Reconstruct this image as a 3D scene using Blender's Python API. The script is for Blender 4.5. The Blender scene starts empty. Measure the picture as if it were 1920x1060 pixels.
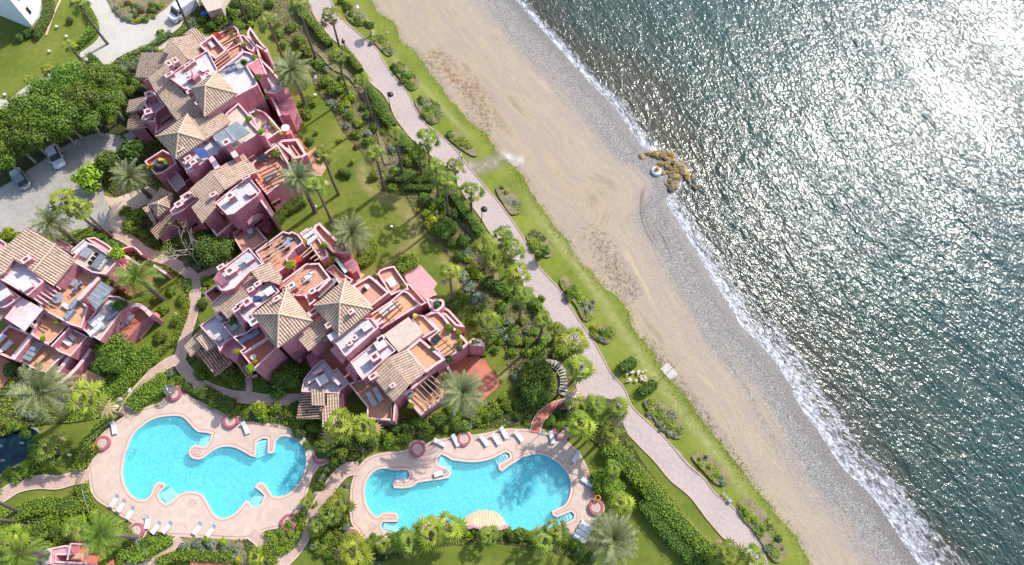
import bpy, bmesh, math, random
import numpy as np
from mathutils import Vector, Matrix
from mathutils.geometry import tessellate_polygon

# ------------------------------------------------------------------ camera, sky, sun, exposure
H = 95.0                      # flying height of the drone, metres
F = 1280.0                    # focal length in pixels of the 1920 px wide photo
TILT = math.radians(22.05); ROLL = math.radians(6.645)
RM = Matrix.Rotation(TILT, 3, 'X') @ Matrix.Rotation(ROLL, 3, 'Z')
scene = bpy.context.scene
cd = bpy.data.cameras.new('camera'); cam = bpy.data.objects.new('camera', cd)
scene.collection.objects.link(cam)
cd.sensor_width = 36.0; cd.lens = 36.0 * F / 1920.0; cd.clip_start = 1; cd.clip_end = 3000
cam.location = (0, 0, H); cam.rotation_euler = RM.to_euler()
scene.camera = cam
scene.render.resolution_x = 1024; scene.render.resolution_y = 565
SUN_EL = math.radians(42); SUN_AZ = math.radians(49)      # azimuth counted from +X to +Y
world = bpy.data.worlds.new("World"); scene.world = world; world.use_nodes = True
wn = world.node_tree.nodes; wl = world.node_tree.links
sky = wn.new('ShaderNodeTexSky'); sky.sky_type = 'NISHITA'; sky.sun_disc = False
sky.sun_elevation = SUN_EL; sky.sun_rotation = math.pi / 2 - SUN_AZ
sky.air_density = 1.0; sky.dust_density = 1.5
wl.new(sky.outputs[0], wn['Background'].inputs[0]); wn['Background'].inputs[1].default_value = 0.15
sl = bpy.data.lights.new('sun', 'SUN'); sl.energy = 2.9; sl.angle = math.radians(0.55); sl.color = (1.0, 0.955, 0.88)
so = bpy.data.objects.new('sun', sl); scene.collection.objects.link(so)
sd = Vector((math.cos(SUN_AZ) * math.cos(SUN_EL), math.sin(SUN_AZ) * math.cos(SUN_EL), math.sin(SUN_EL)))
so.rotation_euler = sd.to_track_quat('Z', 'Y').to_euler(); so.location = sd * 150
scene.view_settings.view_transform = 'Standard'; scene.view_settings.look = 'None'
scene.view_settings.gamma = 1; scene.view_settings.exposure = 0.82
col = scene.collection
random.seed(7)

# ------------------------------------------------------------------ measured points: pixel of the 1920 photo + real height -> metres
def ray(u, v): return RM @ Vector(((u - 960) / F, -(v - 530) / F, -1))
def W(u, v, z=0.0):
    d = ray(u, v); k = (z - H) / d.z
    return Vector((d.x * k, d.y * k, z))
def Wplane(u, v, a, n):
    d = ray(u, v); o = Vector((0, 0, H)); k = (a - o).dot(n) / d.dot(n)
    return o + d * k
K1 = 8.727
CROP = dict(a1=(220,40,K1),a2=(400,40,K1),a3=(220,160,K1),a4=(400,160,K1),a5=(250,270,K1),a6=(420,260,K1),a7=(260,360,K1),a8=(0,420,K1),
 b1=(140,440,K1),b2=(0,530,K1),b3=(100,540,K1),b4=(0,600,K1),b5=(380,430,K1),b6=(540,410,K1),b7=(340,520,K1),b8=(500,500,K1),
 c1=(660,490,K1),c2=(330,600,K1),c3=(530,600,K1),c4=(720,570,K1),c5=(540,690,K1),c6=(720,660,K1),c7=(0,640,8),c8=(960,660,K1),
 d1=(340,410,4.8),d2=(340,600,4.8),d3=(600,600,4.8),d4=(620,430,4.8),d5=(0,400,4.8),d6=(0,560,4.8),d7=(200,30,4.3614),d8=(200,230,4.3614),
 e1=(140,700,3.84),e2=(0,780,3.786),e3=(640,780,3.692),e4=(560,860,5.3),e5=(0,860,5.3),e6=(300,930,5.333),e7=(440,0,5.9875),
 e8=(560,0,4.3614),e9=(560,200,3.84),f1=(800,440,3.84),f2=(1000,660,2.65),f3=(0,0,4),f4=(0,240,6.387),f5=(1150,230,6.387),f6=(960,0,2),f7=(960,530,2),p=(0,0,1))
def P(s):
    """'a1 10,20 30,40 b2 5,5' -> list of photo pixels"""
    c = CROP['p']; out = []
    for t in s.split():
        if t in CROP: c = CROP[t]; continue
        x, y = t.split(','); out.append((c[0] + float(x) / c[2], c[1] + float(y) / c[2]))
    return out
def PW(s, z=0.0): return [W(u, v, z) for u, v in (P(s) if isinstance(s, str) else s)]
def xy(ps): return [Vector((p[0], p[1])) for p in ps]
def smooth(pts, closed=True, n=6):
    out = []; N = len(pts); pts = [Vector(p) for p in pts]
    rng = range(N) if closed else range(N - 1)
    for i in rng:
        if closed: p0, p1, p2, p3 = pts[i - 1], pts[i], pts[(i + 1) % N], pts[(i + 2) % N]
        else: p0, p1, p2, p3 = pts[max(i - 1, 0)], pts[i], pts[i + 1], pts[min(i + 2, N - 1)]
        for k in range(n):
            t = k / n
            out.append(0.5 * ((2 * p1) + (p2 - p0) * t + (2 * p0 - 5 * p1 + 4 * p2 - p3) * t * t + (3 * p1 - p0 - 3 * p2 + p3) * t ** 3))
    if not closed: out.append(pts[-1])
    return out
def area(p): return 0.5 * sum(p[i - 1][0] * p[i][1] - p[i][0] * p[i - 1][1] for i in range(len(p)))
def ccw(p): return p if area(p) > 0 else list(reversed(p))
def inset(poly, d):
    """mitred inward offset of a CCW polygon"""
    poly = ccw([Vector((q[0], q[1])) for q in poly]); n = len(poly); out = []
    for i in range(n):
        a = poly[i] - poly[i - 1]; b = poly[(i + 1) % n] - poly[i]
        if a.length < 1e-6 or b.length < 1e-6: out.append(poly[i].copy()); continue
        a.normalize(); b.normalize()
        na = Vector((-a.y, a.x)); nb = Vector((-b.y, b.x)); m = na + nb
        if m.length < 1e-3: m = na
        m.normalize(); k = d / max(0.4, m.dot(na)); out.append(poly[i] + m * k)
    return out
def inside(p, poly):
    x, y = p[0], p[1]; c = False; j = len(poly) - 1
    for i in range(len(poly)):
        xi, yi = poly[i][0], poly[i][1]; xj, yj = poly[j][0], poly[j][1]
        if (yi > y) != (yj > y) and x < (xj - xi) * (y - yi) / (yj - yi) + xi: c = not c
        j = i
    return c

# ------------------------------------------------------------------ mesh builder
class MB:
    def __init__(s): s.v = []; s.f = []; s.m = []; s.uv = None
    def add(s, vs, fs, m=0):
        o = len(s.v); s.v += [tuple(q) for q in vs]
        for f in fs: s.f.append(tuple(i + o for i in f)); s.m.append(m)
        return s
    def box(s, c, sz, rz=0, m=0, taper=1.0):
        x, y, z = sz[0] / 2, sz[1] / 2, sz[2]; cs, sn = math.cos(rz), math.sin(rz); vs = []
        for k, zz in ((1, 0), (taper, z)):
            for a, b in ((-x, -y), (x, -y), (x, y), (-x, y)):
                a *= k; b *= k; vs.append((c[0] + a * cs - b * sn, c[1] + a * sn + b * cs, c[2] + zz))
        return s.add(vs, [(3, 2, 1, 0), (4, 5, 6, 7), (0, 1, 5, 4), (1, 2, 6, 5), (2, 3, 7, 6), (3, 0, 4, 7)], m)
    def prism(s, poly, z0, z1, m=0, mtop=None, holes=(), bottom=False):
        poly = ccw([Vector((q[0], q[1])) for q in poly]); hs = [list(reversed(ccw([Vector((q[0], q[1])) for q in h]))) for h in holes]
        loops = [poly] + hs; flat = [q for l in loops for q in l]
        tri = tessellate_polygon([[Vector((q.x, q.y, 0)) for q in l] for l in loops])
        o = len(s.v); n = len(flat)
        s.v += [(q.x, q.y, z1) for q in flat]
        mt = m if mtop is None else mtop
        for t in tri:
            a, b, c = (flat[i] for i in t)
            if (b.x - a.x) * (c.y - a.y) - (b.y - a.y) * (c.x - a.x) < 0: t = (t[0], t[2], t[1])
            s.f.append(tuple(i + o for i in t)); s.m.append(mt)
        if z0 is None: return s
        s.v += [(q.x, q.y, z0) for q in flat]; k = 0
        for l in loops:
            for i in range(len(l)):
                a = o + k + i; b = o + k + (i + 1) % len(l)
                s.f.append((a, a + n, b + n, b)); s.m.append(m)
            k += len(l)
        return s
    def tube(s, pts, r, n=6, m=0, cap=True):
        pts = [Vector(p) for p in pts]; o = len(s.v); R = r if isinstance(r, (list, tuple)) else [r] * len(pts)
        for i, p in enumerate(pts):
            t = (pts[min(i + 1, len(pts) - 1)] - pts[max(i - 1, 0)]).normalized()
            a = t.orthogonal().normalized() if i == 0 else (a - t * a.dot(t)).normalized()
            b = t.cross(a)
            for k in range(n):
                g = 2 * math.pi * k / n; s.v.append(tuple(p + (a * math.cos(g) + b * math.sin(g)) * R[i]))
        for i in range(len(pts) - 1):
            for k in range(n):
                s.f.append((o + i * n + k, o + i * n + (k + 1) % n, o + (i + 1) * n + (k + 1) % n, o + (i + 1) * n + k)); s.m.append(m)
        if cap:
            s.f.append(tuple(o + (len(pts) - 1) * n + k for k in range(n))); s.m.append(m)
            s.f.append(tuple(o + n - 1 - k for k in range(n))); s.m.append(m)
        return s
    def lathe(s, prof, c=(0, 0, 0), n=16, m=0, sx=1, sy=1, ph=0):
        o = len(s.v); k = len(prof)
        for r, z in prof:
            for i in range(n):
                g = 2 * math.pi * i / n + ph; s.v.append((c[0] + r * sx * math.cos(g), c[1] + r * sy * math.sin(g), c[2] + z))
        for j in range(k - 1):
            for i in range(n):
                s.f.append((o + j * n + i, o + j * n + (i + 1) % n, o + (j + 1) * n + (i + 1) % n, o + (j + 1) * n + i)); s.m.append(m)
        s.f.append(tuple(o + (k - 1) * n + i for i in range(n))); s.m.append(m)
        s.f.append(tuple(o + n - 1 - i for i in range(n))); s.m.append(m)
        return s
    def strip(s, left, right, m=0):
        o = len(s.v); n = len(left); s.v += [tuple(p) for p in left] + [tuple(p) for p in right]
        for i in range(n - 1): s.f.append((o + i, o + n + i, o + n + i + 1, o + i + 1)); s.m.append(m)
        return s
    def mesh(s, name, mats, smoothed=False):
        me = bpy.data.meshes.new(name); me.from_pydata(s.v, [], s.f)
        for mt in (mats if isinstance(mats, (list, tuple)) else [mats]): me.materials.append(mt)
        me.polygons.foreach_set('material_index', s.m)
        if smoothed: me.polygons.foreach_set('use_smooth', [True] * len(s.f))
        if s.uv is not None:
            l = me.uv_layers.new(name='UVMap'); vi = np.zeros(len(me.loops), dtype=np.int64); me.loops.foreach_get('vertex_index', vi)
            l.data.foreach_set('uv', np.array(s.uv, dtype=np.float32)[vi].ravel())
        me.update(); return me
    def obj(s, name, mats, parent=None, loc=None, smoothed=False):
        """link; vertices are in world metres, moved relative to the parent's base"""
        if parent is not None:
            off = parent.matrix_basis.translation; s.v = [(a - off.x, b - off.y, c - off.z) for a, b, c in s.v]
        elif loc is not None: s.v = [(a - loc[0], b - loc[1], c - loc[2]) for a, b, c in s.v]
        o = bpy.data.objects.new(name, s.mesh(name, mats, smoothed)); col.objects.link(o)
        if parent is not None: o.parent = parent
        elif loc is not None: o.location = loc
        return o
def tag(o, label=None, cat=None, group=None, kind=None):
    if label: o['label'] = label
    if cat: o['category'] = cat
    if group: o['group'] = group
    if kind: o['kind'] = kind
    return o
def thing(name, loc, label=None, cat=None, group=None, rz=0, sc=1.0):
    o = bpy.data.objects.new(name, None); col.objects.link(o); o.location = loc; o.rotation_euler = (0, 0, rz)
    o.scale = (sc, sc, sc) if not isinstance(sc, (tuple, list)) else sc
    o.empty_display_size = .2
    return tag(o, label, cat, group)
def child(name, me, parent, loc=(0, 0, 0), rot=(0, 0, 0), sc=(1, 1, 1)):
    o = bpy.data.objects.new(name, me); col.objects.link(o); o.parent = parent; o.location = loc; o.rotation_euler = rot; o.scale = sc
    return o
ORD = ['first','second','third','fourth','fifth','sixth','seventh','eighth','ninth','tenth','eleventh','twelfth','thirteenth','fourteenth','fifteenth','sixteenth','seventeenth','eighteenth','nineteenth','twentieth']
def nth(i): return ORD[i] if i < 20 else '%dth' % (i + 1) if (i + 1) % 10 > 3 or (i + 1) % 10 == 0 or 10 < (i + 1) % 100 < 14 else '%d%s' % (i + 1, ['', 'st', 'nd', 'rd'][(i + 1) % 10])

# ------------------------------------------------------------------ materials
def newmat(name):
    m = bpy.data.materials.new(name); m.use_nodes = True; nt = m.node_tree
    return m, nt, nt.nodes, nt.links, nt.nodes['Principled BSDF']
def ramp(nt, src, stops, interp='LINEAR'):
    r = nt.nodes.new('ShaderNodeValToRGB'); r.color_ramp.interpolation = interp
    e = r.color_ramp.elements
    while len(e) < len(stops): e.new(0.5)
    for k, (p, c) in enumerate(stops): e[k].position = p; e[k].color = (*c, 1) if len(c) == 3 else c
    nt.links.new(src, r.inputs[0]); return r.outputs[0]
def noise(nt, vec, scale, detail=4, rough=.55, dist=0):
    n = nt.nodes.new('ShaderNodeTexNoise'); n.inputs['Scale'].default_value = scale; n.inputs['Detail'].default_value = detail
    n.inputs['Roughness'].default_value = rough; n.inputs['Distortion'].default_value = dist
    if vec is not None: nt.links.new(vec, n.inputs['Vector'])
    return n.outputs['Fac']
def math_(nt, op, a, b=None, c=None, clamp=False):
    n = nt.nodes.new('ShaderNodeMath'); n.operation = op; n.use_clamp = clamp
    for i, x in enumerate((a, b, c)):
        if x is None: continue
        if isinstance(x, (int, float)): n.inputs[i].default_value = x
        else: nt.links.new(x, n.inputs[i])
    return n.outputs[0]
def mix(nt, fac, a, b, mode='MIX'):
    n = nt.nodes.new('ShaderNodeMix'); n.data_type = 'RGBA'; n.blend_type = mode
    for i, x in ((0, fac), (6, a), (7, b)):
        if isinstance(x, (int, float)): n.inputs[i].default_value = x
        elif isinstance(x, tuple): n.inputs[i].default_value = (*x, 1)
        else: nt.links.new(x, n.inputs[i])
    return n.outputs[2]
def pos(nt): return nt.nodes.new('ShaderNodeNewGeometry').outputs['Position']
def vmul(nt, v, s):
    n = nt.nodes.new('ShaderNodeVectorMath'); n.operation = 'MULTIPLY'; nt.links.new(v, n.inputs[0]); n.inputs[1].default_value = s; return n.outputs[0]
def bump(nt, bs, h, strength=.5, dist=.05):
    b = nt.nodes.new('ShaderNodeBump'); b.inputs['Strength'].default_value = strength; b.inputs['Distance'].default_value = dist
    nt.links.new(h, b.inputs['Height']); nt.links.new(b.outputs[0], bs.inputs['Normal']); return b
def surf(name, c1, c2, scale=.6, rough=.85, c3=None, bs=8, bst=.35, bd=.03, spec=.3, fine=.25, metal=0, tile=None):
    """weathered solid surface: two-scale colour noise + bump; tile=(size, grout colour)"""
    m, nt, N, L, b = newmat(name); p = pos(nt)
    n1 = noise(nt, p, scale, 5, .6); n2 = noise(nt, p, scale * 9, 3, .6)
    f = math_(nt, 'ADD', math_(nt, 'MULTIPLY', n1, 1 - fine), math_(nt, 'MULTIPLY', n2, fine))
    st = [(.36, c1), (.64, c2)] if c3 is None else [(.33, c1), (.52, c2), (.68, c3)]
    c = ramp(nt, f, st)
    if tile:
        bt = N.new('ShaderNodeTexBrick'); L.new(p, bt.inputs['Vector']); bt.inputs['Scale'].default_value = 1 / tile[0]
        bt.inputs['Mortar Size'].default_value = .045; bt.inputs['Color1'].default_value = (1, 1, 1, 1); bt.inputs['Color2'].default_value = (.82, .82, .82, 1)
        bt.inputs['Mortar'].default_value = (*tile[1], 1); bt.inputs['Brick Width'].default_value = 1; bt.inputs['Row Height'].default_value = 1; bt.offset = 0
        c = mix(nt, .75, c, bt.outputs['Color'], 'MULTIPLY')
    L.new(c, b.inputs['Base Color']); b.inputs['Roughness'].default_value = rough; b.inputs['Specular IOR Level'].default_value = spec
    b.inputs['Metallic'].default_value = metal
    if bst: bump(nt, b, noise(nt, p, bs, 4, .6), bst, bd)
    return m
def leafmat(name, ca, cb, var=.35, trans=.25, rough=.5):
    m, nt, N, L, b = newmat(name); g = N.new('ShaderNodeNewGeometry'); oi = N.new('ShaderNodeObjectInfo')
    c = ramp(nt, g.outputs['Random Per Island'], [(.0, ca), (1, cb)])
    hs = N.new('ShaderNodeHueSaturation'); L.new(c, hs.inputs['Color'])
    L.new(math_(nt, 'MULTIPLY_ADD', oi.outputs['Random'], var, 1 - var / 2), hs.inputs['Value'])
    L.new(math_(nt, 'MULTIPLY_ADD', oi.outputs['Random'], .035, .485), hs.inputs['Hue'])
    L.new(hs.outputs[0], b.inputs['Base Color']); b.inputs['Roughness'].default_value = rough; b.inputs['Specular IOR Level'].default_value = .35
    t = N.new('ShaderNodeBsdfTranslucent'); L.new(hs.outputs[0], t.inputs[0]); mx = N.new('ShaderNodeMixShader'); mx.inputs[0].default_value = trans
    L.new(b.outputs[0], mx.inputs[1]); L.new(t.outputs[0], mx.inputs[2]); L.new(mx.outputs[0], N['Material Output'].inputs[0])
    return m

M = {}
M['lawn'] = surf('lawn_grass', (.078, .122, .012), (.145, .178, .022), .14, .9, c3=(.235, .22, .045), bs=14, bst=.8, bd=.08, fine=.35)
M['lawn2'] = surf('coast_lawn_grass', (.12, .165, .014), (.19, .225, .03), .16, .9, c3=(.25, .27, .05), bs=14, bst=.8, bd=.08, fine=.35)
M['soil'] = surf('garden_soil', (.03, .04, .012), (.07, .065, .025), .9, .95, c3=(.05, .09, .015), bs=9, bst=.9, bd=.1)
M['soil2'] = surf('open_garden_soil', (.07, .06, .025), (.20, .155, .085), .7, .95, c3=(.09, .13, .025), bs=9, bst=.9, bd=.1)
M['drysoil'] = surf('bed_mulch', (.17, .14, .07), (.30, .24, .14), 1.2, .95, bs=9, bst=.9, bd=.1)
M['prom'] = surf('promenade_paving', (.38, .31, .29), (.46, .375, .35), .25, .85, c3=(.50, .40, .34), bs=20, bst=.25, bd=.02, fine=.45)
M['walk'] = surf('garden_path_paving', (.50, .33, .27), (.60, .42, .35), .35, .85, bs=20, bst=.3, bd=.02, fine=.4, tile=(.4, (.72, .68, .66)))
M['deck'] = surf('pool_deck_paving', (.57, .43, .35), (.63, .49, .41), .12, .8, bs=18, bst=.15, bd=.01, fine=.3, tile=(.6, (.93, .91, .9)))
M['coping'] = surf('pool_coping_stone', (.60, .43, .36), (.68, .50, .43), .7, .7, bs=15, bst=.1)
M['band'] = surf('red_brick_band', (.40, .17, .13), (.50, .24, .19), 2, .8, bs=15, bst=.2)
M['asph'] = surf('car_park_asphalt', (.31, .285, .25), (.38, .355, .315), .18, .9, c3=(.43, .40, .35), bs=25, bst=.3, bd=.02, fine=.4)
M['drive'] = surf('pale_driveway_paving', (.46, .43, .38), (.54, .50, .45), .15, .9, bs=25, bst=.2, bd=.02, fine=.4)
M['peach'] = surf('peach_forecourt_paving', (.52, .38, .28), (.62, .48, .37), .25, .88, bs=20, bst=.2, bd=.02)
M['pink'] = surf('pink_render', (.50, .19, .235), (.60, .25, .29), .45, .9, bs=10, bst=.2, bd=.02, spec=.2)
M['pinktop'] = surf('faded_pink_coping', (.70, .46, .47), (.76, .56, .56), .9, .85, bs=10, bst=.2, bd=.02)
M['pinklt'] = surf('pale_pink_render', (.55, .30, .32), (.64, .39, .40), .5, .9, bs=10, bst=.2, bd=.02)
M['white'] = surf('white_roof_coating', (.44, .43, .44), (.58, .57, .58), .35, .8, c3=(.62, .61, .62), bs=8, bst=.2, bd=.02)
M['terra'] = surf('terracotta_tiles', (.58, .29, .20), (.68, .39, .28), .5, .75, bs=12, bst=.15, tile=(.35, (.80, .75, .72)))
M['orange'] = surf('orange_terrace_tiles', (.64, .34, .18), (.72, .44, .27), .5, .75, bs=12, bst=.15, tile=(.35, (.85, .8, .78)))
M['redfl'] = surf('red_patio_tiles', (.50, .15, .09), (.58, .22, .14), .5, .75, bs=12, bst=.15, tile=(.4, (.85, .8, .78)))
M['beige'] = surf('beige_terrace_tiles', (.56, .46, .36), (.66, .57, .47), .5, .75, bs=12, bst=.15, tile=(.4, (.85, .85, .85)))
M['wood'] = surf('dark_timber', (.10, .045, .025), (.18, .08, .045), 2, .7, bs=20, bst=.3)
M['palewood'] = surf('weathered_pale_timber', (.45, .28, .19), (.55, .37, .27), 2, .8, bs=20, bst=.3)
M['glass'] = surf('dark_window_glass', (.012, .014, .018), (.03, .033, .04), 1, .12, bst=0, spec=.6)
M['metalroof'] = surf('blue_grey_roof_panel', (.17, .21, .23), (.25, .30, .32), .8, .4, bs=6, bst=.1, spec=.5)
M['solar'] = surf('solar_glass', (.06, .10, .25), (.10, .16, .36), 1, .2, bst=0, spec=.6)
M['metal'] = surf('grey_metal', (.25, .26, .27), (.38, .39, .4), 3, .4, bst=0, metal=.6)
M['black'] = surf('black_fabric', (.012, .013, .02), (.03, .032, .045), 3, .8, bs=30, bst=.2)
M['plastic'] = surf('white_plastic', (.58, .58, .59), (.68, .68, .69), 2, .45, bst=0, spec=.5)
M['greyfab'] = surf('grey_blue_fabric', (.20, .22, .28), (.30, .32, .38), 3, .85, bs=30, bst=.2)
M['redfab'] = surf('red_fabric', (.60, .03, .02), (.70, .06, .04), 3, .8, bs=30, bst=.2)
M['planter'] = surf('red_planter_rim', (.34, .085, .11), (.42, .14, .16), 2, .7, bs=12, bst=.2)
M['gravel'] = surf('white_gravel', (.35, .28, .24), (.70, .62, .55), 3.5, .9, bs=14, bst=.8, fine=.6)
M['stone'] = surf('garden_stone', (.30, .27, .21), (.50, .46, .38), 1.5, .95, bs=6, bst=.8, bd=.1)
M['rock'] = surf('breakwater_rock', (.10, .075, .045), (.30, .23, .13), .9, .95, c3=(.42, .32, .14), bs=5, bst=.9, bd=.15)
M['ochre'] = surf('lichen_ochre_rock', (.20, .13, .045), (.42, .29, .09), 1.2, .95, bs=5, bst=.9, bd=.15)
M['lamp'] = surf('dark_lamp_metal', (.02, .018, .03), (.04, .035, .05), 3, .4, bst=0)
M['trunk'] = surf('palm_trunk_bark', (.09, .07, .055), (.20, .165, .14), 3, .95, bs=12, bst=.8, bd=.05)
M['trunklt'] = surf('pale_bark', (.30, .26, .22), (.46, .42, .37), 2, .95, bs=12, bst=.6, bd=.04)
M['stalk'] = surf('palm_leaf_stalk', (.16, .17, .04), (.24, .24, .07), 3, .8, bst=0)
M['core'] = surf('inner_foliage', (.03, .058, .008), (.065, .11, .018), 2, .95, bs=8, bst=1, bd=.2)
M['palm'] = leafmat('fan_palm_leaf', (.08, .14, .014), (.32, .38, .045), .3)
M['palmy'] = leafmat('bright_fan_palm_leaf', (.13, .19, .012), (.42, .47, .045), .2)
M['date'] = leafmat('date_palm_frond', (.16, .21, .09), (.38, .41, .20), .25)
M['dategreen'] = leafmat('green_palm_frond', (.10, .20, .02), (.26, .38, .05), .25)
M['leaf'] = leafmat('shrub_leaf', (.10, .18, .012), (.27, .36, .035), .4)
M['leafd'] = leafmat('dark_shrub_leaf', (.05, .105, .014), (.14, .22, .035), .5)
M['leafy'] = leafmat('lime_shrub_leaf', (.18, .28, .010), (.42, .50, .03), .4)
M['leafs'] = leafmat('silver_shrub_leaf', (.16, .21, .13), (.36, .42, .30), .3)
M['leafr'] = leafmat('bronze_shrub_leaf', (.14, .06, .03), (.26, .16, .06), .4)
M['flower'] = leafmat('orange_blossom', (.60, .16, .01), (.75, .38, .02), .2)
M['flowery'] = leafmat('yellow_blossom', (.62, .50, .01), (.75, .62, .03), .2)
M['dry'] = leafmat('dry_grass_blade', (.30, .23, .10), (.48, .38, .20), .3)
M['carw'] = surf('white_car_paint', (.62, .66, .72), (.70, .73, .78), 1, .22, bst=0, spec=.6)
M['cars'] = surf('silver_car_paint', (.36, .38, .40), (.44, .46, .48), 1, .25, bst=0, spec=.6, metal=.4)
M['tyre'] = surf('tyre_rubber', (.015, .015, .015), (.03, .03, .03), 3, .85, bst=0)
M['blue'] = surf('blue_plastic', (.03, .10, .42), (.05, .14, .5), 2, .5, bst=0)
M['skin'] = surf('skin', (.42, .24, .16), (.48, .29, .2), 3, .6, bst=0)
M['cloth'] = surf('navy_cloth', (.02, .02, .06), (.04, .04, .09), 4, .9, bs=40, bst=.3)
M['cloth2'] = surf('white_cloth', (.6, .65, .75), (.75, .78, .84), 4, .9, bs=40, bst=.3)
M['whitewall'] = surf('white_render', (.70, .72, .76), (.80, .81, .83), .3, .85, bst=.1)
M['teal'] = surf('pale_green_cushion', (.40, .60, .50), (.52, .70, .6), 2, .8, bst=0)

def streaks(k, amt=.35, stain=(.55, .42, .42)):
    """rain streaks running down walls"""
    nt = M[k].node_tree; b = nt.nodes['Principled BSDF']; src = b.inputs['Base Color'].links[0].from_socket; g = nt.nodes.new('ShaderNodeNewGeometry')
    f = noise(nt, vmul(nt, g.outputs['Position'], (2.2, 2.2, .12)), 1, 5, .7); w = noise(nt, g.outputs['Position'], .5, 3)
    f = ramp(nt, math_(nt, 'ADD', math_(nt, 'MULTIPLY', f, .7), math_(nt, 'MULTIPLY', w, .3)), [(.46, (0, 0, 0)), (.66, (amt * 2,) * 3)])
    nt.links.new(mix(nt, f, src, mix(nt, 1.0, src, stain, 'MULTIPLY')), b.inputs['Base Color'])
streaks('pink', .35); streaks('pinktop', .45, (.72, .62, .60)); streaks('pinklt', .35, (.7, .6, .6)); streaks('white', .45, (.78, .75, .72)); streaks('deck', .2, (.92, .88, .84)); streaks('prom', .45, (.84, .80, .78)); streaks('terra', .4, (.72, .66, .62)); streaks('orange', .4, (.74, .66, .6)); streaks('asph', .45, (.74, .72, .70)); streaks('drive', .4, (.84, .8, .76))
# ------------------------------------------------------------------ ground sheets (each some mm above the one below)
POOL1 = smooth(PW('e1 700,310 760,312 800,335 840,380 890,425 985,440 945,525 880,515 840,530 822,565 832,602 870,622 920,618 960,590 1000,560 1050,537 1100,530 1160,540 1230,575 1305,607 1315,495 1390,475 1388,575 1440,570 1447,500 1490,458 1550,462 1605,488 1645,535 1667,600 1660,690 1635,760 1590,820 1540,865 1480,886 1430,882 1405,845 1375,800 1340,782 1298,822 1365,880 1310,967 1240,912 1200,960 1150,1010 1100,1035 1055,1040 1015,1018 985,975 955,920 925,875 885,855 830,850 780,860 740,883 665,940 608,875 665,812 640,790 600,783 572,815 552,865 525,898 490,910 440,895 395,855 368,805 353,745 352,680 365,610 385,550 403,490 435,435 485,388 545,345 620,318'), True, 2)
POOL2 = smooth(PW('e3 300,367 365,380 460,380 457,440 370,443 363,500 480,497 530,465 620,450 745,430 755,372 668,335 690,268 765,308 800,312 860,321 930,322 1000,312 1065,290 1140,252 1165,290 1085,338 1108,388 1160,350 1210,320 1260,290 1320,272 1380,270 1440,290 1500,330 1550,380 1580,440 1587,500 1575,560 1540,620 1455,660 1490,705 1590,665 1605,712 1500,765 1420,795 1350,822 1270,820 1200,800 1150,765 980,760 820,750 740,740 540,812 440,815 395,812 290,785 290,735 390,735 385,672 290,668 262,690 235,690 195,645 172,585 165,520 180,450 210,405 250,375'), True, 2)
POND = smooth(PW('e2 -40,170 60,95 120,60 190,75 275,120 250,200 200,300 120,345 60,380 -40,430 -90,300'), True, 3)
HOLES = [POOL1, POOL2, POND]
EDGE = 'p 690,-60 697,0 709,25 727,34 743,53 750,76 771,92 789,115 808,142 826,160 837,181 856,197 872,220 892,238 909,249 924,270 930,287 940,300 952,303 974,322 987,346 1008,380 1029,408 1044,432 1062,450 1084,489 1112,515 1128,536 1165,565 1180,594 1190,620 1206,638 1227,664 1243,693 1256,712 1272,727 1298,762 1324,800 1351,826 1377,864 1404,901 1423,924 1445,947 1460,973 1487,1000 1500,1018 1520,1060 1560,1130'
edge = [p.to_2d() for p in smooth(PW(EDGE), False, 4)]
random.seed(3)
edge = [p + Vector((random.uniform(-.22, .22), random.uniform(-.22, .22))) for p in edge]
gb = MB(); far = [Vector((edge[-1].x + 40, -300)), Vector((-400, -300)), Vector((-400, 420)), Vector((edge[0].x - 60, 420))]
gb.prism(list(edge) + far, None, 0.0, holes=HOLES)
tag(gb.obj('garden_lawn', M['lawn']), kind='structure')
Z = [0.004]
def sheet(name, pts, mat, sm=4, holes=(), z=None, raise_=0, kind='structure', label=None):
    w = PW(pts) if isinstance(pts, str) else pts
    if sm: w = smooth(w, True, sm)
    if z is None: z = Z[0]; Z[0] += .0042
    b = MB().prism(w, None if not raise_ else 0.0, z + raise_, holes=holes)
    return tag(b.obj(name, M[mat] if isinstance(mat, str) else mat), label, kind=kind)
def ribbon(pts, wid, n=5):
    c = smooth(PW(pts) if isinstance(pts, str) else pts, False, n); L, R = [], []
    for i, p in enumerate(c):
        t = (c[min(i + 1, len(c) - 1)] - c[max(i - 1, 0)]).normalized(); nn = Vector((-t.y, t.x, 0))
        w = wid(i / (len(c) - 1)) if callable(wid) else wid
        L.append(p + nn * w / 2); R.append(p - nn * w / 2)
    return L, R
PATHS = []
def path(name, pts, wid, mat, edgemat=None):
    PATHS.append((np.array([(q.x, q.y) for q in smooth(PW(pts), False, 8)]), wid / 2 + .1))
    L, R = ribbon(pts, wid)
    if edgemat:
        L2, R2 = ribbon(pts, (lambda t: wid + .3)); poly = [Vector((p.x, p.y)) for p in L2] + [Vector((p.x, p.y)) for p in reversed(R2)]
        z = Z[0]; Z[0] += .0042; tag(MB().prism(poly, None, z).obj(name.replace('path', 'kerb'), M[edgemat]), kind='structure')
    z = Z[0]; Z[0] += .0042
    for q in L + R: q.z = z
    return tag(MB().strip(R, L).obj(name, M[mat]), kind='structure')

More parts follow.
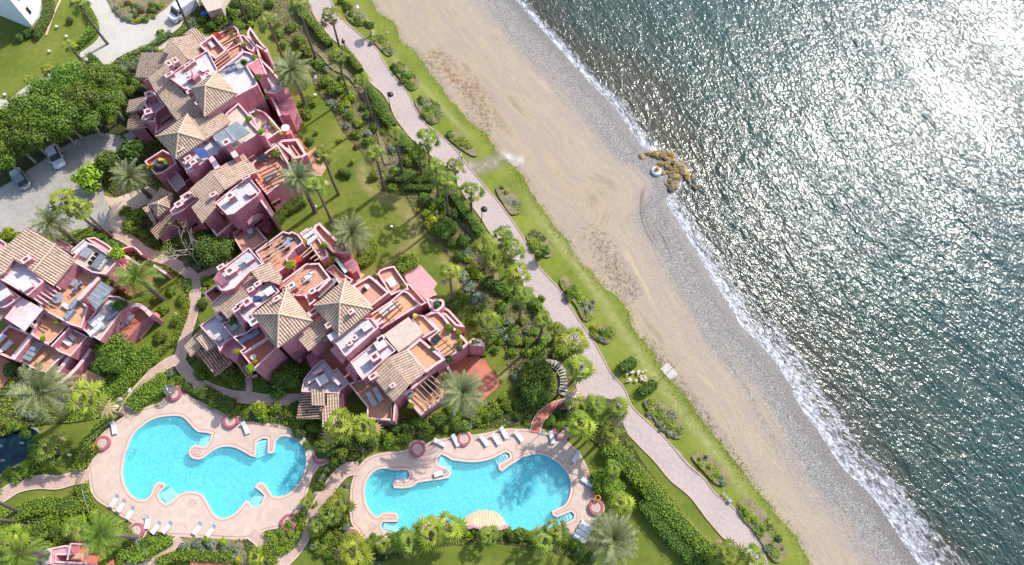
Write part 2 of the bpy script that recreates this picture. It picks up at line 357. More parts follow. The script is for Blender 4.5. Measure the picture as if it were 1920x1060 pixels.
# strip of coastal lawn right of the promenade
PR = 'p 600,-60 620,0 636,28 647,41 663,55 684,73 707,92 718,112 732,135 750,156 766,177 778,202 797,231 820,249 852,278 872,304 893,330 919,361 938,382 951,400 974,434 995,469 1008,497 1034,526 1053,547 1068,573 1086,601 1110,635 1131,672 1146,700 1170,728 1185,762 1211,788 1241,815 1264,841 1290,871 1321,898 1340,924 1377,954 1400,984 1423,1015 1440,1060 1475,1130'
PL = 'p 575,-60 579,0 583,18 597,41 615,64 629,78 652,94 670,112 684,133 695,156 716,174 730,195 741,220 755,240 776,265 807,291 836,317 859,348 880,380 901,408 917,434 935,455 952,475 968,500 982,536 1003,555 1021,583 1034,607 1050,627 1068,655 1082,690 1080,722 1092,742 1136,748 1150,775 1166,800 1196,834 1226,864 1257,901 1294,932 1325,973 1362,1015 1392,1041 1402,1060 1430,1130'
pr = smooth(PW(PR), False, 4); pl = smooth(PW(PL), False, 4)
z = Z[0]; Z[0] += .0042
e_in = [Vector((q.x, q.y)) + Vector((-.02, -.02)) for q in edge]
tag(MB().prism([Vector((q.x, q.y)) for q in pr] + list(reversed(e_in)), None, z).obj('coast_lawn', M['lawn2']), kind='structure')
# worn lighter mowing tracks on the coastal lawn, garden lawn
def softmat(name, c1, c2, amt, sc=.9, off=-.35):
    m, nt, N, L, b = newmat(name); p = pos(nt)
    L.new(ramp(nt, noise(nt, p, 1.2, 4), [(.35, c1), (.65, c2)]), b.inputs['Base Color']); b.inputs['Roughness'].default_value = .9
    at = N.new('ShaderNodeAttribute'); at.attribute_name = 'edge'
    f = math_(nt, 'MULTIPLY', at.outputs['Fac'], math_(nt, 'MULTIPLY_ADD', noise(nt, p, sc, 5, .7), 2.2 if off == -.35 else 5, off, clamp=True), clamp=True)
    f = math_(nt, 'MULTIPLY', f, amt)
    tr = N.new('ShaderNodeBsdfTransparent'); mx = N.new('ShaderNodeMixShader'); L.new(f, mx.inputs[0]); L.new(tr.outputs[0], mx.inputs[1]); L.new(b.outputs[0], mx.inputs[2])
    L.new(mx.outputs[0], N['Material Output'].inputs[0]); return m
M['worn'] = softmat('worn_grass', (.36, .30, .10), (.44, .36, .14), .75)
M['worn2'] = softmat('dry_mown_grass', (.40, .40, .12), (.46, .44, .17), .7)
M['dirt'] = softmat('bare_dirt', (.30, .25, .17), (.42, .36, .27), .95)
M['orangedirt'] = softmat('ochre_weed_litter', (.34, .19, .09), (.44, .27, .14), .8, 1.1, -2.3)
M['darkseed'] = softmat('dark_beach_litter', (.12, .10, .07), (.2, .16, .12), .7, 1.6, -2.4)
M['paledirt'] = softmat('pale_trampled_sand', (.62, .57, .50), (.7, .65, .58), .95)
M['brownweed'] = softmat('seaweed_line', (.16, .10, .07), (.24, .16, .12), .8)
def soft(name, pts, wid, mat, z=None):
    c = smooth(PW(pts), False, 4); n = len(c); K = 7; vs = []; at = []; fs = []
    if z is None: z = Z[0]; Z[0] += .0042
    for i, p in enumerate(c):
        t = (c[min(i + 1, n - 1)] - c[max(i - 1, 0)]).normalized(); nn = Vector((-t.y, t.x, 0)); f = i / (n - 1)
        w = (wid(f) if callable(wid) else wid)
        for k in range(K):
            q = p + nn * w * (k / (K - 1) - .5); vs.append((q.x, q.y, z)); g = 1 - abs(k / (K - 1) - .5) * 2
            at.append(g ** .7 * min(1, 6 * f, 6 * (1 - f)))
    for i in range(n - 1):
        for k in range(K - 1): fs.append((i * K + k, i * K + k + 1, (i + 1) * K + k + 1, (i + 1) * K + k))
    b = MB(); b.add(vs, fs); o = b.obj(name, M[mat]); a = o.data.attributes.new('edge', 'FLOAT', 'POINT'); a.data.foreach_set('value', at)
    return tag(o, kind='structure')
soft('mown_track', 'p 664,-10 700,60 745,115 795,165 850,225 895,270', 1.6, 'worn2')
soft('mown_track', 'p 950,330 1000,395 1060,470 1105,530 1160,610 1215,690 1275,770 1345,855 1410,945 1480,1050', 2.6, 'worn2')
soft('worn_lawn_track', 'p 700,360 745,380 775,415 778,440 765,470 740,500 705,515 670,520', 3.6, 'worn')
soft('worn_lawn_track', 'p 690,300 680,330 700,360 740,372', 3, 'worn')
soft('worn_lawn_patch', 'p 820,480 850,510 870,560', 3, 'worn')
soft('worn_lawn_patch', 'p 900,730 960,690 990,640', 2, 'worn')
soft('bare_dirt_patch', 'p 868,300 895,315 925,305 950,290', 3.6, 'dirt')
soft('worn_lawn_patch', 'p 1160,830 1200,880 1250,950 1320,1020', 2.4, 'worn')
M['prom_sheet'] = M['prom']
z = Z[0]; Z[0] += .0042
tag(MB().prism([Vector((q.x, q.y)) for q in pl] + [Vector((q.x, q.y)) for q in reversed(pr)], None, z).obj('promenade', M['prom']), kind='structure')
# raised brick kerbs along the promenade
def kerb(c, w, h, name, mat):
    L, R = [], []
    for i, p in enumerate(c):
        t = (c[min(i + 1, len(c) - 1)] - c[max(i - 1, 0)]).normalized(); nn = Vector((-t.y, t.x)); q = Vector((p.x, p.y)); L.append(q + nn * w / 2); R.append(q - nn * w / 2)
    b = MB(); n = len(c); o = 0
    b.v = [(p.x, p.y, 0) for p in L] + [(p.x, p.y, h) for p in L] + [(p.x, p.y, h) for p in R] + [(p.x, p.y, 0) for p in R]
    for i in range(n - 1):
        for k in range(3): b.f.append((k * n + i, k * n + i + 1, (k + 1) * n + i + 1, (k + 1) * n + i)); b.m.append(0)
    return tag(b.obj(name, M[mat]), kind='structure')
kerb(pr, .16, .12, 'promenade_kerb', 'walk'); kerb(pl, .16, .12, 'promenade_kerb', 'walk')
sheet('beach_access_path', 'p 1078,740 1085,722 1100,716 1112,730 1120,752', 'prom', 2)
soft('paving_red_edge', 'p 1262,835 1285,865 1312,893', .8, 'dirt')

sheet('driveway', 'f3 650,40 720,120 750,250 700,330 600,400 620,440 700,480 830,550 900,530 1040,430 1220,370 1320,290 1400,200 1600,110 1640,60 1560,0 1500,-120 700,-120', 'drive', 2)
sheet('car_park', 'f4 -300,760 0,680 400,430 800,150 1050,0 1150,-90 1350,-80 1440,-20 1440,130 1640,160 1700,270 1500,300 1240,420 1250,820 1380,840 1300,950 1400,1100 1500,1300 1000,1300 400,1250 -300,1200', 'asph', 2)
sheet('car_park_side_strip', 'd7 90,900 200,870 330,1060 200,1060', 'asph', 0)  # small strip in the same asphalt as the car park
sheet('forecourt', 'f4 1240,815 1400,840 1640,700 1760,690 2050,900 2050,1150 1800,1400 1500,1330 1380,1250 1300,1100 1330,960', 'peach', 3)
for q in ('f4 925,165 965,225', 'f4 1000,280 1040,330', 'f4 600,520 650,600', 'f4 640,470 700,550', 'f4 215,740 290,820', 'f4 430,650 490,700'):
    L, R = ribbon(q, .12); zz = Z[0]; [setattr(k, 'z', zz) for k in L + R]; tag(MB().strip(R, L).obj('parking_line', M['white']), kind='structure')
Z[0] += .0042
sheet('side_path', 'f3 -60,770 0,745 60,750 200,650 420,530 450,600 300,690 100,810 -60,900', 'drive', 2)
# garden beds
def on_path(x, y, extra=0):
    return any((np.hypot(a[:, 0] - x, a[:, 1] - y).min()) < w + extra for a, w in PATHS)
beds = [
 ('p 470,-30 560,-30 585,30 640,110 700,190 745,260 800,330 850,400 900,460 925,520 960,560 1000,590 1040,650 1078,715 1060,735 1000,768 975,740 955,700 945,650 912,600 893,560 868,512 835,472 800,448 782,410 760,362 738,345 715,345 690,300 660,265 640,240 622,205 595,170 575,120 545,80 510,60 480,30', 'soil2'),
 ('p 350,715 380,735 480,755 560,762 600,800 700,790 850,770 920,750 960,765 1010,745 1062,742 1050,765 1010,785 960,800 860,806 760,826 700,841 660,868 610,876 590,846 560,810 480,792 400,762 345,738 322,722', 'soil'),
 ('p 598,885 640,862 655,872 635,905 600,955 560,1010 545,1000 575,950 590,915', 'soil'),
 ('p 640,900 652,930 655,970 668,1005 700,1015 760,1002 850,990 900,988 1000,1010 1060,1003 1085,1030 1100,1080 1060,1040 960,1022 900,1020 820,1025 740,1045 640,1080 600,1030 590,1000 620,940', 'soil'),
 ('p -60,985 0,975 60,948 130,952 165,975 215,975 250,1000 268,1010 330,1012 310,1030 270,1056 200,1050 170,990 100,985 60,1010 0,1045 -60,1070', 'soil'),
 ('p 330,1010 460,1010 470,1045 460,1065 420,1045 330,1048 290,1062', 'drysoil'),
 ('p 503,1000 530,985 548,965 575,965 565,990 545,1025 532,1035 515,1022', 'soil'),
 ('p 455,1010 480,1012 500,1045 515,1075 480,1075', 'soil'),
 ('p 385,470 420,440 470,440 500,470 470,480 430,480 380,530 395,545 370,560 375,520', 'soil'),
 ('p 150,430 235,440 270,470 330,495 345,520 310,510 260,490 200,470 130,450', 'soil'),
 ('p 240,405 285,385 290,440 330,460 400,475 360,510 320,485 270,470 240,440', 'soil'),
 ('p -60,285 10,222 60,182 110,145 160,128 230,120 260,140 270,190 240,250 180,250 120,275 60,315 -60,380', 'soil'),
 ('p 215,290 280,250 340,300 360,340 300,345 260,355 215,368 190,330', 'soil'),
 ('p 370,0 480,-20 470,50 400,60 350,70 300,80 260,120 205,140 220,110 300,75 340,50', 'soil'),
 ('p 310,1000 250,1000 240,1040 270,1075 340,1035', 'soil'),
 ('p 350,560 372,560 372,600 390,640 350,690 345,660 355,620', 'soil'),
 ('p 250,745 300,700 330,695 340,720 300,745 250,765', 'soil'),
 ('p -60,700 70,680 120,690 160,700 200,760 225,770 160,790 60,800 -60,830', 'soil'),
 ('p 1085,755 1150,750 1170,800 1200,860 1250,925 1300,990 1340,1050 1290,1060 1230,985 1180,900 1130,845 1080,800 1050,775', 'soil'),
]
for s_, m_ in beds: sheet('garden_bed', s_, m_, 3)
path('lawn_edge_path', 'f3 350,270 400,130 460,0 500,-80', .35, 'peach')
path('garden_path', 'p 215,436 245,452 275,475 310,487 340,503 361,520 367,545 362,585 352,620 343,655 338,677 354,702 375,720 400,733 439,744 463,746 505,751 560,750 590,752', 1.35, 'walk', 'coping')
path('garden_path', 'p 340,672 312,684 281,709 250,746 231,780', 1.3, 'walk', 'coping')
path('garden_path', 'p 463,744 468,728 466,708', .9, 'walk')
path('garden_path', 'p 366,525 400,508 440,492', 1.2, 'walk')
path('garden_path', 'p -40,945 0,933 35,912 75,904 110,905 140,897 168,893', 1.5, 'walk', 'coping')
path('garden_path', 'p 672,878 650,882 632,897 612,925 598,948 580,985 566,1012 545,1040 505,1075', 1.5, 'walk', 'coping')
path('garden_path', 'p 472,1000 490,1015 508,1045 525,1075', 1.3, 'walk', 'coping')
path('brick_path', 'e2 1290,870 1180,960 1060,1045 850,1075', 1.0, 'walk', 'coping')
path('beach_gate_path', 'p 1062,757 1042,762 1022,774 1008,792 1003,812', 1.2, 'redfl', 'coping')
sheet('driveway_flower_island', 'f3 810,-100 830,40 870,110 960,170 1060,178 1250,60 1330,-100', 'drysoil', 3)
sheet('dry_bed', 'e5 560,430 720,360 790,380 800,450 620,470', 'soil', 3)
for s_ in ('e8 390,110 470,60 540,120 545,200 480,215 410,170', 'e8 590,320 660,290 760,370 780,440 730,462 660,400', 'e8 770,560 830,510 950,620 990,690 950,740 880,720',
           'e8 950,850 1020,790 1130,840 1180,930 1150,1000 1060,1010', 'e9 1060,210 1120,180 1210,240 1290,340 1250,360 1130,280', 'e9 1420,600 1480,570 1590,680 1600,760 1530,780 1470,700',
           'e9 1640,950 1700,895 1780,950 1830,1040 1800,1090 1720,1060', 'f1 955,350 1000,300 1100,420 1200,520 1200,600 1130,620 1070,510 1000,430', 'f1 1180,700 1230,650 1330,670 1360,720 1310,785 1240,770 1190,740',
           'f2 545,255 600,235 700,300 740,380 735,425 690,425 610,350', 'f2 785,520 860,510 960,600 970,650 910,660 840,590', 'f2 1010,760 1060,725 1150,800 1240,960 1250,1020 1190,1040 1100,900 1030,820'):
    sheet('flower_bed', s_, 'drysoil', 4)
path('dirt_path', 'e8 110,380 190,450 290,560 400,610 480,700 560,830 610,920 650,1040', .9, 'drysoil')
path('dirt_path', 'e9 560,100 590,230 615,340 640,420', .8, 'drysoil')
path('dirt_path', 'e9 1180,850 1240,900 f1 470,230 500,330', .9, 'drysoil')
# patios
sheet('villa_patio', 'c6 960,320 1240,100 1540,80 1640,130 1915,540 1590,825 1400,800 1160,560', 'redfl', 0)
sheet('villa_patio', 'c1 850,240 1110,60 1400,375 1340,470 1400,560 1200,640 900,340', 'pinklt', 0)
sheet('villa_patio', 'b3 900,980 1300,650 1560,440 1700,410 1775,460 1450,855 1380,810 1180,1030 1080,1020', 'orange', 0)
sheet('villa_patio', 'c7 1080,700 1320,430 1605,570 1450,760 1380,830 1120,800', 'orange', 0)
sheet('villa_patio', 'c7 -200,200 0,230 310,385 0,760 -200,900', 'redfl', 0)
sheet('villa_patio', 'd7 1330,800 1555,870 1540,960 1650,1100 1500,1100', 'redfl', 0)
sheet('villa_patio', 'd8 1640,260 1710,210 1800,380 1760,450 1600,420 1500,300', 'terra', 0)
sheet('villa_patio', 'b6 1040,830 1260,930 1180,1050 1000,1050 880,980', 'orange', 0)
sheet('villa_patio', 'e5 640,700 990,700 1000,920 1110,950 1190,1100 500,1100 560,900', 'redfl', 0)
sheet('villa_patio', 'e6 315,640 700,645 740,760 300,760', 'redfl', 0)
sheet('villa_patio', 'a2 680,300 900,460 890,530 780,520 650,420', 'terra', 0)
DECK1 = smooth(PW('e1 330,330 420,272 520,243 620,208 660,170 730,150 790,138 860,182 950,222 1060,282 1170,332 1300,352 1450,368 1560,398 1640,445 1700,505 1750,560 1765,660 1720,735 1685,830 1665,915 1620,985 e6 1380,170 1230,310 1060,350 860,435 650,432 250,412 40,400 e2 1100,845 1020,800 900,740 780,660 690,600 645,530 632,420 615,330 650,220 760,95'), True, 3)
DECK2 = smooth(PW('e3 120,350 180,290 280,255 400,245 500,220 560,200 640,172 760,148 880,135 1000,118 1110,92 1200,88 1370,100 1440,125 1530,150 1580,190 1650,260 1700,350 1730,450 1755,530 1780,620 1790,680 1750,760 1700,850 1640,905 1575,868 1560,800 1420,840 1270,845 1150,800 980,792 820,775 740,770 540,838 410,838 352,892 250,880 210,915 110,790 65,730 60,560 70,470 100,380'), True, 3)
def pool(deck, water, name, steps, depth=1.15):
    z0 = .12
    tag(MB().prism(deck, 0, z0, holes=[inset(water, -.02)]).obj(name + '_deck', M['deck']), kind='structure')
    # brick line along the outer edge and round the water, coping
    d1 = inset(deck, .30); d2 = inset(deck, .40)
    tag(MB().prism(d1, None, z0 + .004, holes=[d2]).obj('deck_edge_band', M['band']), kind='structure')
    c0 = inset(water, -.34); c1 = inset(water, -.43)
    tag(MB().prism(c1, None, z0 + .004, holes=[c0]).obj('pool_band', M['band']), kind='structure')
    tag(MB().prism(inset(water, -.30), None, z0 + .006, holes=[inset(water, -.012)]).obj('pool_coping', M['coping']), kind='structure')
    b = MB(); w = ccw([Vector((q[0], q[1])) for q in water]); n = len(w)
    b.prism(w, None, -depth)
    o = len(b.v); b.v += [(q.x, q.y, -depth) for q in w] + [(q.x, q.y, z0 + .002) for q in w]
    for i in range(n): b.f.append((o + i, o + (i + 1) % n, o + n + (i + 1) % n, o + n + i)); b.m.append(0)
    tag(b.obj(name + '_basin', M['pooltile_caustics']), kind='structure')
    for s_ in steps:
        p = PW(s_, 0); a, bq, c, d = p; mb = MB(); N = 5
        for k in range(N):      # treads go down from edge a-b to edge d-c
            t0 = k / N; t1 = (k + 1) / N; q = [a.lerp(d, t0), bq.lerp(c, t0), bq.lerp(c, t1), a.lerp(d, t1)]
            mb.prism([v.to_2d() for v in q], -depth, -.10 - k * .15)
        tag(mb.obj('pool_steps', M['steptile']), kind='structure')
    b = MB().prism(w, None, -.07)
    tag(b.obj(name + '_water', M['poolwater']), kind='structure')
m, nt, N, L, b = newmat('pool_mosaic_caustics'); p = pos(nt)
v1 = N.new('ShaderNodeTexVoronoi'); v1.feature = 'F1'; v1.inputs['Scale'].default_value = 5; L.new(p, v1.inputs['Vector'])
c = ramp(nt, math_(nt, 'MULTIPLY_ADD', noise(nt, p, 3.2, 3, .7), .6, math_(nt, 'MULTIPLY', v1.outputs['Color'], .35)), [(.36, (.15, .62, .64)), (.62, (.27, .76, .78))])  # pale and dark mottling paints rippling caustic light into the tile colour
L.new(c, b.inputs['Base Color']); b.inputs['Roughness'].default_value = .4; M['pooltile_caustics'] = m
M['steptile'] = surf('pool_step_tiles', (.86, .90, .94), (.92, .95, .97), 1.5, .5, bst=0, tile=(.5, (.35, .55, .75)))
m, nt, N, L, b = newmat('pool_water'); p = pos(nt); N.remove(b)
tr = N.new('ShaderNodeBsdfTransparent'); tr.inputs[0].default_value = (.70, .96, 1.0, 1)
df = N.new('ShaderNodeBsdfDiffuse')
rp = N.new('ShaderNodeTexNoise'); rp.inputs['Scale'].default_value = 2.6; rp.inputs['Detail'].default_value = 4; rp.inputs['Distortion'].default_value = 1.2; L.new(p, rp.inputs['Vector'])
L.new(ramp(nt, rp.outputs['Fac'], [(.34, (.13, .60, .64)), (.66, (.30, .78, .81))]), df.inputs[0])
gl = N.new('ShaderNodeBsdfGlossy'); gl.inputs['Roughness'].default_value = .08
bp = N.new('ShaderNodeBump'); bp.inputs['Strength'].default_value = .9; bp.inputs['Distance'].default_value = .12; L.new(noise(nt, p, 3.6, 2, .5, .8), bp.inputs['Height'])
L.new(bp.outputs[0], gl.inputs['Normal']); L.new(bp.outputs[0], df.inputs['Normal'])
m1 = N.new('ShaderNodeMixShader'); m1.inputs[0].default_value = .30; L.new(tr.outputs[0], m1.inputs[1]); L.new(df.outputs[0], m1.inputs[2])
m2 = N.new('ShaderNodeMixShader'); m2.inputs[0].default_value = .045; L.new(m1.outputs[0], m2.inputs[1]); L.new(gl.outputs[0], m2.inputs[2])
L.new(m2.outputs[0], N['Material Output'].inputs[0]); M['poolwater'] = m
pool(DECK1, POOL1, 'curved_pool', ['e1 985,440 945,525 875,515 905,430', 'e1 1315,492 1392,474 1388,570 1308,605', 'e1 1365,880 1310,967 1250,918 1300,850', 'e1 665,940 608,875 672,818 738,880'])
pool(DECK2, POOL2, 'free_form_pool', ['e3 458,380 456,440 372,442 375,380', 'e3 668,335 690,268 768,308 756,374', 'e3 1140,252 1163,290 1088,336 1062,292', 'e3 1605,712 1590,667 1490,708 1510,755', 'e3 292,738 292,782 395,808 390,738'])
# dark koi pond
m, nt, N, L, b = newmat('pond_water'); p = pos(nt)
L.new(ramp(nt, noise(nt, p, .8, 4), [(.4, (.004, .018, .028)), (.7, (.012, .06, .07))]), b.inputs['Base Color']); b.inputs['Roughness'].default_value = .08
bump(nt, b, noise(nt, p, 5, 3), .3, .05); M['pond'] = m
w = ccw([q.to_2d() for q in POND]); b = MB().prism(w, None, -.12); tag(b.obj('pond_water', M['pond']), kind='structure')
b = MB(); n = len(w); b.v = [(q.x, q.y, -.3) for q in w] + [(q.x, q.y, .03) for q in w]; b.f = [(i, (i + 1) % n, n + (i + 1) % n, n + i) for i in range(n)]; b.m = [0] * n
tag(b.obj('pond_rim', M['stone']), kind='structure')
tag(MB().prism(inset(w, -.25), 0, .05, holes=[w]).obj('pond_edge', M['stone']), kind='structure')

# ------------------------------------------------------------------ beach and sea
SH = 'p 925,-60 960,-15 975,0 1010,40 1060,95 1110,150 1160,200 1190,245 1215,275 1248,290 1275,320 1268,352 1256,375 1280,415 1310,465 1345,525 1370,562 1395,605 1440,650 1480,705 1505,755 1545,810 1585,870 1645,930 1685,990 1735,1060 1800,1140'
ZS = -.9
sh = [q.to_2d() for q in smooth(PW(SH, ZS), False, 8)]
dirn = (sh[-1] - sh[0]).normalized(); inl = Vector((dirn.y, -dirn.x));
if inl.x > 0: inl = -inl
a0 = sh[0] - dirn * 260; a1 = sh[-1] + dirn * 260
def resample(pts, step):
    out = [pts[0]]; acc = 0
    for i in range(1, len(pts)):
        d = (pts[i] - pts[i - 1]).length; k = max(1, int(d / step))
        for j in range(1, k + 1): out.append(pts[i - 1].lerp(pts[i], j / k))
    return out
core_ = resample(sh, .55)
ext0 = [a0.lerp(sh[0], k / 40) for k in range(40)]; ext1 = [sh[-1].lerp(a1, (k + 1) / 40) for k in range(40)]
shore = ext0 + core_ + ext1
T = [0]
for i in range(1, len(shore)): T.append(T[-1] + (shore[i] - shore[i - 1]).length)
def sgrid(name, S, zf, mat):
    b = MB(); n = len(shore); uv = []
    sa = np.array([(q.x, q.y) for q in shore]); ta = np.array(T)
    X = sa[None, :, :] + np.array(S)[:, None, None] * np.array([inl.x, inl.y])[None, None, :]
    SS, TT = np.meshgrid(np.array(S, dtype=float), ta, indexing='ij')
    ZZ = zf(SS, TT, X)
    V = np.concatenate([X, ZZ[:, :, None]], axis=2).reshape(-1, 3); k = len(S)
    idx = np.arange(k * n).reshape(k, n); A = idx[:-1, :-1].ravel(); B = idx[:-1, 1:].ravel(); C = idx[1:, 1:].ravel(); D = idx[1:, :-1].ravel()
    me = bpy.data.meshes.new(name); me.vertices.add(len(V)); me.vertices.foreach_set('co', V.ravel())
    Fq = np.stack([A, D, C, B], 1) ; nf = len(Fq)
    v0, v1, v2 = V[Fq[0, 0]], V[Fq[0, 1]], V[Fq[0, 2]]
    if np.cross(v1 - v0, v2 - v1)[2] < 0: Fq = Fq[:, ::-1]
    me.loops.add(nf * 4); me.loops.foreach_set('vertex_index', Fq.ravel().astype(np.int32)); me.polygons.add(nf)
    me.polygons.foreach_set('loop_start', (np.arange(nf) * 4).astype(np.int32)); me.polygons.foreach_set('use_smooth', [True] * nf)
    me.update(calc_edges=True); me.validate()
    l = me.uv_layers.new(name='UVMap'); uvs = np.stack([TT.ravel(), SS.ravel()], 1).astype(np.float32)
    vi = np.zeros(nf * 4, dtype=np.int32); me.loops.foreach_get('vertex_index', vi); l.data.foreach_set('uv', uvs[vi].ravel())
    me.materials.append(mat); o = bpy.data.objects.new(name, me); col.objects.link(o); return tag(o, kind='structure')
rng = np.random.RandomState(5); WV = [(rng.uniform(0, 6.28), rng.uniform(.02, .9), rng.uniform(0, 6.28)) for _ in range(14)]
def beachz(S, Tt, X):
    z = np.where(S < 12, ZS + (S / 12.0) * (ZS * -1 - .06), -.06 + 0 * S); z = np.minimum(z, -.06)
    for ph, k, p2 in WV[:8]: z = z + .005 * np.sin(X[:, :, 0] * k * 1.7 + X[:, :, 1] * k + ph) * np.clip((S) / 3, 0, 1) - .0
    return np.minimum(z, -.012)
m, nt, N, L, b = newmat('beach_sand'); p = pos(nt)
tc = N.new('ShaderNodeUVMap'); tc.uv_map = 'UVMap'; sx = N.new('ShaderNodeSeparateXYZ'); L.new(tc.outputs[0], sx.inputs[0]); t_, s_ = sx.outputs[0], sx.outputs[1]
st = vmul(nt, tc.outputs[0], (.05, .55, 1)); st2 = vmul(nt, tc.outputs[0], (.25, 2.2, 1))
n1 = noise(nt, st, 1, 5, .6, .4); n2 = noise(nt, p, .12, 4, .6); n3 = noise(nt, p, 5.5, 3, .8); n4 = noise(nt, st2, 1, 4, .7)
sand = ramp(nt, math_(nt, 'ADD', math_(nt, 'MULTIPLY', n1, .6), math_(nt, 'MULTIPLY', n2, .4)), [(.34, (.28, .22, .155)), (.45, (.40, .315, .21)), (.55, (.35, .275, .22)), (.66, (.44, .34, .215))])
sand = mix(nt, .5, sand, ramp(nt, n3, [(.32, (.60, .55, .50)), (.5, (1, 1, 1)), (.72, (1.2, 1.16, 1.1))]), 'MULTIPLY')
peb = ramp(nt, noise(nt, p, 6.5, 2, .9), [(.36, (.07, .072, .08)), (.48, (.20, .195, .195)), (.56, (.29, .28, .27)), (.68, (.50, .47, .43))])
v = N.new('ShaderNodeTexVoronoi'); v.inputs['Scale'].default_value = 4.2; L.new(p, v.inputs['Vector'])
peb = mix(nt, .6, peb, ramp(nt, v.outputs['Color'], [(0, (.45, .44, .46)), (1, (1.3, 1.25, 1.15))]), 'MULTIPLY')
sj = math_(nt, 'ADD', s_, math_(nt, 'MULTIPLY_ADD', n1, 9, -4.5)); sj = math_(nt, 'ADD', sj, math_(nt, 'MULTIPLY_ADD', n4, 5, -2.5))
fp = ramp(nt, math_(nt, 'DIVIDE', sj, 14), [(.0, (1, 1, 1)), (.35, (.9,) * 3), (.62, (.25,) * 3), (1, (.05,) * 3)])
cc = mix(nt, fp, sand, peb)
sw = math_(nt, 'ADD', s_, math_(nt, 'MULTIPLY_ADD', n4, 2.6, -1.3))
wet = ramp(nt, math_(nt, 'DIVIDE', sw, 7), [(.0, (1, 1, 1)), (.26, (.85,) * 3), (.45, (0, 0, 0))])
cc = mix(nt, wet, cc, mix(nt, .85, cc, (.42, .38, .38), 'MULTIPLY'))
L.new(cc, b.inputs['Base Color']); L.new(math_(nt, 'MULTIPLY_ADD', wet, -.5, .9), b.inputs['Roughness'])
bump(nt, b, math_(nt, 'ADD', noise(nt, p, 4, 5, .75), math_(nt, 'MULTIPLY', noise(nt, st2, 1, 3), .15)), .7, .09)
M['sand'] = m
S = [-14, -10, -7, -5, -3, -2, -1] + [x * .5 for x in range(0, 8)] + [4 + k for k in range(0, 26)] + [30.5]
sgrid('beach', S, beachz, m)
# sea
m, nt, N, L, b = newmat('sea_water'); p = pos(nt)
tc = N.new('ShaderNodeUVMap'); tc.uv_map = 'UVMap'; sx = N.new('ShaderNodeSeparateXYZ'); L.new(tc.outputs[0], sx.inputs[0]); t_, s_ = sx.outputs[0], sx.outputs[1]
def dotv(v):
    n = N.new('ShaderNodeVectorMath'); n.operation = 'DOT_PRODUCT'; L.new(p, n.inputs[0]); n.inputs[1].default_value = (v.x, v.y, 0); return n.outputs['Value']
cx = N.new('ShaderNodeCombineXYZ'); L.new(dotv(dirn), cx.inputs[0]); L.new(dotv(inl), cx.inputs[1]); uvc = cx.outputs[0]
big = noise(nt, vmul(nt, uvc, (.028, .07, 1)), 1, 4, .55, .8)
col_ = ramp(nt, math_(nt, 'ADD', math_(nt, 'MULTIPLY', s_, -.012), math_(nt, 'MULTIPLY', math_(nt, 'SUBTRACT', big, .5), .5)), [(.0, (.050, .050, .030)), (.12, (.030, .052, .040)), (.3, (.017, .056, .050)), (.7, (.014, .055, .060))])
col_ = mix(nt, .7, col_, ramp(nt, noise(nt, vmul(nt, uvc, (.5, 1.4, 1)), 1, 5, .7), [(.35, (.62,) * 3), (.65, (1.3,) * 3)]), 'MULTIPLY')
# foam: lacy, thick in the swash, thinning outwards
fn = noise(nt, vmul(nt, uvc, (.9, 1.5, 1)), 1, 8, .78, .6); fl = noise(nt, vmul(nt, uvc, (.05, .16, 1)), 1, 4, .6); ft = noise(nt, vmul(nt, uvc, (.035, .01, 1)), 1, 2)
wdt = math_(nt, 'ADD', math_(nt, 'MULTIPLY', ft, 4.5), math_(nt, 'MULTIPLY_ADD', dotv(dirn), .055, 3.4))
wdt = math_(nt, 'MAXIMUM', wdt, 1.6)                       # swash width
a_ = math_(nt, 'SUBTRACT', 1, math_(nt, 'DIVIDE', math_(nt, 'MULTIPLY', s_, -1), wdt), clamp=True)
cr = math_(nt, 'SINE', math_(nt, 'MULTIPLY_ADD', fl, 11, math_(nt, 'MULTIPLY', s_, 1.25)))
cr = math_(nt, 'MULTIPLY', math_(nt, 'POWER', math_(nt, 'MAXIMUM', cr, 0), 5), math_(nt, 'MULTIPLY_ADD', s_, .085, 1, clamp=True))
ff = math_(nt, 'ADD', math_(nt, 'MULTIPLY', a_, .50), math_(nt, 'MULTIPLY', cr, .20))
ff = math_(nt, 'ADD', ff, math_(nt, 'MULTIPLY_ADD', fn, 1.5, -.98)); foam = math_(nt, 'MULTIPLY', ff, 2.2, clamp=True)
L.new(mix(nt, foam, col_, ramp(nt, fn, [(.35, (.30, .31, .37)), (.65, (.66, .66, .70))])), b.inputs['Base Color'])
L.new(math_(nt, 'MULTIPLY_ADD', foam, .45, .165), b.inputs['Roughness']); b.inputs['IOR'].default_value = 1.33
h1 = noise(nt, vmul(nt, uvc, (.16, .42, 1)), 1, 2, .5, .5); h2 = noise(nt, vmul(nt, uvc, (.85, 1.35, 1)), 1, 2, .5, 1.0); h3 = noise(nt, vmul(nt, uvc, (3.0, 4.0, 1)), 1, 3, .65, .8)
hh = math_(nt, 'ADD', math_(nt, 'MULTIPLY', h1, .8), math_(nt, 'ADD', math_(nt, 'MULTIPLY', h2, .7), math_(nt, 'MULTIPLY', h3, .06)))
b.inputs['Specular IOR Level'].default_value = .8
bump(nt, b, math_(nt, 'MULTIPLY', hh, math_(nt, 'MAXIMUM', math_(nt, 'MULTIPLY_ADD', big, 2.2, -.15), .45)), 1.0, .38); M['sea'] = m
SS_ = [1.0, .4, -.2, -.8] + [-1.5 - .8 * k for k in range(0, 150)] + [-125 - 15 * k for k in range(0, 20)]
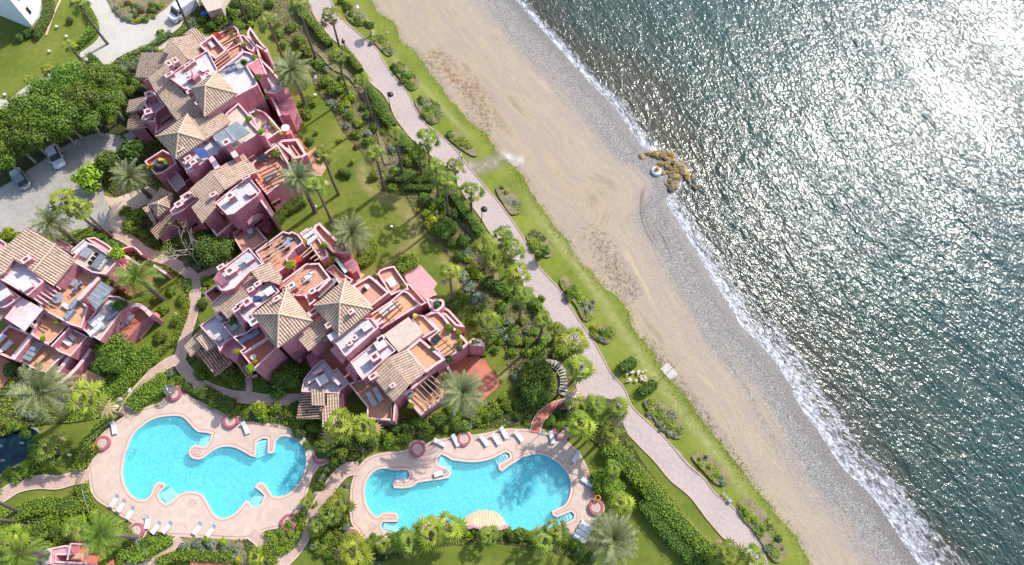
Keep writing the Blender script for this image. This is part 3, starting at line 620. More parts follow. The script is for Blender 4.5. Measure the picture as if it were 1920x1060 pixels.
def seaz(S, Tt, X):
    z = ZS + .05 + 0 * S; amp = np.clip(-S / 12, 0, 1)
    for k_, (ph, q, p2) in enumerate(WV):
        lam = 3.5 + 9 * q; kk = 6.283 / lam; th = (q - .45) * 1.1
        z = z + amp * .0012 * lam * np.sin(kk * (S * math.cos(th) + Tt * math.sin(th) * .8) + ph)
    return z
sgrid('sea', SS_, seaz, m)
# ------------------------------------------------------------------ plant meshes (shared between copies)
def orient(n):
    n = Vector(n).normalized(); a = n.orthogonal().normalized(); return a, n.cross(a), n
def leafquad(b, c, n, L, wd, m=0, rnd=None):
    rnd = rnd or random; a, t, n = orient(n); g = rnd.uniform(0, 6.283)
    d = a * math.cos(g) + t * math.sin(g); s = n.cross(d)
    b.add([c - d * L / 2, c + s * wd / 2 + n * .15 * L, c + d * L / 2, c - s * wd / 2 + n * .1 * L], [(0, 1, 2, 3)], m)
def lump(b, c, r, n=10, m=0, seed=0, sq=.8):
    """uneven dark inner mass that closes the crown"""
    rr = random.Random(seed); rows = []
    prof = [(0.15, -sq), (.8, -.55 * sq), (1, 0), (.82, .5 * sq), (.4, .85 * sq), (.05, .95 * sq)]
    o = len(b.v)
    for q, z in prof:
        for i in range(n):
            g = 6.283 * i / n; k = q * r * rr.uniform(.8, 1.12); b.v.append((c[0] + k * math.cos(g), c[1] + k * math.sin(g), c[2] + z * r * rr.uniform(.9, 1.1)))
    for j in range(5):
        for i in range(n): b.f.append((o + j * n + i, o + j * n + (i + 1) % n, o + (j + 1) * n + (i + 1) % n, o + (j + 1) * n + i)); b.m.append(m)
def bushmesh(name, mats, seed, n=520, lobes=6, leaf=.24, sq=.75, spread=.6, core=.66, mixp=0.0):
    """crown of radius 1: leaf faces over several lobes, dark core inside"""
    rr = random.Random(seed); b = MB(); ls = [(Vector((0, 0, .35 * sq)), .62)]
    for i in range(lobes):
        g = 6.283 * i / lobes + rr.uniform(-.4, .4); d = spread * rr.uniform(.7, 1.1)
        ls.append((Vector((d * math.cos(g), d * math.sin(g), rr.uniform(-.05, .45) * sq)), rr.uniform(.30, .52)))
    for i in range(n):
        c, r = rr.choices(ls, [q[1] ** 2 for q in ls])[0]
        d = Vector((rr.gauss(0, 1), rr.gauss(0, 1), rr.gauss(.35, 1))).normalized(); k = rr.uniform(.72, 1.16)
        p = c + Vector((d.x, d.y, d.z * sq)) * r * k
        if p.z < -.5 * sq: continue
        nn = d + Vector((rr.uniform(-.7, .7), rr.uniform(-.7, .7), rr.uniform(-.2, .9)))
        mi = 1 if len(mats) > 2 and rr.random() < mixp else 0
        leafquad(b, p, nn, leaf * rr.uniform(.7, 1.3), leaf * rr.uniform(.5, .85), mi, rr)
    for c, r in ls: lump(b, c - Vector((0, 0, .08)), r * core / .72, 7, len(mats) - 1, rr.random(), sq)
    return b.mesh(name, mats)
def fanleaf(b, base, dirv, R, rr, m=0, seg=7, droop=.35):
    """one palmate leaf: stalk, then a pleated fan of pointed segments held flatter than the stalk"""
    d = Vector(dirv).normalized(); h = Vector((d.x, d.y, 0)); h = h.normalized() if h.length > .05 else Vector((1, 0, 0)); side = Vector((-h.y, h.x, 0))
    el = math.asin(max(-1, min(1, d.z))); eb = el * .45 - .22 - droop * .5; hub = base + d * R * 1.08
    b.tube([base, base + d * R * .5 + Vector((0, 0, .05 * R)), hub], [.035, .03, .022], 3, 1, False)
    f = h * math.cos(eb) + Vector((0, 0, math.sin(eb))); up = side.cross(f); up = up if up.z > 0 else -up
    tw = rr.uniform(-.5, .5); side2 = side * math.cos(tw) + up * math.sin(tw); o = len(b.v); b.v.append(tuple(hub)); span = math.radians(rr.uniform(190, 250)); fr = R * rr.uniform(.58, .80)
    for i in range(seg * 2 + 1):
        g = -span / 2 + span * i / (seg * 2); k = 1 if i % 2 else .52; v = f * math.cos(g) + side2 * math.sin(g)
        q = hub + v * fr * k + up * (.09 * fr if i % 2 else -.05 * fr) - Vector((0, 0, 1)) * fr * (.18 + .3 * droop) * k; b.v.append(tuple(q))
    for i in range(seg * 2): b.f.append((o, o + 1 + i, o + 2 + i)); b.m.append(m)
def fanpalm(name, mat, seed, n=30, R=1.0, skirt=True):
    rr = random.Random(seed); b = MB()
    for i in range(n):
        t = (i + .5) / n; g = i * 2.39996 + rr.uniform(-.25, .25); el = math.radians(76 - 88 * t ** .9 + rr.uniform(-10, 10))
        d = Vector((math.cos(g) * math.cos(el), math.sin(g) * math.cos(el), math.sin(el)))
        fanleaf(b, Vector((0, 0, .2 - .3 * t)), d, R * rr.uniform(.78, 1.15) * (.75 + .3 * t), rr, 2 if t > .8 and rr.random() < .45 else 0, 7, .1 + .6 * t)
    if skirt:
        for i in range(8):
            g = rr.uniform(0, 6.28); el = math.radians(-62 + rr.uniform(-12, 12)); fanleaf(b, Vector((0, 0, -.3)), Vector((math.cos(g) * math.cos(el), math.sin(g) * math.cos(el), math.sin(el))), R * .6, rr, 2, 5, .9)
    return b.mesh(name, [mat, M['stalk'], M['dry']])
def datecrown(name, mat, seed, n=46, R=4.0, stiff=1.0, wide=.42, lf=20):
    rr = random.Random(seed); b = MB()
    for i in range(n):
        t = i / n; g = i * 2.39996 + rr.uniform(-.15, .15); el = math.radians(80 - 92 * t ** .75 + rr.uniform(-7, 7)); Lr = R * rr.uniform(.82, 1.08) * (1 - .18 * (1 - t))
        p = Vector((0, 0, .2 - .4 * t)); pts = [p.copy()]; K = 9; h = Vector((math.cos(g), math.sin(g), 0)); a = el
        for k in range(K):
            p = p + (h * math.cos(a) + Vector((0, 0, math.sin(a)))) * Lr / K; pts.append(p.copy()); a -= math.radians(7.5 + 5 * t) / stiff * (.6 + k * .12)
        b.tube(pts, [.07, .06, .05, .045, .04, .035, .03, .025, .02, .012], 3, 1, False)
        sd_ = Vector((-h.y, h.x, 0)); mi_ = 2 if t > .84 and rr.random() < .5 else 0
        for j in range(lf):
            f = .14 + .86 * (j + .5) / lf; x = f * K; k = min(int(x), K - 1); c = pts[k].lerp(pts[k + 1], x - k); tg = (pts[k + 1] - pts[k]).normalized(); up = sd_.cross(tg); 
            if up.z < 0: up = -up
            Ll = wide * R * .33 * math.sin(math.pi * min(1, .18 + f * .80)) + .12
            for sg in (-1, 1):
                dd = (sd_ * sg * .86 + tg * .55 + up * (.32 - .25 * t) + Vector((rr.uniform(-.12, .12), rr.uniform(-.12, .12), rr.uniform(-.1, .1)))).normalized(); w = tg * .05
                b.add([c - w, c + w, c + dd * Ll * .7 + w * .7 - Vector((0, 0, .04)), c + dd * Ll - Vector((0, 0, .12))], [(0, 1, 2, 3)], mi_)
    return b.mesh(name, [mat, M['stalk'], M['dry']])
def spiky(name, mat, seed, n=34, core=True):
    rr = random.Random(seed); b = MB()
    for i in range(n):
        t = i / n; g = i * 2.39996; el = math.radians(82 - 74 * t); d = Vector((math.cos(g) * math.cos(el), math.sin(g) * math.cos(el), math.sin(el))); s = Vector((-d.y, d.x, 0)).normalized() * .085
        e = d * rr.uniform(.8, 1.05); mdl = d * .5 + Vector((0, 0, .05)); e.z -= .12 * t
        b.add([s * .5, s * -.5, mdl - s, e, mdl + s], [(0, 1, 2, 3, 4)], 0)
    return b.mesh(name, [mat])
def trunkmesh(name, h, r0, r1, mat, bend=(0, 0), rings=8, bulge=1.0):
    b = MB(); pts = []; R = []
    for i in range(rings + 1):
        t = i / rings; pts.append(Vector((bend[0] * (t * t - t), bend[1] * (t * t - t), h * t))); R.append((r0 + (r1 - r0) * t ** .6) * (1 + (.05 if i % 2 else 0)) * (bulge if i >= rings - 1 else 1))
    b.tube(pts, R, 8, 0); return b.mesh(name, mat)
TR = {}
def trunk_for(kind, h, i):
    key = (kind, round(h * 2) / 2, i % 3)
    if key not in TR:
        hh = key[1]
        bd = ((0, 0), (.5, .3), (-.4, .5))[i % 3]
        TR[key] = (trunkmesh('palm_trunk', hh, .26, .15, M['trunk'], bd) if kind == 'fan' else trunkmesh('date_palm_trunk', hh, .36, .30, M['trunk'], (0, 0), 8, 1.5) if kind == 'date' else trunkmesh('tree_trunk', hh, .22, .12, M['trunklt'], bd)), hh
    return TR[key]
FAN = [fanpalm('fan_crown_%d' % k, M['palm'], 11 + k, 21) for k in range(3)]; FANY = [fanpalm('bright_fan_crown_%d' % k, M['palmy'], 31 + k, 20) for k in range(2)]
FANLOW = [fanpalm('low_fan_crown', M['palm'], 77, 22, 1, False), fanpalm('low_fan_crown', M['palmy'], 78, 22, 1, False)]
DATE = [datecrown('date_crown_%d' % k, M['date'], 51 + k) for k in range(2)]; DATEG = datecrown('green_date_crown', M['dategreen'], 61, 30, 4.0, 1, .55, 20)
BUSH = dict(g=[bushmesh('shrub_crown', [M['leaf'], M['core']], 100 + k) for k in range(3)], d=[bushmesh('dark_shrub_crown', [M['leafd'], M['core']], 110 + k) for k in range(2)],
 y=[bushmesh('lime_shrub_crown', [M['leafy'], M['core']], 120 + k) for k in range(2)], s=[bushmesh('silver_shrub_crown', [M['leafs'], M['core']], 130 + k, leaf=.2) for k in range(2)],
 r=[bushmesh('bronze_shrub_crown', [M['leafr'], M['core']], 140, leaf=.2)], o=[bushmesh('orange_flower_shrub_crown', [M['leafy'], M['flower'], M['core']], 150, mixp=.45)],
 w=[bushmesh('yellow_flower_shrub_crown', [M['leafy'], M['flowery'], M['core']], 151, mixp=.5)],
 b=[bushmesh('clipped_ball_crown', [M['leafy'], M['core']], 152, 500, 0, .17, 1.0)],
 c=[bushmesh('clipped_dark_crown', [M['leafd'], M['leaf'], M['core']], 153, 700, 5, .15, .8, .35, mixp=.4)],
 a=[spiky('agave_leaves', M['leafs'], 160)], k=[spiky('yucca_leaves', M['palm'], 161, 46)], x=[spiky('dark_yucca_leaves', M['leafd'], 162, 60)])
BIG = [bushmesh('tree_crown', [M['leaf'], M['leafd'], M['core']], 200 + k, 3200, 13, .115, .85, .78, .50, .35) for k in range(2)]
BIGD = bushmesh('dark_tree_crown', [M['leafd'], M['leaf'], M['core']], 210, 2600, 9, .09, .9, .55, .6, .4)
def crownparts(t, h, me, r, tr, i, nm='crown'):
    child('trunk', tr[0], t, (0, 0, 0), (0, 0, 0), (1, 1, h / tr[1]))
    child(nm, me, t, (0, 0, h), (0, 0, random.uniform(0, 6.28)), (r, r, r))
PALMC = [0]
def zone_plants(items, where, group, axis, builder):
    """items: (u, v, ...) crown pixels; labelled in order down (or across) the photo"""
    items = sorted(items, key=lambda q: q[axis]); n = len(items)
    for i, it in enumerate(items):
        order = ('%s from the %s' % (nth(i), 'top' if axis else 'left')) if n > 2 else ('upper of the two' if axis else 'left of the two') if n == 2 and i == 0 else ('lower of the two' if axis else 'right of the two') if n == 2 else 'the only one'
        builder(it, where, group, order, i)
def fan_builder(it, where, group, order, i):
    u, v, h, r = it[:4]; k = it[4] if len(it) > 4 else 'n'; w = W(u, v, h); PALMC[0] += 1; j = PALMC[0]
    lab = {'n': 'slender fan palm with tufted green crown', 'y': 'fan palm with bright yellow-green crown', 'l': 'low fan palm with spreading green leaves', 'm': 'low bright fan palm with spreading leaves'}[k]
    t = thing('fan_palm', (w.x, w.y, 0), '%s %s, %s' % (lab, where, order), 'palm tree', group)
    me = {'n': FAN[j % 3], 'y': FANY[j % 2], 'l': FANLOW[0], 'm': FANLOW[1]}[k]; crownparts(t, h, me, r * random.uniform(.9, 1.1) / 1.5, trunk_for('fan', h, j), j)
def date_builder(it, where, group, order, i):
    u, v, h, r = it[:4]; w = W(u, v, h); PALMC[0] += 1; j = PALMC[0]
    t = thing('date_palm', (w.x, w.y, 0), it[5], 'palm tree', 'date palms around the villas')
    crownparts(t, h, DATEG if it[4] == 'g' else DATE[j % 2], r / 4.0, trunk_for('date', h, 0), j)
# crown pixel u, v, height m, crown radius m
PROM = [(503,40,9,1.9),(560,10,12,2),(620,30,9.5,1.9),(634,106,10,1.6),(679,151,10,1.5),(741,255,11,1.5),(703,288,10.5,1.5),(801,260,9,2.0),(816,315,9,1.7),(852,312,8.5,1.7),(836,340,11,1.7),(883,360,7,2.0),(606,289,11.5,1.6),(592,349,11.5,1.7),(785,288,6,1.4,'l')]
zone_plants(PROM, 'beside the promenade', 'fan palms in the seaside garden', 1, fan_builder)
MID = [(908,462,8,2.1),(926,487,7,1.9),(961,470,8,1.9),(969,513,8,2.0,'y'),(842,510,11,1.7,'y'),(982,555,11,1.6),(1019,600,9,1.6),(914,604,11,1.8),(1076,641,7,2.1,'y'),(1089,689,7,2.0,'y'),(1045,618,6,1.3),(945,440,5,1.5,'l')]
zone_plants(MID, 'between lawn and promenade', 'fan palms between lawn and promenade', 1, fan_builder)
GATE = [(1158,766,8,1.9),(1117,762,8,1.8),(1087,768,7,1.7),(1087,797,8.8,1.9,'y'),(1143,811,6,2.0),(1162,943,6,1.7,'y'),(1120,790,6,1.5)]
zone_plants(GATE, 'near the gatehouse', 'fan palms near the gatehouse', 1, fan_builder)
LOW = [(664,1040,5,2.2,'y'),(767,1014,4,1.9),(808,1002,5,2.0,'y'),(842,993,5,2.2,'y'),(1019,1016,4,1.7),(1041,995,4,1.6),(635,945,3,1.9,'l'),(615,965,3,1.6,'l'),(1362,1040,5,2.1),(1411,1046,5,1.8),(655,1015,2.5,1.4,'l'),(720,1020,3,1.5,'l'),(915,1005,2.5,1.5,'l'),(595,985,2.5,1.4,'l'),(480,1045,2,1.2,'m'),(578,942,2,1.1,'l')]
zone_plants(LOW, 'below the swimming pools', 'fan palms below the pools', 0, fan_builder)
VIL = [(119,375,9,1.9,'y'),(150,391,9,2.0,'y'),(164,752,9,2.9,'y'),(639,800,7,2.2,'y'),(682,803,7,2.0,'y'),(131,86,6,1.2,'y'),(90,132,3,1.0,'m'),(56,150,3,1.0,'m'),(148,8,9,1.7),(95,845,3,2.2,'l'),(139,992,3,1.5,'l'),(700,812,3,1.6,'l'),(20,1010,5,1.6,'m'),(1150,880,3,1.3,'l')]
zone_plants(VIL, 'close to the pink villas', 'fan palms close to the villas', 0, fan_builder)
for u, v, h, r, k, lab in [(660,440,8,4.0,'n','large blue-green date palm above the round hedge on the lawn'),(549,135,9,4.3,'n','large date palm leaning over the upper villa patio corner'),(247,333,6,3.6,'n','blue-green date palm beside the forecourt and round tree'),
  (562,335,10,3.8,'n','olive date palm beside the upper villa red seating'),(868,738,9,4.2,'n','date palm standing over the red patio corner'),(1148,1010,7,4.6,'n','big pale date palm right of the lower sunbeds'),(80,736,9,5.0,'n','huge blue-green date palm in front of the left villa'),
  (97,418,8,3.4,'n','blue-green date palm above the left villa tiled roof'),(258,522,8,3.8,'g','bright green feather palm over the left villa pergola'),(190,1003,9,3.4,'g','lime feather palm over the bottom left patio'),(40,1040,8,3.0,'g','lime feather palm at the bottom left corner of the photo')]:
    date_builder((u, v, h, r, k, lab), '', '', '', 0)
# palms whose crowns stand outside the frame, trunks leaning in
for (bu, bv), (tu, tv), lab in [((355,55),(318,-30),'tall bare palm trunk between the white van and upper villa'),((463,42),(438,-30),'tall bare palm trunk beside the upper villa hedge'),((41,962),(-40,925),'grey palm trunk entering the left edge, upper of three'),((37,978),(-45,972),'grey palm trunk entering the left edge, middle of three'),((66,1028),(-20,1016),'grey palm trunk entering the left edge, lowest of three'),((10,215),(-45,175),'thin palm trunk at the left edge beside the pale path')]:
    w = W(bu, bv, 0); t = thing('tall_palm', (w.x, w.y, 0), lab, 'palm tree'); h = 12.0; q = W(tu, tv, h)
    b = MB(); b.tube([Vector((w.x, w.y, 0)), Vector((w.x, w.y, 0)).lerp(q, .5), q], [.24, .19, .17], 8, 0); b.obj('trunk', M['trunk'], t)
    child('crown', FAN[1], t, q - Vector((w.x, w.y, 0)), (0, 0, 1), (1.1,) * 3)

ALLSH = []
SHN = dict(g='leafy green shrub', d='dark green shrub', y='lime green shrub', s='silvery grey-green shrub', r='bronze leaved shrub', o='orange flowering shrub', w='yellow flowering shrub', b='clipped round yellow-green ball bush', c='clipped rounded dark bush', a='silver agave rosette', k='spiky green yucca', x='dark spiky yucca')
SHK = dict(a='agave', k='yucca', x='yucca', b='topiary')
def shrubs(data, where, group, axis=1):
    """'type u,v,radius_px[,height factor]' groups; every shrub its own thing, label orders by type down the photo"""
    byt = {}
    for tok in data.split(';'):
        tok = tok.split()
        for q in tok[1:]:
            a = [float(x) for x in q.split(',')]; byt.setdefault(tok[0], []).append(a)
    for ty, L_ in byt.items():
        L_.sort(key=lambda a: a[axis])
        for i, a in enumerate(L_):
            u, v, rp = a[:3]; r = rp * 95 / F * 1.02 / .93; hf = a[3] if len(a) > 3 else 1; zc = .45 * r * hf if ty not in 'akx' else 0
            if rp < 2: continue
            w = W(u, v, zc + .3 * r); me = random.choice(BUSH[ty])
            if on_path(w.x, w.y, .15): continue
            order = '%s from the %s' % (nth(i), 'top' if axis else 'left') if len(L_) > 1 else 'the only one'
            o = bpy.data.objects.new({'agave': 'agave', 'yucca': 'yucca', 'topiary': 'topiary_ball'}.get(SHK.get(ty), 'shrub'), me); col.objects.link(o)
            o.location = (w.x, w.y, zc); o.rotation_euler = (0, 0, random.uniform(0, 6.28)); o.scale = (r * random.uniform(.92, 1.08), r * random.uniform(.92, 1.08), r * hf * random.uniform(.85, 1.1))
            sz = 'small ' if rp < 7 else 'big ' if rp > 16 else ''
            tag(o, '%s%s %s, %s' % (sz, SHN[ty], where, order), SHK.get(ty, 'shrub'), group)
            if o.name.startswith('shrub'): ALLSH.append((rp, o))
shrubs('g 520,60,14 545,50,13 560,75,14 575,92,15 598,120,14 610,150,15 628,165,17 640,200,12 668,250,11 690,265,12 700,330,11 730,300,10 760,300,13 715,245,10 740,320,11 775,330,12 690,215,11 655,215,11 560,205,14,.8 575,212,12,.8 590,118,8 480,20,14 505,5,13;'
 'y 645,160,14 655,180,13 648,195,11 672,230,10 570,195,10 636,262,6 720,245,9 735,350,9 800,400,9 810,430,8 545,215,9 560,100,9;'
 'd 602,105,12 615,120,12 590,90,11 530,85,9 755,325,15 785,335,14 810,340,12 640,145,9 790,300,11 765,345,11 680,200,9 700,240,10;'
 's 632,200,13,.5 645,205,12,.5 620,190,9,.5 610,130,9 690,250,9 735,280,8 650,235,8 715,290,8 700,225,8;r 625,110,8 600,100,7 668,275,6 640,90,6;b 594,247,7.5 661,303,7.5;c 580,263,12 652,325,12 640,322,11;o 618,80,7;k 607,165,9 655,140,8', 'in the seaside garden', 'shrubs in the seaside garden')
shrubs('g 795,370,13 815,385,12 840,395,11 860,420,13 880,430,12 900,440,12 950,455,11 870,560,12 885,600,11 905,625,12 950,545,14 935,600,13 960,620,13 990,640,12 1010,660,14 1000,620,11 1020,640,12 1045,660,12 985,700,13 960,660,10 1030,720,13 935,640,11 905,580,12 1000,575,10 1015,560,9 862,555,10 930,655,9 1030,700,12;'
 'y 805,405,10 830,410,9 815,395,8 885,500,11 878,485,10 895,515,12 970,640,10 980,600,9 940,570,9 990,660,10 1040,640,9 910,535,8;'
 'd 800,375,15 825,380,14 850,400,14 870,450,15 915,530,16 935,540,14 845,455,12 840,575,13 855,570,13 1010,590,12 975,570,12 960,640,11 990,750,15 1010,720,14 1000,735,15 1020,745,12 975,735,12 940,580,11 1055,665,11 860,480,12;'
 's 868,515,12,.5 880,535,13,.5 892,555,13,.5 900,578,12,.5 908,600,12,.5 945,625,14,.6 955,605,10 880,475,10 930,615,9 965,705,8 905,550,10,.5 990,620,9;x 862,475,12 950,560,13 985,645,13 1000,705,16 1020,705,16 1045,610,9 1010,690,12;k 850,465,11 878,455,12 945,545,10 1055,625,9 1000,650,10;w 812,412,9 800,420,7 830,398,5;o 783,395,5', 'between lawn and promenade', 'shrubs between lawn and promenade')
shrubs('g 400,20,16 420,15,15 440,25,15 410,35,15 425,50,12 380,35,12 300,60,9 235,140,14 250,150,13 222,165,15 240,170,14 210,185,14 255,190,10 240,210,10 195,170,14;d 440,8,15 460,15,13 470,30,13 395,48,12 415,60,10 262,165,12 200,160,12 270,150,8 130,38,9 50,62,12 70,62,12;y 292,92,7 205,222,10,.7 210,205,8 470,45,9 446,50,8 230,95,1;s 228,130,12,.7 245,122,12,.7 258,112,9,.7 285,93,7 240,60,1;c 35,70,12 85,55,10;w 375,57,5;b 70,70,7', 'around the driveway', 'shrubs around the driveway')
shrubs('s 216,15,7 222,25,7 232,33,7 242,38,6 260,12,8 250,20,7;r 238,5,8 265,20,8 290,22,7 275,30,6;g 250,10,8 272,35,8 298,12,8 285,8,8;w 230,10,5 258,38,6 306,9,5;d 255,28,7 280,18,8;y 288,30,6 262,38,6', 'in the flower island of the driveway', 'plants in the driveway island', 0)
shrubs('g 253,405,17 240,420,14 255,432,12 235,395,12 270,440,10 205,665,16 190,655,14 220,680,15 235,690,13 215,650,12 195,685,11 300,630,13 315,640,9 330,600,11 340,560,11 320,545,10 290,560,9 305,580,10 345,520,8 285,470,9 250,450,8 130,445,8 165,435,9 300,690,9 275,660,9 395,630,9 405,550,9 385,525,10 480,650,11 400,690,16 425,700,15 440,715,13 375,700,12 360,690,9 530,715,17 545,700,13 520,735,14 490,715,12 390,640,8 555,690,10;'
 'y 15,437,14,.9 140,440,9 185,445,8 205,455,7 5,500,1 390,528,9 398,540,8 248,452,7 370,585,9 472,698,6 497,700,1 300,705,8 460,655,5;d 375,455,16 395,470,17 415,480,15 360,480,12 290,450,13 300,470,10 385,440,12 430,470,12 320,460,9 600,700,12 340,495,9 460,665,9 415,690,12 590,775,13 610,770,10 500,725,12 20,690,15 50,690,15 60,660,12 110,700,9 190,690,14 150,690,9;'
 's 350,490,9 370,500,9 320,700,8 335,690,8 55,780,10;b 487,768,17 434,780,8 379,569,1;c 378,569,13', 'beside the garden paths', 'shrubs beside the garden paths')
shrubs('g 335,710,9 320,720,9 385,745,10 400,755,10 420,765,10 440,770,12 460,775,12 515,765,12 540,775,13 560,790,13 585,800,12 700,825,13 730,825,14 760,820,12 850,790,12 870,800,12 890,785,12 915,780,11 930,770,12 950,760,12 975,755,12 1020,760,10 1035,790,11 1050,800,10 690,790,14 715,790,12 780,790,12 800,805,12 835,800,10 600,830,12 575,835,9 640,850,12 625,870,9 495,785,9;'
 'y 487,770,16,1 845,765,10 860,775,10 895,765,10 945,745,9 470,765,6 1015,800,8 905,775,9;d 350,725,10 365,735,9 450,750,13 500,750,9 555,765,14 580,780,14 655,830,12 740,800,13 765,800,13 820,790,13 600,850,11 660,800,12 790,815,9 875,780,10 560,810,12 615,850,10 970,780,9 1045,775,9;s 560,765,8 880,795,9 895,790,7 530,780,7 830,795,8 760,815,7;x 590,815,12 905,790,9 575,795,9;k 548,790,9 870,770,8;c 857,800,15', 'between villa and pools', 'shrubs between central villa and pools', 0)
shrubs('g 20,985,12 50,1000,14 75,1005,13 100,980,12 120,990,12 165,1000,13 185,1015,12 200,990,11 220,990,10 90,1030,13 60,1010,12 110,1015,12 130,1035,10 0,960,9 240,1000,10 260,1035,11 300,1045,10 225,1050,10 205,1040,9 65,870,15,1 85,860,12 30,895,11 50,885,12 40,905,9 285,1015,9;y 150,975,11 175,965,10 195,975,9 215,1000,9 205,1010,9 10,1030,12 35,1050,12 80,1045,9 180,1030,9 195,1050,9 240,1015,9 100,965,9 125,970,10 20,905,8 10,910,8;d 100,1000,11 130,1005,11 235,1015,9 270,1025,9 90,830,13 60,840,10 105,850,12;s 125,980,8 150,985,8 40,1060,9 345,1025,9 370,1020,9 395,1022,9 420,1025,8 440,1030,8 350,1038,8 375,1035,8 400,1040,8 435,1045,8 255,1015,8 270,1028,8 60,780,6;b 286,1014,7 387,1013,8 419,1016,9;k 140,990,11 85,865,11;w 80,878,6 445,1050,6;o 97,985,4', 'in the bottom left gardens', 'shrubs in the bottom left gardens', 0)
shrubs('g 525,1000,9 540,985,9 555,975,8 530,1015,8 560,990,7 595,930,9 600,910,8 615,895,8 640,890,10 625,920,9 640,975,10 700,1010,9 690,1020,10 740,1010,12 780,1010,10 870,995,9 890,990,9 930,1000,11 950,995,9 975,1000,11 990,1005,9 1060,1010,10 1075,1020,10 1090,1030,9 600,1030,11 620,1040,11 610,1010,10 590,1005,9 640,1030,9 1135,920,12,1 1150,900,10 1120,905,12 1165,970,8;y 545,1000,7 515,1010,7 630,905,8 875,1000,7 590,1020,8 625,1055,12 660,1010,9 1125,915,12 1000,1000,6;d 600,945,10 620,980,10 690,1035,12 720,1030,12 755,1030,9 1050,1005,10 1085,1035,11 1110,1045,10 900,1000,9 960,1005,10 1000,1020,9;s 605,925,6 650,910,6 648,930,6 1060,1000,9 592,1000,9 650,990,7 645,960,6 590,1025,8;w 996,1012,6;k 885,1003,10 1140,915,12 700,1030,13;x 715,1040,11 625,1030,10;r 555,1000,5', 'around and below the two pools', 'shrubs around and below the pools', 0)
# beds of the coastal lawn
shrubs('g 650,8,9 640,0,9 668,35,7 675,40,6 658,25,8 745,130,9 760,140,11 755,150,9 790,190,8 795,215,8 802,205,6 1000,465,8 1012,478,8 1020,475,6 1070,550,11 1075,540,9 1065,558,9 1130,622,8 1140,628,7;y 700,75,6 715,78,6 770,155,7 845,253,7 855,262,6 868,270,6 942,350,6 950,360,6 995,455,7 1085,555,7 1118,618,7 1135,632,6 1240,780,6 1260,800,7 1250,790,6 1330,875,6 1345,890,6 1400,960,8 1415,975,7 1430,990,7 1390,950,6;'
 's 695,80,6 720,92,5 730,97,5 768,160,5 1095,570,6 1108,575,6 1100,585,6 1112,565,5 1125,635,6 1135,640,5 1215,775,5 1225,780,5 1235,795,5 1240,805,5 1255,815,5 1265,815,5 1352,895,5 1355,905,6 1420,990,5 1440,1030,7 1425,950,1;o 1115,615,6 1112,622,5;x 1310,862,7 1322,858,8 1330,870,6 1270,790,1 1450,1015,7 1465,1030,6;d 685,42,6 740,125,8 650,15,7 788,185,7 1460,1010,7 1445,1025,6;k 670,42,7 735,125,8 1020,465,8 1345,885,6;w 1112,612,5;r 655,12,7', 'in a coastal lawn bed', 'plants in the coastal lawn beds')
# the small shrubs past the largest 292 go into one object
ALLSH.sort(key=lambda q: -q[0]); vs, fs, mi, mats_, off = [], [], [], [], 0
for rp, o in ALLSH[292:]:
    me = o.data; n = len(me.vertices); c = np.zeros(n * 3, dtype=np.float32); me.vertices.foreach_get('co', c); mw = np.array(o.matrix_basis); q = c.reshape(-1, 3) @ mw[:3, :3].T + mw[:3, 3]
    for mt in me.materials:
        if mt not in mats_: mats_.append(mt)
    vs += [tuple(x) for x in q]; fs += [tuple(i + off for i in f.vertices) for f in me.polygons]; mi += [mats_.index(me.materials[f.material_index]) for f in me.polygons]; off += n
    bpy.data.objects.remove(o)
b = MB(); b.v, b.f, b.m = vs, fs, mi; tag(b.obj('small_shrubs', mats_), kind='stuff')
def balltree(u, v, h, r, me, lab, cat='tree', hk=1.0, nm='tree'):
    w = W(u, v, h); t = thing(nm, (w.x, w.y, 0), lab, cat); tr = trunk_for('tree', max(1, h - r * .3), 0)
    child('trunk', tr[0], t, (0, 0, 0), (0, 0, 0), (1, 1, h / tr[1])); child('crown', me, t, (0, 0, h), (0, 0, random.uniform(0, 6)), (r, r, r * hk)); return t
balltree(206,305,2.6,2.5,BUSH['c'][0],'round clipped grey-green tree between car park and date palm')
balltree(170,336,2.4,2.4,BUSH['y'][1],'round lime green tree at the car park corner')
balltree(245,285,2.5,2.1,BUSH['d'][0],'dark bushy tree against the upper villa side wall')
balltree(693,50,2.2,1.0,BUSH['d'][1],'small windswept tree on the coastal lawn casting shadow on promenade')
balltree(1022,468,2.2,.9,BUSH['g'][1],'small tree in the round bed beside a promenade shadow')
balltree(446,50,4,1.1,BUSH['g'][2],'green tree beside the upper villa dark pergola')
for i, (u, v, r, h, k) in enumerate([(12,238,2.5,6,0),(52,210,2.8,6.5,0),(88,178,2.6,6,1),(128,155,2.7,6.5,0),(172,150,2.5,6,1),(30,272,2.4,5,1),(72,240,2.9,6.5,0),(108,212,2.9,7,0),(150,190,2.7,6.5,1),(5,295,2.3,4.5,0),(58,262,2.0,5,1),(112,240,2.1,5,0),(163,222,2.2,5,1),(-18,270,2.6,6,0),(205,190,2.3,5,0),(208,150,2.3,5,1)]):
    balltree(u, v, h, r, BIG[k], 'bushy green tree in the dense grove above the car park, %s from the left edge' % nth(sorted([12,52,88,128,172,30,72,108,150,5,58,112,163,-18,205,208]).index([12,52,88,128,172,30,72,108,150,5,58,112,163,-18,205,208][i])))['group'] = 'trees of the grove above the car park'
for u, v, r, h, lab in [(890,725,1.2,1.2,'x')][:0]: pass
balltree(215,668,2.4,2.4,BIG[0],'bushy green tree between the left villa and its orange patio')
balltree(400,470,3,2.8,BIGD,'dark tree in the shade between the two villas')
balltree(1003,735,1.6,2.2,BIGD,'dark feathery tree inside the curved stepping stone path')
balltree(1005,705,2,2.6,BIGD,'dark olive tree above the curved stepping stone path')
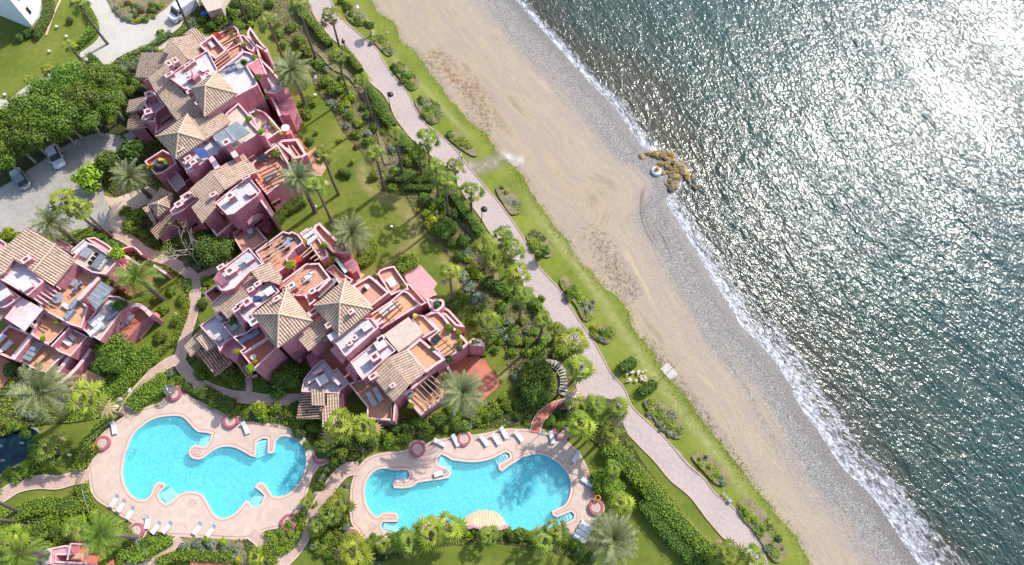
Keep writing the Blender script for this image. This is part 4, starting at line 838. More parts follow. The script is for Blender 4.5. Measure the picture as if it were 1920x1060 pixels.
balltree(540,705,1.8,2.2,BIGD,'dark round tree against the shaded wall of the central villa')
# bare tree with pale branches above the junction of paths
w = W(378, 500, 0); t = thing('bare_tree', (w.x, w.y, 0), 'leaning bare tree with pale branches above the path junction', 'tree')
b = MB(); rr = random.Random(4); twigs = []
def grow(p, d, L_, r, lev):
    q = p + d * L_; b.tube([p, p.lerp(q, .5) + Vector((rr.uniform(-.1, .1), rr.uniform(-.1, .1), .08)), q], [r, r * .8, r * .62], 5, 0, False)
    if lev == 0: twigs.append(q); return
    for k in range(3 if lev > 1 else 2):
        dd = (d + Vector((rr.uniform(-.8, .8), rr.uniform(-.8, .8), rr.uniform(-.25, .5)))).normalized(); grow(q, dd, L_ * rr.uniform(.62, .85), r * .6, lev - 1)
hd = (W(345, 462, 5) - w).normalized(); grow(Vector((w.x, w.y, 0)), hd, 2.9, .17, 4); b.obj('trunk', M['trunklt'], t)
lb = MB()
for q in twigs:
    if q.x < w.x - .3:
        for k in range(7): leafquad(lb, q + Vector((rr.uniform(-.5, .5), rr.uniform(-.5, .5), rr.uniform(-.3, .3))), (rr.uniform(-1, 1), rr.uniform(-1, 1), 1), .2, .12, 0, rr)
lb.obj('crown', M['leafy'], t)

# ------------------------------------------------------------------ hedges
def hedge(pts, wid, h, mats, label, closed=False, nm='hedge', cat='hedge', dens=26):
    w = PW(pts); c = smooth(w, closed, 6); c = [c[0]] + [c[i] for i in range(1, len(c)) if (c[i] - c[i - 1]).length > .05]
    cc_ = [c[0]]
    for i in range(1, len(c)):
        n = max(1, int((c[i] - c[i - 1]).length / .6))
        for k in range(1, n + 1): cc_.append(c[i - 1].lerp(c[i], k / n))
    c = cc_; n = len(c); rr = random.Random(len(label)); b = MB(); prof = [(-.5, 0), (-.52, .5), (-.42, .9), (-.15, 1.0), (.15, 1.0), (.42, .9), (.52, .5), (.5, 0)]; K = len(prof)
    leaves = []
    for i, p in enumerate(c):
        t = (c[min(i + 1, n - 1)] - c[max(i - 1, 0)]).normalized(); nn = Vector((-t.y, t.x, 0)); wv = wid * rr.uniform(.85, 1.12); hv = h * rr.uniform(.9, 1.08); e = .6 if i in (0, n - 1) else 1
        for a, z in prof: q = p + nn * a * wv * e * .9; b.v.append((q.x, q.y, z * hv * .93))
        for k in range(int(dens * wid)):
            s_ = rr.random()
            if s_ < .62: a = rr.uniform(-.5, .5); q = p + nn * a * wv + t * rr.uniform(-.35, .35); leaves.append((Vector((q.x, q.y, hv * (1.02 - .25 * abs(a) ** 3 * 8 * .5) + rr.uniform(-.06, .1))), Vector((rr.uniform(-.6, .6), rr.uniform(-.6, .6), 1))))
            else: sg = rr.choice((-1, 1)); q = p + nn * sg * wv * rr.uniform(.46, .56) + t * rr.uniform(-.35, .35); leaves.append((Vector((q.x, q.y, hv * rr.uniform(.1, .95))), nn * sg + Vector((0, 0, rr.uniform(0, .8)))))
    for i in range(n - 1):
        for k in range(K - 1): b.f.append((i * K + k, i * K + k + 1, (i + 1) * K + k + 1, (i + 1) * K + k)); b.m.append(len(mats))
    b.f.append(tuple(range(K))); b.m.append(len(mats)); b.f.append(tuple((n - 1) * K + K - 1 - k for k in range(K))); b.m.append(len(mats))
    for q, nn in leaves: leafquad(b, q, nn, rr.uniform(.13, .26), rr.uniform(.1, .16), rr.randrange(len(mats)), rr)
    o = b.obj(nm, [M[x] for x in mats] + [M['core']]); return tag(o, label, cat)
hedge('e8 0,80 60,150 130,230 200,320 265,390', 1.5, 1.6, ['leafy', 'leaf'], 'clipped hedge along the promenade at the top of the photo')
hedge('e8 370,430 430,490 480,560 510,600', 1.3, 1.5, ['leafy', 'leaf'], 'clipped hedge left of the promenade near the walking person')
hedge('e8 560,740 620,820 680,900 730,1000 780,1060', 1.5, 1.6, ['leaf', 'leafd'], 'clipped green hedge left of the promenade beside the upper lamp')
hedge('e9 560,10 600,80 660,140', 1.5, 1.5, ['leaf', 'leafd'], 'short clipped hedge at a palm trunk beside promenade')
hedge('e9 740,240 800,310 860,380 900,440', 1.5, 1.5, ['leaf', 'leafy'], 'clipped hedge where the promenade meets the palm cluster')
hedge('e9 640,530 760,540 880,540 955,530', 1.3, 1.3, ['leafd', 'leaf'], 'dark straight hedge on the upper side of the lawn entrance')
hedge('e9 760,600 860,600 960,605', 1.1, 1.1, ['leafd', 'leaf'], 'dark straight hedge on the lower side of the lawn entrance')
hedge('e9 1080,600 1140,690 1200,780 1270,880 1310,930', 1.5, 1.6, ['leafd', 'leaf'], 'dark clipped hedge left of the promenade beside the lower lamp')
hedge('e9 1010,850 1060,900 1100,940', 3.0, 1.5, ['leafd', 'leaf'], 'broad clipped hedge block below the yellow flowering palm shrub')
hedge('f1 740,470 790,520 830,570', 1.1, 1.4, ['leafy', 'leaf'], 'low hedge left of the promenade at the middle')
hedge('f1 480,640 490,720 470,790 400,880', .9, .8, ['leafy', 'leaf'], 'curving low hedge below the lone lawn palm')
hedge('f2 350,470 420,520 490,600 530,650', 2.4, 2.0, ['leafy', 'leaf'], 'thick lime hedge right of the right pool, upper half')
hedge('f2 540,650 610,740 700,840 790,930 860,1010 920,1090', 2.3, 2.0, ['leafy', 'leafy', 'leaf'], 'long lime hedge running to the bottom edge beside the promenade')
hedge('f2 540,750 600,830 680,920 770,1010 830,1080', 2.2, 1.5, ['leafd', 'leaf'], 'long dark hedge parallel to the lime hedge')
hedge('f2 300,650 370,660 420,700', 2.6, 1.6, ['leafy', 'leaf'], 'rounded lime hedge right of the right pool')
hedge('f2 435,85 500,50', 1.6, 1.4, ['leafd', 'leaf'], 'short dark clipped hedge on coastal lawn, the upper of two')
hedge('f2 530,205 600,160', 1.6, 1.4, ['leafd', 'leaf'], 'short dark clipped hedge on coastal lawn, the lower of two')
hedge('d4 610,370 680,320 780,290', 2.6, 1.4, ['leafy', 'leaf'], 'clipped green hedge above the pale patio of the central villa')
hedge('b6 1150,720 1250,700 1350,620 1370,520 1330,430', 2.0, 1.2, ['leafy', 'leaf'], 'curved round hedge under the large date palm on the lawn')
hedge('d7 1520,820 1600,760 1690,700', 2.2, 1.3, ['leafy', 'leafy', 'leaf'], 'lime hedge beside the curved tower of the upper villa')
hedge('d8 1360,850 1440,760 1540,690 1620,650', 1.9, 1.3, ['leafd', 'leaf'], 'dark hedge along the lower facade of the upper villa')
hedge('f3 620,20 690,120 720,200 690,270 600,360', 1.2, 1.3, ['leaf', 'leafy'], 'curved hedge between the top left lawn and driveway')
hedge('f3 690,440 750,500 800,560', 1.3, 1.3, ['leafd', 'leaf'], 'short dark hedge between driveway and grove')
hedge('f3 370,20 380,100 330,200 290,260', 1.6, 1.2, ['leaf', 'leafr'], 'informal hedge beside the white building')
hedge('f3 1290,260 1200,320 1100,390', 1.2, .8, ['leafs', 'leaf'], 'straggly hedge between driveway and upper villa roof')
hedge('e1 180,530 110,610 70,680', 1, 1.2, ['leafy', 'leaf'], 'hedge left of the left pool above the gate')
hedge('e2 800,20 700,110 640,190 605,290 590,380', 1.3, 1.2, ['leafy', 'leaf'], 'long curved hedge along the left side of the left pool')
hedge('e2 600,490 620,570 660,680', 1.3, 1.2, ['leafy', 'leaf'], 'curved hedge below the gate of the left pool')
hedge('e2 0,820 150,700 280,650 420,640 600,660', 2.2, 1.4, ['leafy', 'leaf'], 'thick curving hedge at the bottom left')
hedge('e2 10,960 130,900 260,830 400,730', 1.5, 1.3, ['leaf', 'leafy'], 'straight hedge over the small lawn at the bottom left')
hedge('e2 860,960 950,1010 1040,1000 1130,940 1230,880', 1.1, 1.0, ['leafy', 'leaf'], 'v shaped hedge left of the brick path')
hedge('e6 0,665 120,620 260,590 400,595 560,610 740,610', 1.3, 1.0, ['leafy', 'leaf'], 'straight hedge above the bottom edge patio')
hedge('e6 1080,370 1130,440 1190,540 1260,545 1340,480 1400,370 1440,240 1400,180', .8, .8, ['leafy', 'leaf'], 'hedge ring round the planted wedge between paths')
hedge('e6 1040,500 1100,590 1160,680', 1.1, 1.0, ['leafy', 'leaf'], 'short hedge at the bottom edge between two paths')
hedge('d6 1690,20 1680,110 1640,240 1590,360 1480,470 1350,590 1230,720 1100,850', .9, .7, ['leafy', 'leafy', 'leaf'], 'narrow yellow-green hedge following the garden path')
hedge('d6 1400,480 1250,600 1100,740 960,860', 3.0, 1.2, ['leafy', 'leaf'], 'broad hedge bank beside the orange patio of left villa')
hedge('d6 1200,980 1320,860 1420,800 1520,780', 2.6, 1.2, ['leafy', 'leaf'], 'wide hedge wedge above the left pool')
hedge('d5 1700,600 1710,700', .7, .7, ['leafy'], 'small lime hedge beside the path crossing')
hedge('e1 920,130 1000,170 1080,220 1160,240', 1.9, 1.2, ['leafd', 'leaf'], 'hedge between garden path and the left pool deck')
hedge('d5 600,210 680,260 760,220 860,190', 1.6, 1.2, ['leafy', 'leaf'], 'hedge between car park and the left villa')
hedge('d5 900,240 1000,290 1080,330', 1.2, 1.2, ['leaf', 'leafd'], 'dark hedge below the two slanting palm trunks')
hedge('e3 1740,440 1830,440 1890,500', 2.0, 1.4, ['leafy', 'leaf'], 'lime hedge mound right of the pool deck')

# ------------------------------------------------------------------ ground cover (nobody could count it)
def cover(s_, dens, mats, hmax=.45, leaf=.26, name='ground_cover', fill=False):
    poly = [q.to_2d() for q in smooth(PW(s_), True, 3)]; x0 = min(q.x for q in poly); x1 = max(q.x for q in poly); y0 = min(q.y for q in poly); y1 = max(q.y for q in poly)
    n = int((x1 - x0) * (y1 - y0) * dens); rr = random.Random(n); b = MB(); cl = [(rr.uniform(x0, x1), rr.uniform(y0, y1), rr.randrange(len(mats)), rr.uniform(.2, 1)) for _ in range(max(3, int((x1 - x0) * (y1 - y0) / 1.6)))]
    cl = [c for c in cl if inside(c, poly)]; ca = np.array([(c[0], c[1]) for c in cl]) if cl else None
    for i in range(n):
        p = (rr.uniform(x0, x1), rr.uniform(y0, y1))
        if not inside(p, poly) or on_path(p[0], p[1]): continue
        d = np.hypot(ca[:, 0] - p[0], ca[:, 1] - p[1]); j = int(d.argmin()); c = cl[j]
        if d[j] > .95 and not fill and rr.random() < .6: continue
        hz = hmax * c[3] * max(.1, 1 - (d[j] / 1.25) ** 2) * rr.uniform(.5, 1.1)
        leafquad(b, Vector((p[0], p[1], .1 + hz)), (rr.uniform(-.8, .8), rr.uniform(-.8, .8), 1), leaf * rr.uniform(.6, 1.3), leaf * rr.uniform(.4, .8), c[2] if rr.random() < .85 else rr.randrange(len(mats)), rr)
    tag(b.obj(name, [M[x] for x in mats]), kind='stuff')
for k, (s_, m_) in enumerate(beds):
    if m_ == 'drysoil': cover(s_, 12, ['leafs', 'leaf', 'leafy', 'leafr'], .5, .22)
    elif k == 11: cover(s_, 8, ['leafd', 'leaf'], .5, .3)
    elif k == 0: cover(s_, 15, ['leaf', 'leafy', 'leafs', 'leafy', 'leaf', 'leafr'], .5, .26)
    else: cover(s_, 26, ['leaf', 'leafy', 'leaf', 'leafy', 'leafs', 'leaf', 'leafy'], .55, .27)
cover('f3 820,0 870,110 960,170 1060,178 1250,60 1310,-40 820,-60', 14, ['leafs', 'leafr', 'leaf', 'leafy', 'leafd'], .5, .22)
cover('f1 230,200 300,300 350,400 400,520 380,560 310,430 220,280', 16, ['leafs', 'leafs', 'leaf'], .4, .2)
# rough grass fringe between coastal lawn and beach
b = MB(); rr = random.Random(9)
for i in range(len(edge) - 1):
    a, c = edge[i], edge[i + 1]; n = int((c - a).length * 26)
    for k in range(n):
        p = a.lerp(c, rr.random()); off = inl * rr.gauss(.0, .45); leafquad(b, Vector((p.x + off.x, p.y + off.y, .06)), (rr.uniform(-.8, .8), rr.uniform(-.8, .8), 1), rr.uniform(.12, .3), .1, rr.choice((0, 0, 1, 2)), rr)
tag(b.obj('rough_grass', [M['leafy'], M['leaf'], M['dry']]), kind='stuff')
# beach weeds and litter
b = MB()
for s_, n, sp in [('p 800,100 855,150 880,180', 80, 1.6), ('p 1120,450 1145,500 1165,530 1185,545', 300, 1.3), ('p 1230,660 1250,690', 120, 1), ('p 1270,720 1290,755 1310,780', 140, 1.1), ('p 1370,850 1400,890', 160, .9), ('p 970,330 985,345', 60, .7), ('p 910,235 920,262', 60, .8)]:
    c = smooth(PW(s_), False, 6)
    for k in range(n):
        p = rr.choice(c); leafquad(b, Vector((p.x + rr.gauss(0, sp), p.y + rr.gauss(0, sp), .02 + rr.uniform(0, .15))), (rr.uniform(-.8, .8), rr.uniform(-.8, .8), 1), rr.uniform(.12, .28), .1, rr.choice((0, 0, 1)), rr)
tag(b.obj('beach_weeds', [M['dry'], M['leaf']]), kind='stuff')
soft('orange_weed_patch', 'p 805,95 825,110 845,140 870,165 890,175', 3.2, 'orangedirt', -.045)
soft('orange_weed_patch', 'p 800,90 835,125 880,160 900,190 915,240', 6, 'orangedirt', -.041)
soft('beach_litter_patch', 'p 870,150 890,190 910,220 925,255', 5, 'darkseed', -.043)
soft('beach_litter_patch', 'p 1090,420 1120,450 1150,500 1185,545 1200,560', 5, 'darkseed', -.035)
soft('beach_litter_patch', 'p 1200,620 1250,690 1300,760 1370,850', 3, 'darkseed', -.033)
soft('beach_litter_patch', 'p 800,110 815,130', 1.2, 'darkseed', -.039)
soft('seaweed_line', 'f6 500,690 490,760 510,850 560,930', .5, 'brownweed', -.03)
soft('seaweed_line', 'f6 545,830 580,880 610,950', .5, 'brownweed', -.03)
soft('beach_sand_track', 'p 935,285 960,300 985,300', 2.6, 'paledirt', -.03)
soft('pebble_drift', 'f7 1040,150 1120,260 1160,330', 1.0, 'brownweed', -.03) if False else None
# ------------------------------------------------------------------ tile roofs
m, nt, N, L, b = newmat('barrel_tiles'); p = pos(nt)
TP = .36; TCO = .46
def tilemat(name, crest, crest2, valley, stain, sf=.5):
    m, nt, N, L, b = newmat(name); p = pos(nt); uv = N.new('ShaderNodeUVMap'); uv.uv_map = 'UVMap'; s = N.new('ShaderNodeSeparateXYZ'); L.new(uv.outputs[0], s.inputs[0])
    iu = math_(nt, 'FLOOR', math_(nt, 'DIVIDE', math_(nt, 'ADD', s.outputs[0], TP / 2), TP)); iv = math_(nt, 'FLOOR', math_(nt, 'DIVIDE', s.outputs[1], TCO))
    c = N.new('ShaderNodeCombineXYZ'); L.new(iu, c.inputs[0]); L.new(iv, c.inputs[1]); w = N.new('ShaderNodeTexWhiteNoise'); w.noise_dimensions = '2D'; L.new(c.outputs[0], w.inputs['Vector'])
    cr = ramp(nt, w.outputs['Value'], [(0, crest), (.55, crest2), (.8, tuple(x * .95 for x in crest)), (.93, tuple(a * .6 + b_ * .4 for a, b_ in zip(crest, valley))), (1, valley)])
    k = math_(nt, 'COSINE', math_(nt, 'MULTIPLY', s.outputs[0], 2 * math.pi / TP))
    cc = mix(nt, ramp(nt, k, [(.38, (0, 0, 0)), (.62, (1, 1, 1))]), mix(nt, w.outputs['Value'], valley, tuple(x * .7 for x in valley)), cr)  # sunlit cream crests and darker shaded valleys are painted into the tile colour
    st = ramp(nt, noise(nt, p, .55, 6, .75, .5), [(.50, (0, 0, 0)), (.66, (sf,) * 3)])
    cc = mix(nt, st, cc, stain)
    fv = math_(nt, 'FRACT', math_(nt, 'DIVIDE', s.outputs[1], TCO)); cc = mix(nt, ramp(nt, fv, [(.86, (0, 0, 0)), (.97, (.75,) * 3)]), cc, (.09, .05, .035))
    L.new(cc, b.inputs['Base Color']); b.inputs['Roughness'].default_value = .9; b.inputs['Specular IOR Level'].default_value = .2
    bump(nt, b, math_(nt, 'ADD', math_(nt, 'MULTIPLY', fv, -1), math_(nt, 'MULTIPLY', noise(nt, p, 9, 3), .4)), .6, .05); return m
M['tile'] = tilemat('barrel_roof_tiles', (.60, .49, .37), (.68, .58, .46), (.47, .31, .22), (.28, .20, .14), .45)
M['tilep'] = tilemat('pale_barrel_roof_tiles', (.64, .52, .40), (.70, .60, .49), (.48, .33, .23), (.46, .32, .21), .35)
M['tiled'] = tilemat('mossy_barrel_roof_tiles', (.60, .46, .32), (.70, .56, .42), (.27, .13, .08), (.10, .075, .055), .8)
M['fascia'] = surf('roof_edge_mortar', (.52, .40, .28), (.64, .50, .38), 2, .9, bs=12)
M['gravroof'] = surf('pale_gravel_roof', (.40, .32, .26), (.66, .56, .47), 2.4, .95, bs=14, bst=.8, fine=.6)

def tri_strips(b, tri, o, ux, vx, n, amp=.055):
    """corrugated surface over one planar triangle; phase continues across triangles"""
    q = [((t - o).dot(ux), (t - o).dot(vx)) for t in tri]; u0 = min(a for a, _ in q); u1 = max(a for a, _ in q); st = TP / 4
    us = sorted(set([u0, u1] + [a for a, _ in q] + [k * st for k in range(math.ceil(u0 / st), math.floor(u1 / st) + 1)])); us = [us[0]] + [us[i] for i in range(1, len(us)) if us[i] - us[i - 1] > 1e-4]
    base = len(b.v)
    for u in us:
        vs = []
        for i in range(3):
            (ua, va), (ub, vb) = q[i], q[(i + 1) % 3]
            if abs(ua - ub) < 1e-9:
                if abs(u - ua) < 1e-6: vs += [va, vb]
                continue
            t = (u - ua) / (ub - ua)
            if -1e-6 <= t <= 1 + 1e-6: vs.append(va + (vb - va) * t)
        if not vs: vs = [0]
        h = amp * math.cos(2 * math.pi * u / TP)
        for v in (min(vs), max(vs)):
            b.v.append(tuple(o + ux * u + vx * v + n * h)); b.uv.append((u, v))
    for i in range(len(us) - 1):
        k = base + i * 2; b.f.append((k, k + 1, k + 3, k + 2)); b.m.append(0)
def roofplane(b, pts, down):
    """pts: world corners on one plane, down: horizontal downslope direction"""
    n = Vector((0, 0, 0))
    for i in range(len(pts)): n += (pts[i] - pts[0]).cross(pts[(i + 1) % len(pts)] - pts[0])
    n.normalize(); n = -n if n.z < 0 else n
    vx = Vector((down.x, down.y, 0)); vx = (vx - n * vx.dot(n)).normalized(); ux = vx.cross(n).normalized(); o = Vector((pts[0].x, pts[0].y, pts[0].z))
    tri = tessellate_polygon([[Vector((q.x, q.y, 0)) for q in pts]])
    for t in tri: tri_strips(b, [pts[i] for i in t], o, ux, vx, n)
    k = len(b.v); m_ = len(pts)
    for q in pts: b.v.append((q.x, q.y, q.z + .0)); b.uv.append((0, 0))
    for q in pts: b.v.append((q.x, q.y, q.z - .22)); b.uv.append((0, 0))
    for i in range(m_): b.f.append((k + i, k + (i + 1) % m_, k + m_ + (i + 1) % m_, k + m_ + i)); b.m.append(1)
    for t in tri: b.f.append(tuple(k + m_ + i for i in reversed(t))); b.m.append(1)
class Villa:
    def __init__(s, u, v, label, name='villa', cat='villa'):
        w = W(u, v, 0); s.r = thing(name, (w.x, w.y, 0), label, cat)
    def deck(s, pts, z, floor, par=.4, th=.15, z0=0, wall='pink', nm='terrace_floor', smooth_=0, top='pinktop', soft=False):
        w = PW(pts, z + par)
        if smooth_: w = smooth(w, True, smooth_)
        w = ccw([q.to_2d() for q in w]); MB().prism(w, z0, z, mtop=0).obj('wall', M[wall], s.r)
        if par > 0:
            i = inset(w, th); b = MB().prism(w, z, z + par, 0, 1, holes=[i]); b.obj('parapet', [M[wall], M[top]], s.r); MB().prism(i, None, z + .012).obj(nm, M[floor], s.r)
        else: MB().prism(inset(w, .01), None, z + .012).obj(nm, M[floor], s.r)
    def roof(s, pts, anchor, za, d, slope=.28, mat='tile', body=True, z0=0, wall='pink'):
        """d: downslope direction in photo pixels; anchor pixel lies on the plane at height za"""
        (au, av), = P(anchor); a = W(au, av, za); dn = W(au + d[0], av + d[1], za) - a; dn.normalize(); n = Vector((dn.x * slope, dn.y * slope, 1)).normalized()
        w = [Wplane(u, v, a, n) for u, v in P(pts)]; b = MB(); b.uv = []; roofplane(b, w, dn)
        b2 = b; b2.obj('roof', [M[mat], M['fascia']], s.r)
        if body:
            zt = min(q.z for q in w) - .2; i = inset([q.to_2d() for q in w], .35); MB().prism(i, z0, max(zt, .5)).obj('wall', M[wall], s.r)
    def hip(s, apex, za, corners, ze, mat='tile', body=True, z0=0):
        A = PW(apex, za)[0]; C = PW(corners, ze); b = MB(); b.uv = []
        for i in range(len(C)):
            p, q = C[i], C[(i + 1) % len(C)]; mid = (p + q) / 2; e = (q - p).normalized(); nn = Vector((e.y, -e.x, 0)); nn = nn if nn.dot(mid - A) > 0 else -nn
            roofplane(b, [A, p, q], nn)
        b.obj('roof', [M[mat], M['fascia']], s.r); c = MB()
        for p in C: c.tube([p + Vector((0, 0, .06)), A + Vector((0, 0, .08))], .11, 5)
        c.obj('ridge_tiles', M['fascia'], s.r)
        if body: MB().prism(inset([q.to_2d() for q in C], .4), z0, ze - .2).obj('wall', M['pink'], s.r)
    def slab(s, pts, z, th, mat, nm, zs=None):
        P_ = P(pts); w = [W(u, v, (zs[i] if zs else z)) for i, (u, v) in enumerate(P_)]; n = len(w); b = MB()
        if area([(q.x, q.y) for q in w]) < 0: w.reverse()
        b.add(w + [q - Vector((0, 0, th)) for q in w], [tuple(range(n)), tuple(range(2 * n - 1, n - 1, -1))] + [(i, n + i, n + (i + 1) % n, (i + 1) % n) for i in range(n)])
        return b.obj(nm, M[mat], s.r)
    def beams(s, txt, z, mat='palewood', w=.13, h=.16, nm='pergola_beam'):
        """pairs of pixels"""
        q = PW(txt, z)
        for i in range(0, len(q) - 1, 2):
            a, c = q[i], q[i + 1]; d = c - a; MB().box(((a.x + c.x) / 2, (a.y + c.y) / 2, z - h), (d.length, w, h), math.atan2(d.y, d.x)).obj(nm, M[mat], s.r)
    def chim(s, pts, zt, h, wd=.8, dp=.6, cap='pinktop', px=(100, -62), pot=True):
        for u, v in P(pts):
            a = W(u, v, zt); d = W(u + px[0], v + px[1], zt) - a; rz = math.atan2(d.y, d.x); b = MB(); b.box((a.x, a.y, zt - h), (wd, dp, h), rz); b.box((a.x, a.y, zt + .003), (wd + .14, dp + .14, .09), rz, 1)
            if pot: b.box((a.x, a.y, zt + .095), (wd * .5, dp * .5, .07), rz, 2)
            b.obj('chimney', [M['pink'], M[cap], M['wood']], s.r)
    def win(s, txt, zt, h, mat='glass', push=.05):
        q = PW(txt, zt)
        for i in range(0, len(q) - 1, 2):
            a, c = q[i], q[i + 1]; d = c - a; nn = Vector((d.y, -d.x, 0)).normalized(); mid = (a + c) / 2
            if nn.dot(-mid) < 0: nn = -nn
            ctr = mid + nn * push; rz = math.atan2(d.y, d.x); k = MB(); k.box((ctr.x, ctr.y, zt - h), (d.length, .1, h), rz); f = k.obj('window', M[mat], s.r)
            fr = MB()
            for e in (-1, 0, 1): o = ctr + nn * .05 + d.normalized() * e * (d.length / 2 - .03); fr.box((o.x, o.y, zt - h + .012), (.06, .06, h - .024), rz)
            for zz in (zt - h - .05, zt + .003): fr.box((ctr.x + nn.x * .06, ctr.y + nn.y * .06, zz), (d.length + .1, .12, .05), rz)
            fr.obj('window_frame', M['pink'], s.r)
    def wallline(s, txt, z1, th=.3, z0=0, mat='pink', closed=False, z=None):
        w = smooth(PW(txt, z1), False, 3) if len(P(txt)) > 2 else PW(txt, z1); Lq, Rq = [], []
        for i, p in enumerate(w):
            t = (w[min(i + 1, len(w) - 1)] - w[max(i - 1, 0)]).normalized(); nn = Vector((-t.y, t.x)); Lq.append(p.to_2d() + nn * th / 2); Rq.append(p.to_2d() - nn * th / 2)
        MB().prism(Lq + Rq[::-1], z0, z1, 0, 1).obj('wall', [M[mat], M['pinktop']], s.r)

# ================================================================== upper villa
V = Villa(400, 320, 'upper pink villa with stepped tile roofs, white decks and blue solar panels')
# top-left wing
V.roof('a1 395,515 860,505 845,560 690,760 500,920 290,915', 'a1 395,515', 6.2, (-1, .08), .30, 'tile')
V.roof('a1 860,285 1160,635 1050,800 960,830 830,655 500,920 700,760 850,540 740,490', 'a1 860,285', 9.2, (-.8, .6), .28, 'tile')
V.roof('a1 860,285 1050,248 1195,215 1345,385 1330,600 1160,635', 'a1 860,285', 9.2, (.87, -.35), .22, 'tilep')
V.roof('a1 1075,220 1190,130 1270,105 1460,258 1345,385 1195,215', 'a1 1270,105', 7.4, (.6, .8), .15, 'tile')
V.roof('p 277,146 316,115 345,128 352,140 311,143 326,152 346,176 357,167 372,190 384,219 363,224 355,214 332,226 289,169', 'p 289,169', 8.6, (-.8, .6), .26, 'tile')
V.chim('a1 845,690 950,640', 11.2, 2.2, .9, .6, px=(60, 80)); V.chim('a1 1150,715 1225,660', 10.6, 1.0, .8, .45)
V.deck('a1 800,890 870,850 1440,490 1480,480 1645,790 a1 1560,860 1420,1000 1180,1120 1090,1100', 9.8, 'white', .35)
V.slab('a1 1190,790 1250,770 1340,880 1240,960', 10.9, 1.1, 'pink', 'chimney'); V.slab('a1 1215,800 1250,780 1310,860 1250,900', 11.0, .1, 'pinktop', 'chimney')
V.chim('a1 1170,930', 10.6, .8, .8, .5); V.chim('a1 1470,870', 10.9, 1.1, .5, .5); V.wallline('a1 1345,760 1400,820 1480,780', 10.3, .25, 9.8)
V.chim('a1 850,870', 10.6, .9, 1.2, .5); V.chim('a3 1190,100', 10.8, 1.0, .9, .5); V.chim('a3 1330,280', 11.2, 2, .9, .5)
V.hip('d7 810,570', 13.2, 'd7 900,455 1070,635 800,822 688,592', 11.2, 'tile')
V.hip('d7 810,570', 12.0, 'd7 900,455 1070,635 800,822 688,592', 10.2, 'tile') if False else None
V.deck('a1 1330,385 1560,212 1790,480 1610,620 1440,490', 8.2, 'orange', .9, .3)
V.deck('a2 -20,220 60,200 340,70 415,150 410,250 210,470', 6.0, 'orange', .35, .2); V.beams('a2 30,270 310,75 70,310 360,140 120,370 400,200 150,400 410,250', 8.0, 'wood', .16)
V.deck('a2 -80,720 210,480 450,345 490,480 380,600 60,800', 6.6, 'terra', .4, .2); V.beams('a2 -10,690 260,480 20,720 330,500 60,760 380,530 90,790 420,570', 9.3, 'palewood', .16)
V.beams('a2 120,820 400,620 150,850 460,640', 10.0, 'metal', .12, .12)
V.deck('a2 30,840 410,560 490,480 620,520 740,620 560,730 600,800 720,1000 a4 720,0 330,205', 9.4, 'white', .45, .25)
V.deck('a2 420,220 500,225 680,430 640,500 560,460 470,340', 6.4, 'beige', .5, .2)
V.deck('a2 560,725 735,620 845,850 735,925', 9.8, 'pink', 0)
V.deck('a2 740,590 870,700 960,790 1130,1000 a4 1110,90 1000,150 840,115 a2 800,1000 730,930 845,850', 6.2, 'white', .8, .3)
V.deck('a2 545,190 600,85 770,330 900,465 880,520 700,400 650,420', 3.6, 'orange', .8, .3, wall='pinklt'); V.wallline('a2 540,240 690,400 760,590', 6.4, .3)
V.deck('a4 780,30 1000,150 1130,10 1230,60 1330,280 1250,480 1090,500 960,300', 4.9, 'pink', 0)
V.wallline('a4 880,130 980,250 1090,500', 6.0, .35); V.win('a4 1250,300 1290,270', 2.8, 1.3)
V.deck('a4 410,290 560,425 660,585 730,730 900,880 1060,770 1130,755 830,430', 4.9, 'beige', .9, .22)
V.wallline('a4 830,440 970,590 1100,760', 5.6, .3); V.slab('a4 910,590 960,580 1150,790 1100,810', 5.7, .4, 'leafy', 'planter_box')
V.deck('a4 1130,720 1200,700 1275,730 1275,790 1200,810 1130,790', 3.19, 'pink', 0)
# second step: pyramid roof, beige terrace with glass roof
V.hip('p 335,249', 12.4, 'p 352,214 383,263 330,298 292,256', 10.3, 'tile')
V.roof('p 352,214 363,224 383,219 410,202 432,228 396,254 384,263 340,249', 'p 384,219', 9.9, (.87, -.5), .12, 'tilep')
V.deck('a4 215,445 410,285 640,545 620,600 740,730 840,780 830,820 780,830 720,800 320,1060 110,1020 -20,830', 8.9, 'beige', .45, .25)
V.slab('a4 -5,830 380,590 600,770 170,1030', 10.6, .12, 'metalroof', 'glass_roof'); V.beams('a4 190,710 340,900', 10.72, 'pinktop', .08, .06, 'glass_roof_bar')
V.deck('a5 920,90 1240,-160 1280,-160 1480,60 1400,100 1380,170 1300,180 1080,350 960,440 870,480 820,320 690,220', 8.7, 'white', .3)
V.slab('a5 975,85 1150,55 1265,205 1090,240', 9.9, .1, 'solar', 'solar_panel', [10.1, 10.1, 9.5, 9.5]); V.chim('a5 900,240 980,300', 9.9, 1.0, .9, .7)
V.wallline('a5 1250,190 1380,400', 9.0, .8, 4); V.chim('a6 40,60', 11.5, 3.5, .9, .8); V.wallline('a6 40,60 200,300', 9.6, .8, 4); V.chim('a5 760,80', 10.9, 1.2, .8, .6)
